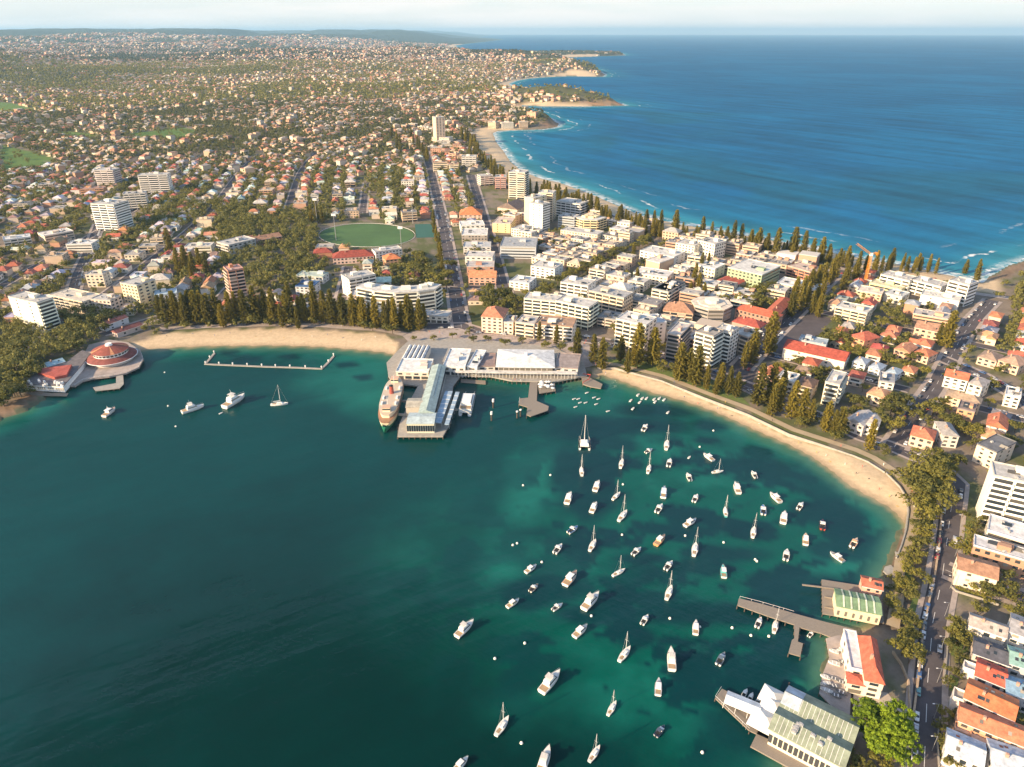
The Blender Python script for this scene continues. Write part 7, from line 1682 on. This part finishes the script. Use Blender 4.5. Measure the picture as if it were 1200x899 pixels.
for ri, (ln, hw) in enumerate(rl):
    w = hw-2.5; pos = 0
    for s in (-1, 1):
        o = offset([tuple(p) for p in ln], s*(w-1.3)); step = 6.2
        for a, b in zip(o[:-1], o[1:]):
            L_ = hypot(b[0]-a[0], b[1]-a[1]); t = R.uniform(0, 3)
            while t < L_-2:
                x = a[0]+(b[0]-a[0])*t/L_; y = a[1]+(b[1]-a[1])*t/L_; px, py = PX(x, y, ZL)
                pr = .85 if (py > 590 and s > 0) else (.12 if py > 590 else .42)
                if -5 < px < 1205 and 230 < py < 905 and R.random() < pr and not any(abs(x-q[0]) < 60 and abs(y-q[1]) < 60 and j_ != ri and pdist(np.array([x]), np.array([y]), l2, False)[0] < h2-1 for j_, (l2, h2) in enumerate(rl[:14]) for q in (l2[np.argmin(np.hypot(l2[:, 0]-x, l2[:, 1]-y))],)): car(x, y, atan2(b[1]-a[1], b[0]-a[0])-pi/2+(pi if R.random() < .5 else 0))
                t += step
for row in range(4):
    for k in range(9):
        a = np.array(G(890+row*9, 398-row*4)); u = np.array([cos(GB), sin(GB)]); p = a+u*k*3.1*1.2
        if R.random() < .8: car(p[0], p[1], GB+pi/2-.1+pi/2)
for k in range(16):
    a = np.array(G(845+R.uniform(0,30), 425+R.uniform(-5,16))); 
    if not hits(a[None], 2.2, roads=False)[0]: car(a[0], a[1], GB)
# ------------------------------------------------------------------ people on the sand and promenade
def person_mesh(pose):
    J = {'hip': (0,0,.95), 'chest': (0,0,1.35), 'neck': (0,0,1.50), 'head': (0,.01,1.66), 'sl': (-.19,0,1.42), 'sr': (.19,0,1.42), 'el': (-.25,-.08,1.14), 'er': (.25,.08,1.14), 'wl': (-.26,.06,.90), 'wr': (.26,.16,.92),
         'kl': (-.10,.16,.52), 'kr': (.10,-.04,.52), 'al': (-.10,.22,.08), 'ar': (.10,-.26,.12), 'tl': (-.10,.36,.04), 'tr': (.10,-.12,.04)}
    if pose == 'lie':
        J = {k: (v[0]*1.15, v[2]-.9, .16+.05*(k in ('head', 'chest', 'hip'))) for k, v in J.items()}
        J['kl'] = (-.12, -.35, .36); J['tl'] = (-.12, -.9, .2); J['tr'] = (.12, -.95, .2)
    E_ = [('hip','chest'),('chest','neck'),('neck','head'),('chest','sl'),('chest','sr'),('sl','el'),('el','wl'),('sr','er'),('er','wr'),('hip','kl'),('kl','al'),('al','tl'),('hip','kr'),('kr','ar'),('ar','tr')]
    ks = list(J); me = bpy.data.meshes.new('p'); me.from_pydata([J[k] for k in ks], [(ks.index(a), ks.index(b)) for a, b in E_], [])
    o = bpy.data.objects.new('p', me); COL.objects.link(o); md = o.modifiers.new('s', 'SKIN'); sv = me.skin_vertices[0].data
    RD = {'hip': .15, 'chest': .17, 'neck': .06, 'head': .11, 'sl': .07, 'sr': .07, 'el': .045, 'er': .045, 'wl': .035, 'wr': .035, 'kl': .07, 'kr': .07, 'al': .045, 'ar': .045, 'tl': .04, 'tr': .04}
    for i, k in enumerate(ks): sv[i].radius = (RD[k], RD[k]*.8)
    sv[0].use_root = True; o.modifiers.new('u', 'SUBSURF').levels = 1
    dg = bpy.context.evaluated_depsgraph_get(); out = bpy.data.meshes.new_from_object(o.evaluated_get(dg)); out.materials.clear(); out.materials.append(M_trim)
    bpy.data.objects.remove(o); return out
PM = [person_mesh('walk'), person_mesh('lie')]
bl = [(196,396),(226,392),(252,395),(270,392),(300,395),(318,390),(333,397),(352,389),(366,396),(384,394),(402,397),(424,400),(440,397),(735,441),(758,449),(780,457),(802,464),(818,472),(841,478),(858,486),(880,490),(896,500),(915,506),(936,519),(957,530),(973,540),(990,545),(1003,556),(1018,562),(1030,574),(1042,582),(1052,592),(1010,549),(968,534),(890,496),(826,468)]
pe = [(712,428),(745,434),(790,449),(850,472),(905,494),(985,524),(1035,546),(1068,585),(1065,640),(600,397),(620,399),(560,392),(540,395),(660,402),(230,384),(280,381),(340,380),(400,383)]
for k in range(60): q_ = R.choice([((500,388),(560,398)), ((600,393),(690,402)), ((560,386),(690,400)), ((690,420),(712,436)), ((540,441),(610,444)), ((1065,560),(1074,610))]); t_ = R.random(); pe.append((q_[0][0]+(q_[1][0]-q_[0][0])*t_, q_[0][1]+(q_[1][1]-q_[0][1])*t_+R.uniform(-3, 3)))
for i, (x, y) in enumerate(bl+pe):
    lie = i < len(bl) and i % 3 == 1; p = G(x, y, 1.2 if i < len(bl) else 2.1); z = float(land_h(np.array([p[0]]), np.array([p[1]]))[0])+(.0 if i < len(bl) else .3)
    if i >= len(bl) and y < 410 and x > 490: z = ZL+.05
    if i >= len(bl) and 436 < y < 448 and x < 615: z = 3.0; p = G(x, y, 3)
    c, cn = R.choice([((.6,.1,.08),'red'), ((.08,.12,.3),'blue'), ((.7,.7,.68),'white'), ((.05,.05,.06),'black'), ((.5,.34,.1),'yellow')])
    o = link('person', PM[1 if lie else 0], None, (*p, z), (1,1,1), R.uniform(0, 6), c)
    tag(o, None, 'person', 'people on the beaches and promenade'); a, b = PX(p[0], p[1], z); AUTO.append((o, 'person in '+cn+' '+('lying on sand' if lie else ('standing' if i < len(bl) else 'walking')), float(a), float(b)))
# ------------------------------------------------------------------ foreground gardens and walls
def wall_run(label, pts, h, w, m, color=(1,1,1), cat='wall', name='garden_wall', z=ZL):
    mb = MB(); line = dense([G(x, y, z) for x, y in pts], 6); a = offset(line, w/2); b = offset(line, -w/2)
    for i in range(len(line)-1): mb.prism([a[i], a[i+1], b[i+1], b[i]], z-.3, z+h)
    return tag(mb.build(name, m, None, color=color), label, cat)
M_stone = mat('sandstone', (.46,.34,.23), noise=.3, nscale=.6)
wall_run('long sandstone retaining wall along the shore side of the curved road', [(1103,604),(1100,640),(1095,676),(1082,735),(1075,800),(1069,845)], 1.3, .7, M_stone, cat='wall', name='retaining_wall')
wall_run('sandstone wall of the sloping lane between clubhouse and curved road', [(1046,765),(1056,780),(1064,800),(1066,832)], 1.2, .6, M_stone, name='retaining_wall')
wall_run('low pale wall in front of the gardens right of the curved road', [(1112,735),(1109,770),(1106,800)], 1.0, .4, M_conc)
wall_run('low pale wall right of the curved road at the bottom edge', [(1101,842),(1098,870),(1100,899)], 1.0, .4, M_conc)
wall_run('pale wall round the corner garden at the side road junction', [(1114,688),(1120,694),(1150,703),(1170,710)], 1.0, .4, M_conc)
for i, (pts, lb) in enumerate([([(1121,690),(1145,698)], 'clipped hedge in front of the brown tiled apartment house'), ([(1120,742),(1121,758)], 'clipped hedge beside the upper gardens of the curved road'), ([(1106,862),(1104,888)], 'clipped hedge beside the blue white metal roofed house'),
   ([(1069,522),(1094,530)], 'clipped hedge in front of the red corner villa'), ([(1130,618),(1150,628)], 'clipped hedge below the white balcony grid slab'), ([(1122,822),(1118,842)], 'clipped hedge left of the long orange tiled terraces')]):
    line = dense([G(x, y) for x, y in pts], 1.1); rs2 = np.random.RandomState(60+i); cen = np.array([(p[0], p[1], ZL+.9) for p in line]); V, F_ = leaf_quads(rs2, cen, np.full(len(cen), 1.0), 40, .3)
    tag(link('hedge', np_mesh('hedge', V, F_, M_leaf)), lb, 'hedge')
M_lawn = mat('garden_lawn', (.13, .17, .045), noise=.3, nscale=.3, coords='World')
for pts in ([(1120,606),(1140,612),(1134,650),(1119,652)], [(1116,742),(1136,748),(1132,770),(1113,768)], [(1070,700),(1080,702),(1072,735),(1060,728)], [(1112,790),(1124,795),(1120,812),(1110,808)], [(1124,688),(1165,698),(1168,704),(1124,692)], [(1058,660),(1072,662),(1066,690),(1054,688)], [(705,422),(760,436),(820,456),(880,476),(870,466),(800,436),(740,420)]):
    poly_sheet('lawn', pts, M_lawn, ZL+.035)
M_tanp = mat('pale_paving', (.50,.41,.32), noise=.2, nscale=.3, coords='World')
for pts in ([(1000,805),(1040,812),(1060,838),(1000,832)], [(1108,815),(1126,820),(1124,835),(1106,830)], [(1128,690),(1170,700),(1168,690),(1128,682)]): poly_sheet('paving', pts, M_tanp, ZL+.03)
# upper terraces, dormers and skylights on the near roofs
def deck_box(label, p, w, d, h, rz, col, top, cat='terrace', name='roof_terrace'):
    x, y = G(*p, ZL+h); r = thing(name, (x, y, ZL), rz, label, cat); m = MB(); m.box(-w/2, w/2, -d/2, d/2, -.2, h); m.build('wall', M_wall, r, color=col)
    m = MB(); m.box(-w/2, w/2, -d/2, d/2, h+.004, h+.12); m.build('floor', M_roof, r, color=top); m = MB()
    for q in ((-w/2, w/2, -d/2, -d/2+.15), (-w/2, w/2, d/2-.15, d/2), (-w/2, -w/2+.15, -d/2+.16, d/2-.16), (w/2-.15, w/2, -d/2+.16, d/2-.16)): m.box(*q, h+.125, h+1.1)
    m.build('parapet', M_wall, r, color=col)
rr0 = radians(-33)
deck_box('terracotta walled balcony terrace at the left end of the lower orange terrace house', (1128,856), 5, 4, 5, rr0, (.62,.33,.2), (.66,.55,.45))
deck_box('terracotta walled balcony terrace in the middle of the lower orange terrace house', (1150,868), 7, 3.5, 5, rr0, (.62,.33,.2), (.68,.56,.46))
deck_box('small white terrace at the left end of the upper orange terrace house', (1126,816), 5, 5, 5, rr0, (.76,.7,.64), (.5,.45,.4))
deck_box('small white terrace left of the bright red roofed house', (1136,782), 4, 4, 4, rr0, (.76,.72,.68), (.5,.5,.5))
# lamp posts of the esplanade
for i, (x, y) in enumerate([(1112,618),(1106,652),(1100,690),(1094,722),(1089,762),(1085,800),(1081,842),(1079,880)]):
    p = G(x+13, y); r = thing('street_lamp', (*p, ZL), 0, None, 'street lamp', 'street lamps of the curved road'); AUTO.append((r, 'grey street lamp', x+13., float(y)))
    m = MB(); m.cyl(0, 0, 0, 7.5, .1, .06, 6); m.bar((0,0,7.4), (-1.8,0,7.7), .05, n=4); m.build('post', M_steel, r); m = MB(); m.box(-2.3, -1.6, -.14, .14, 7.62, 7.76); m.build('lamp_head', M_white, r, color=(1,1,1))
# ------------------------------------------------------------------ wording of the labels
ANCHORS += [('the far ocean headland', 620, 143), ("the left beach's middle", 320, 395), ("the left beach's left end", 190, 398), ("the east beach's start", 725, 440), ("the east beach's middle", 860, 487), ("the east beach corner", 1040, 580), ('the wharf plaza', 590, 396), ("the beach corner road bend", 1100, 560), ('the side road junction', 1108, 690), ("the lower right curved road", 1085, 800), ("the ocean end pine street", 990, 312), ("the ocean beach's far sand", 575, 165)]
NUM = ['', 'second ', 'third ', 'fourth ', 'fifth ', 'sixth ', 'seventh ', 'eighth ', 'ninth ', 'tenth ', 'eleventh ', 'twelfth ', 'thirteenth ', 'fourteenth ', 'fifteenth ', 'sixteenth ', 'seventeenth ', 'eighteenth ', 'nineteenth ', 'twentieth ']
def num(k):
    if k < 20: return NUM[k]
    t = ['twenty', 'thirty', 'forty', 'fifty', 'sixty', 'seventy', 'eighty', 'ninety'][(k+1)//10-2]; u = (k+1) % 10
    return (t+' '+NUM[u-1].strip() if u > 1 else (t+' first' if u == 1 else {'twenty':'twentieth','thirty':'thirtieth','forty':'fortieth','fifty':'fiftieth','sixty':'sixtieth','seventy':'seventieth','eighty':'eightieth','ninety':'ninetieth'}[t]))+' '
buckets = {}
for o, desc, px, py in AUTO:
    best = min(ANCHORS, key=lambda q: hypot(q[1]-px, (q[2]-py)*1.7)); dx, dy = px-best[1], (py-best[2])*1.7
    way = ('right of ' if dx > 0 else 'left of ') if abs(dx) > abs(dy) else ('behind ' if dy < 0 else 'in front of ')
    buckets.setdefault((desc, way, best[0]), []).append((hypot(dx, dy), o))
for (desc, way, anc), L_ in buckets.items():
    for k, (d, o) in enumerate(sorted(L_, key=lambda q: q[0])): o['label'] = desc+', '+num(k)+'nearest '+way+anc
for o in bpy.data.objects:
    if 'label' in o and len(o['label'].replace(',', '').split()) > 16: print('LONG', o['label'])
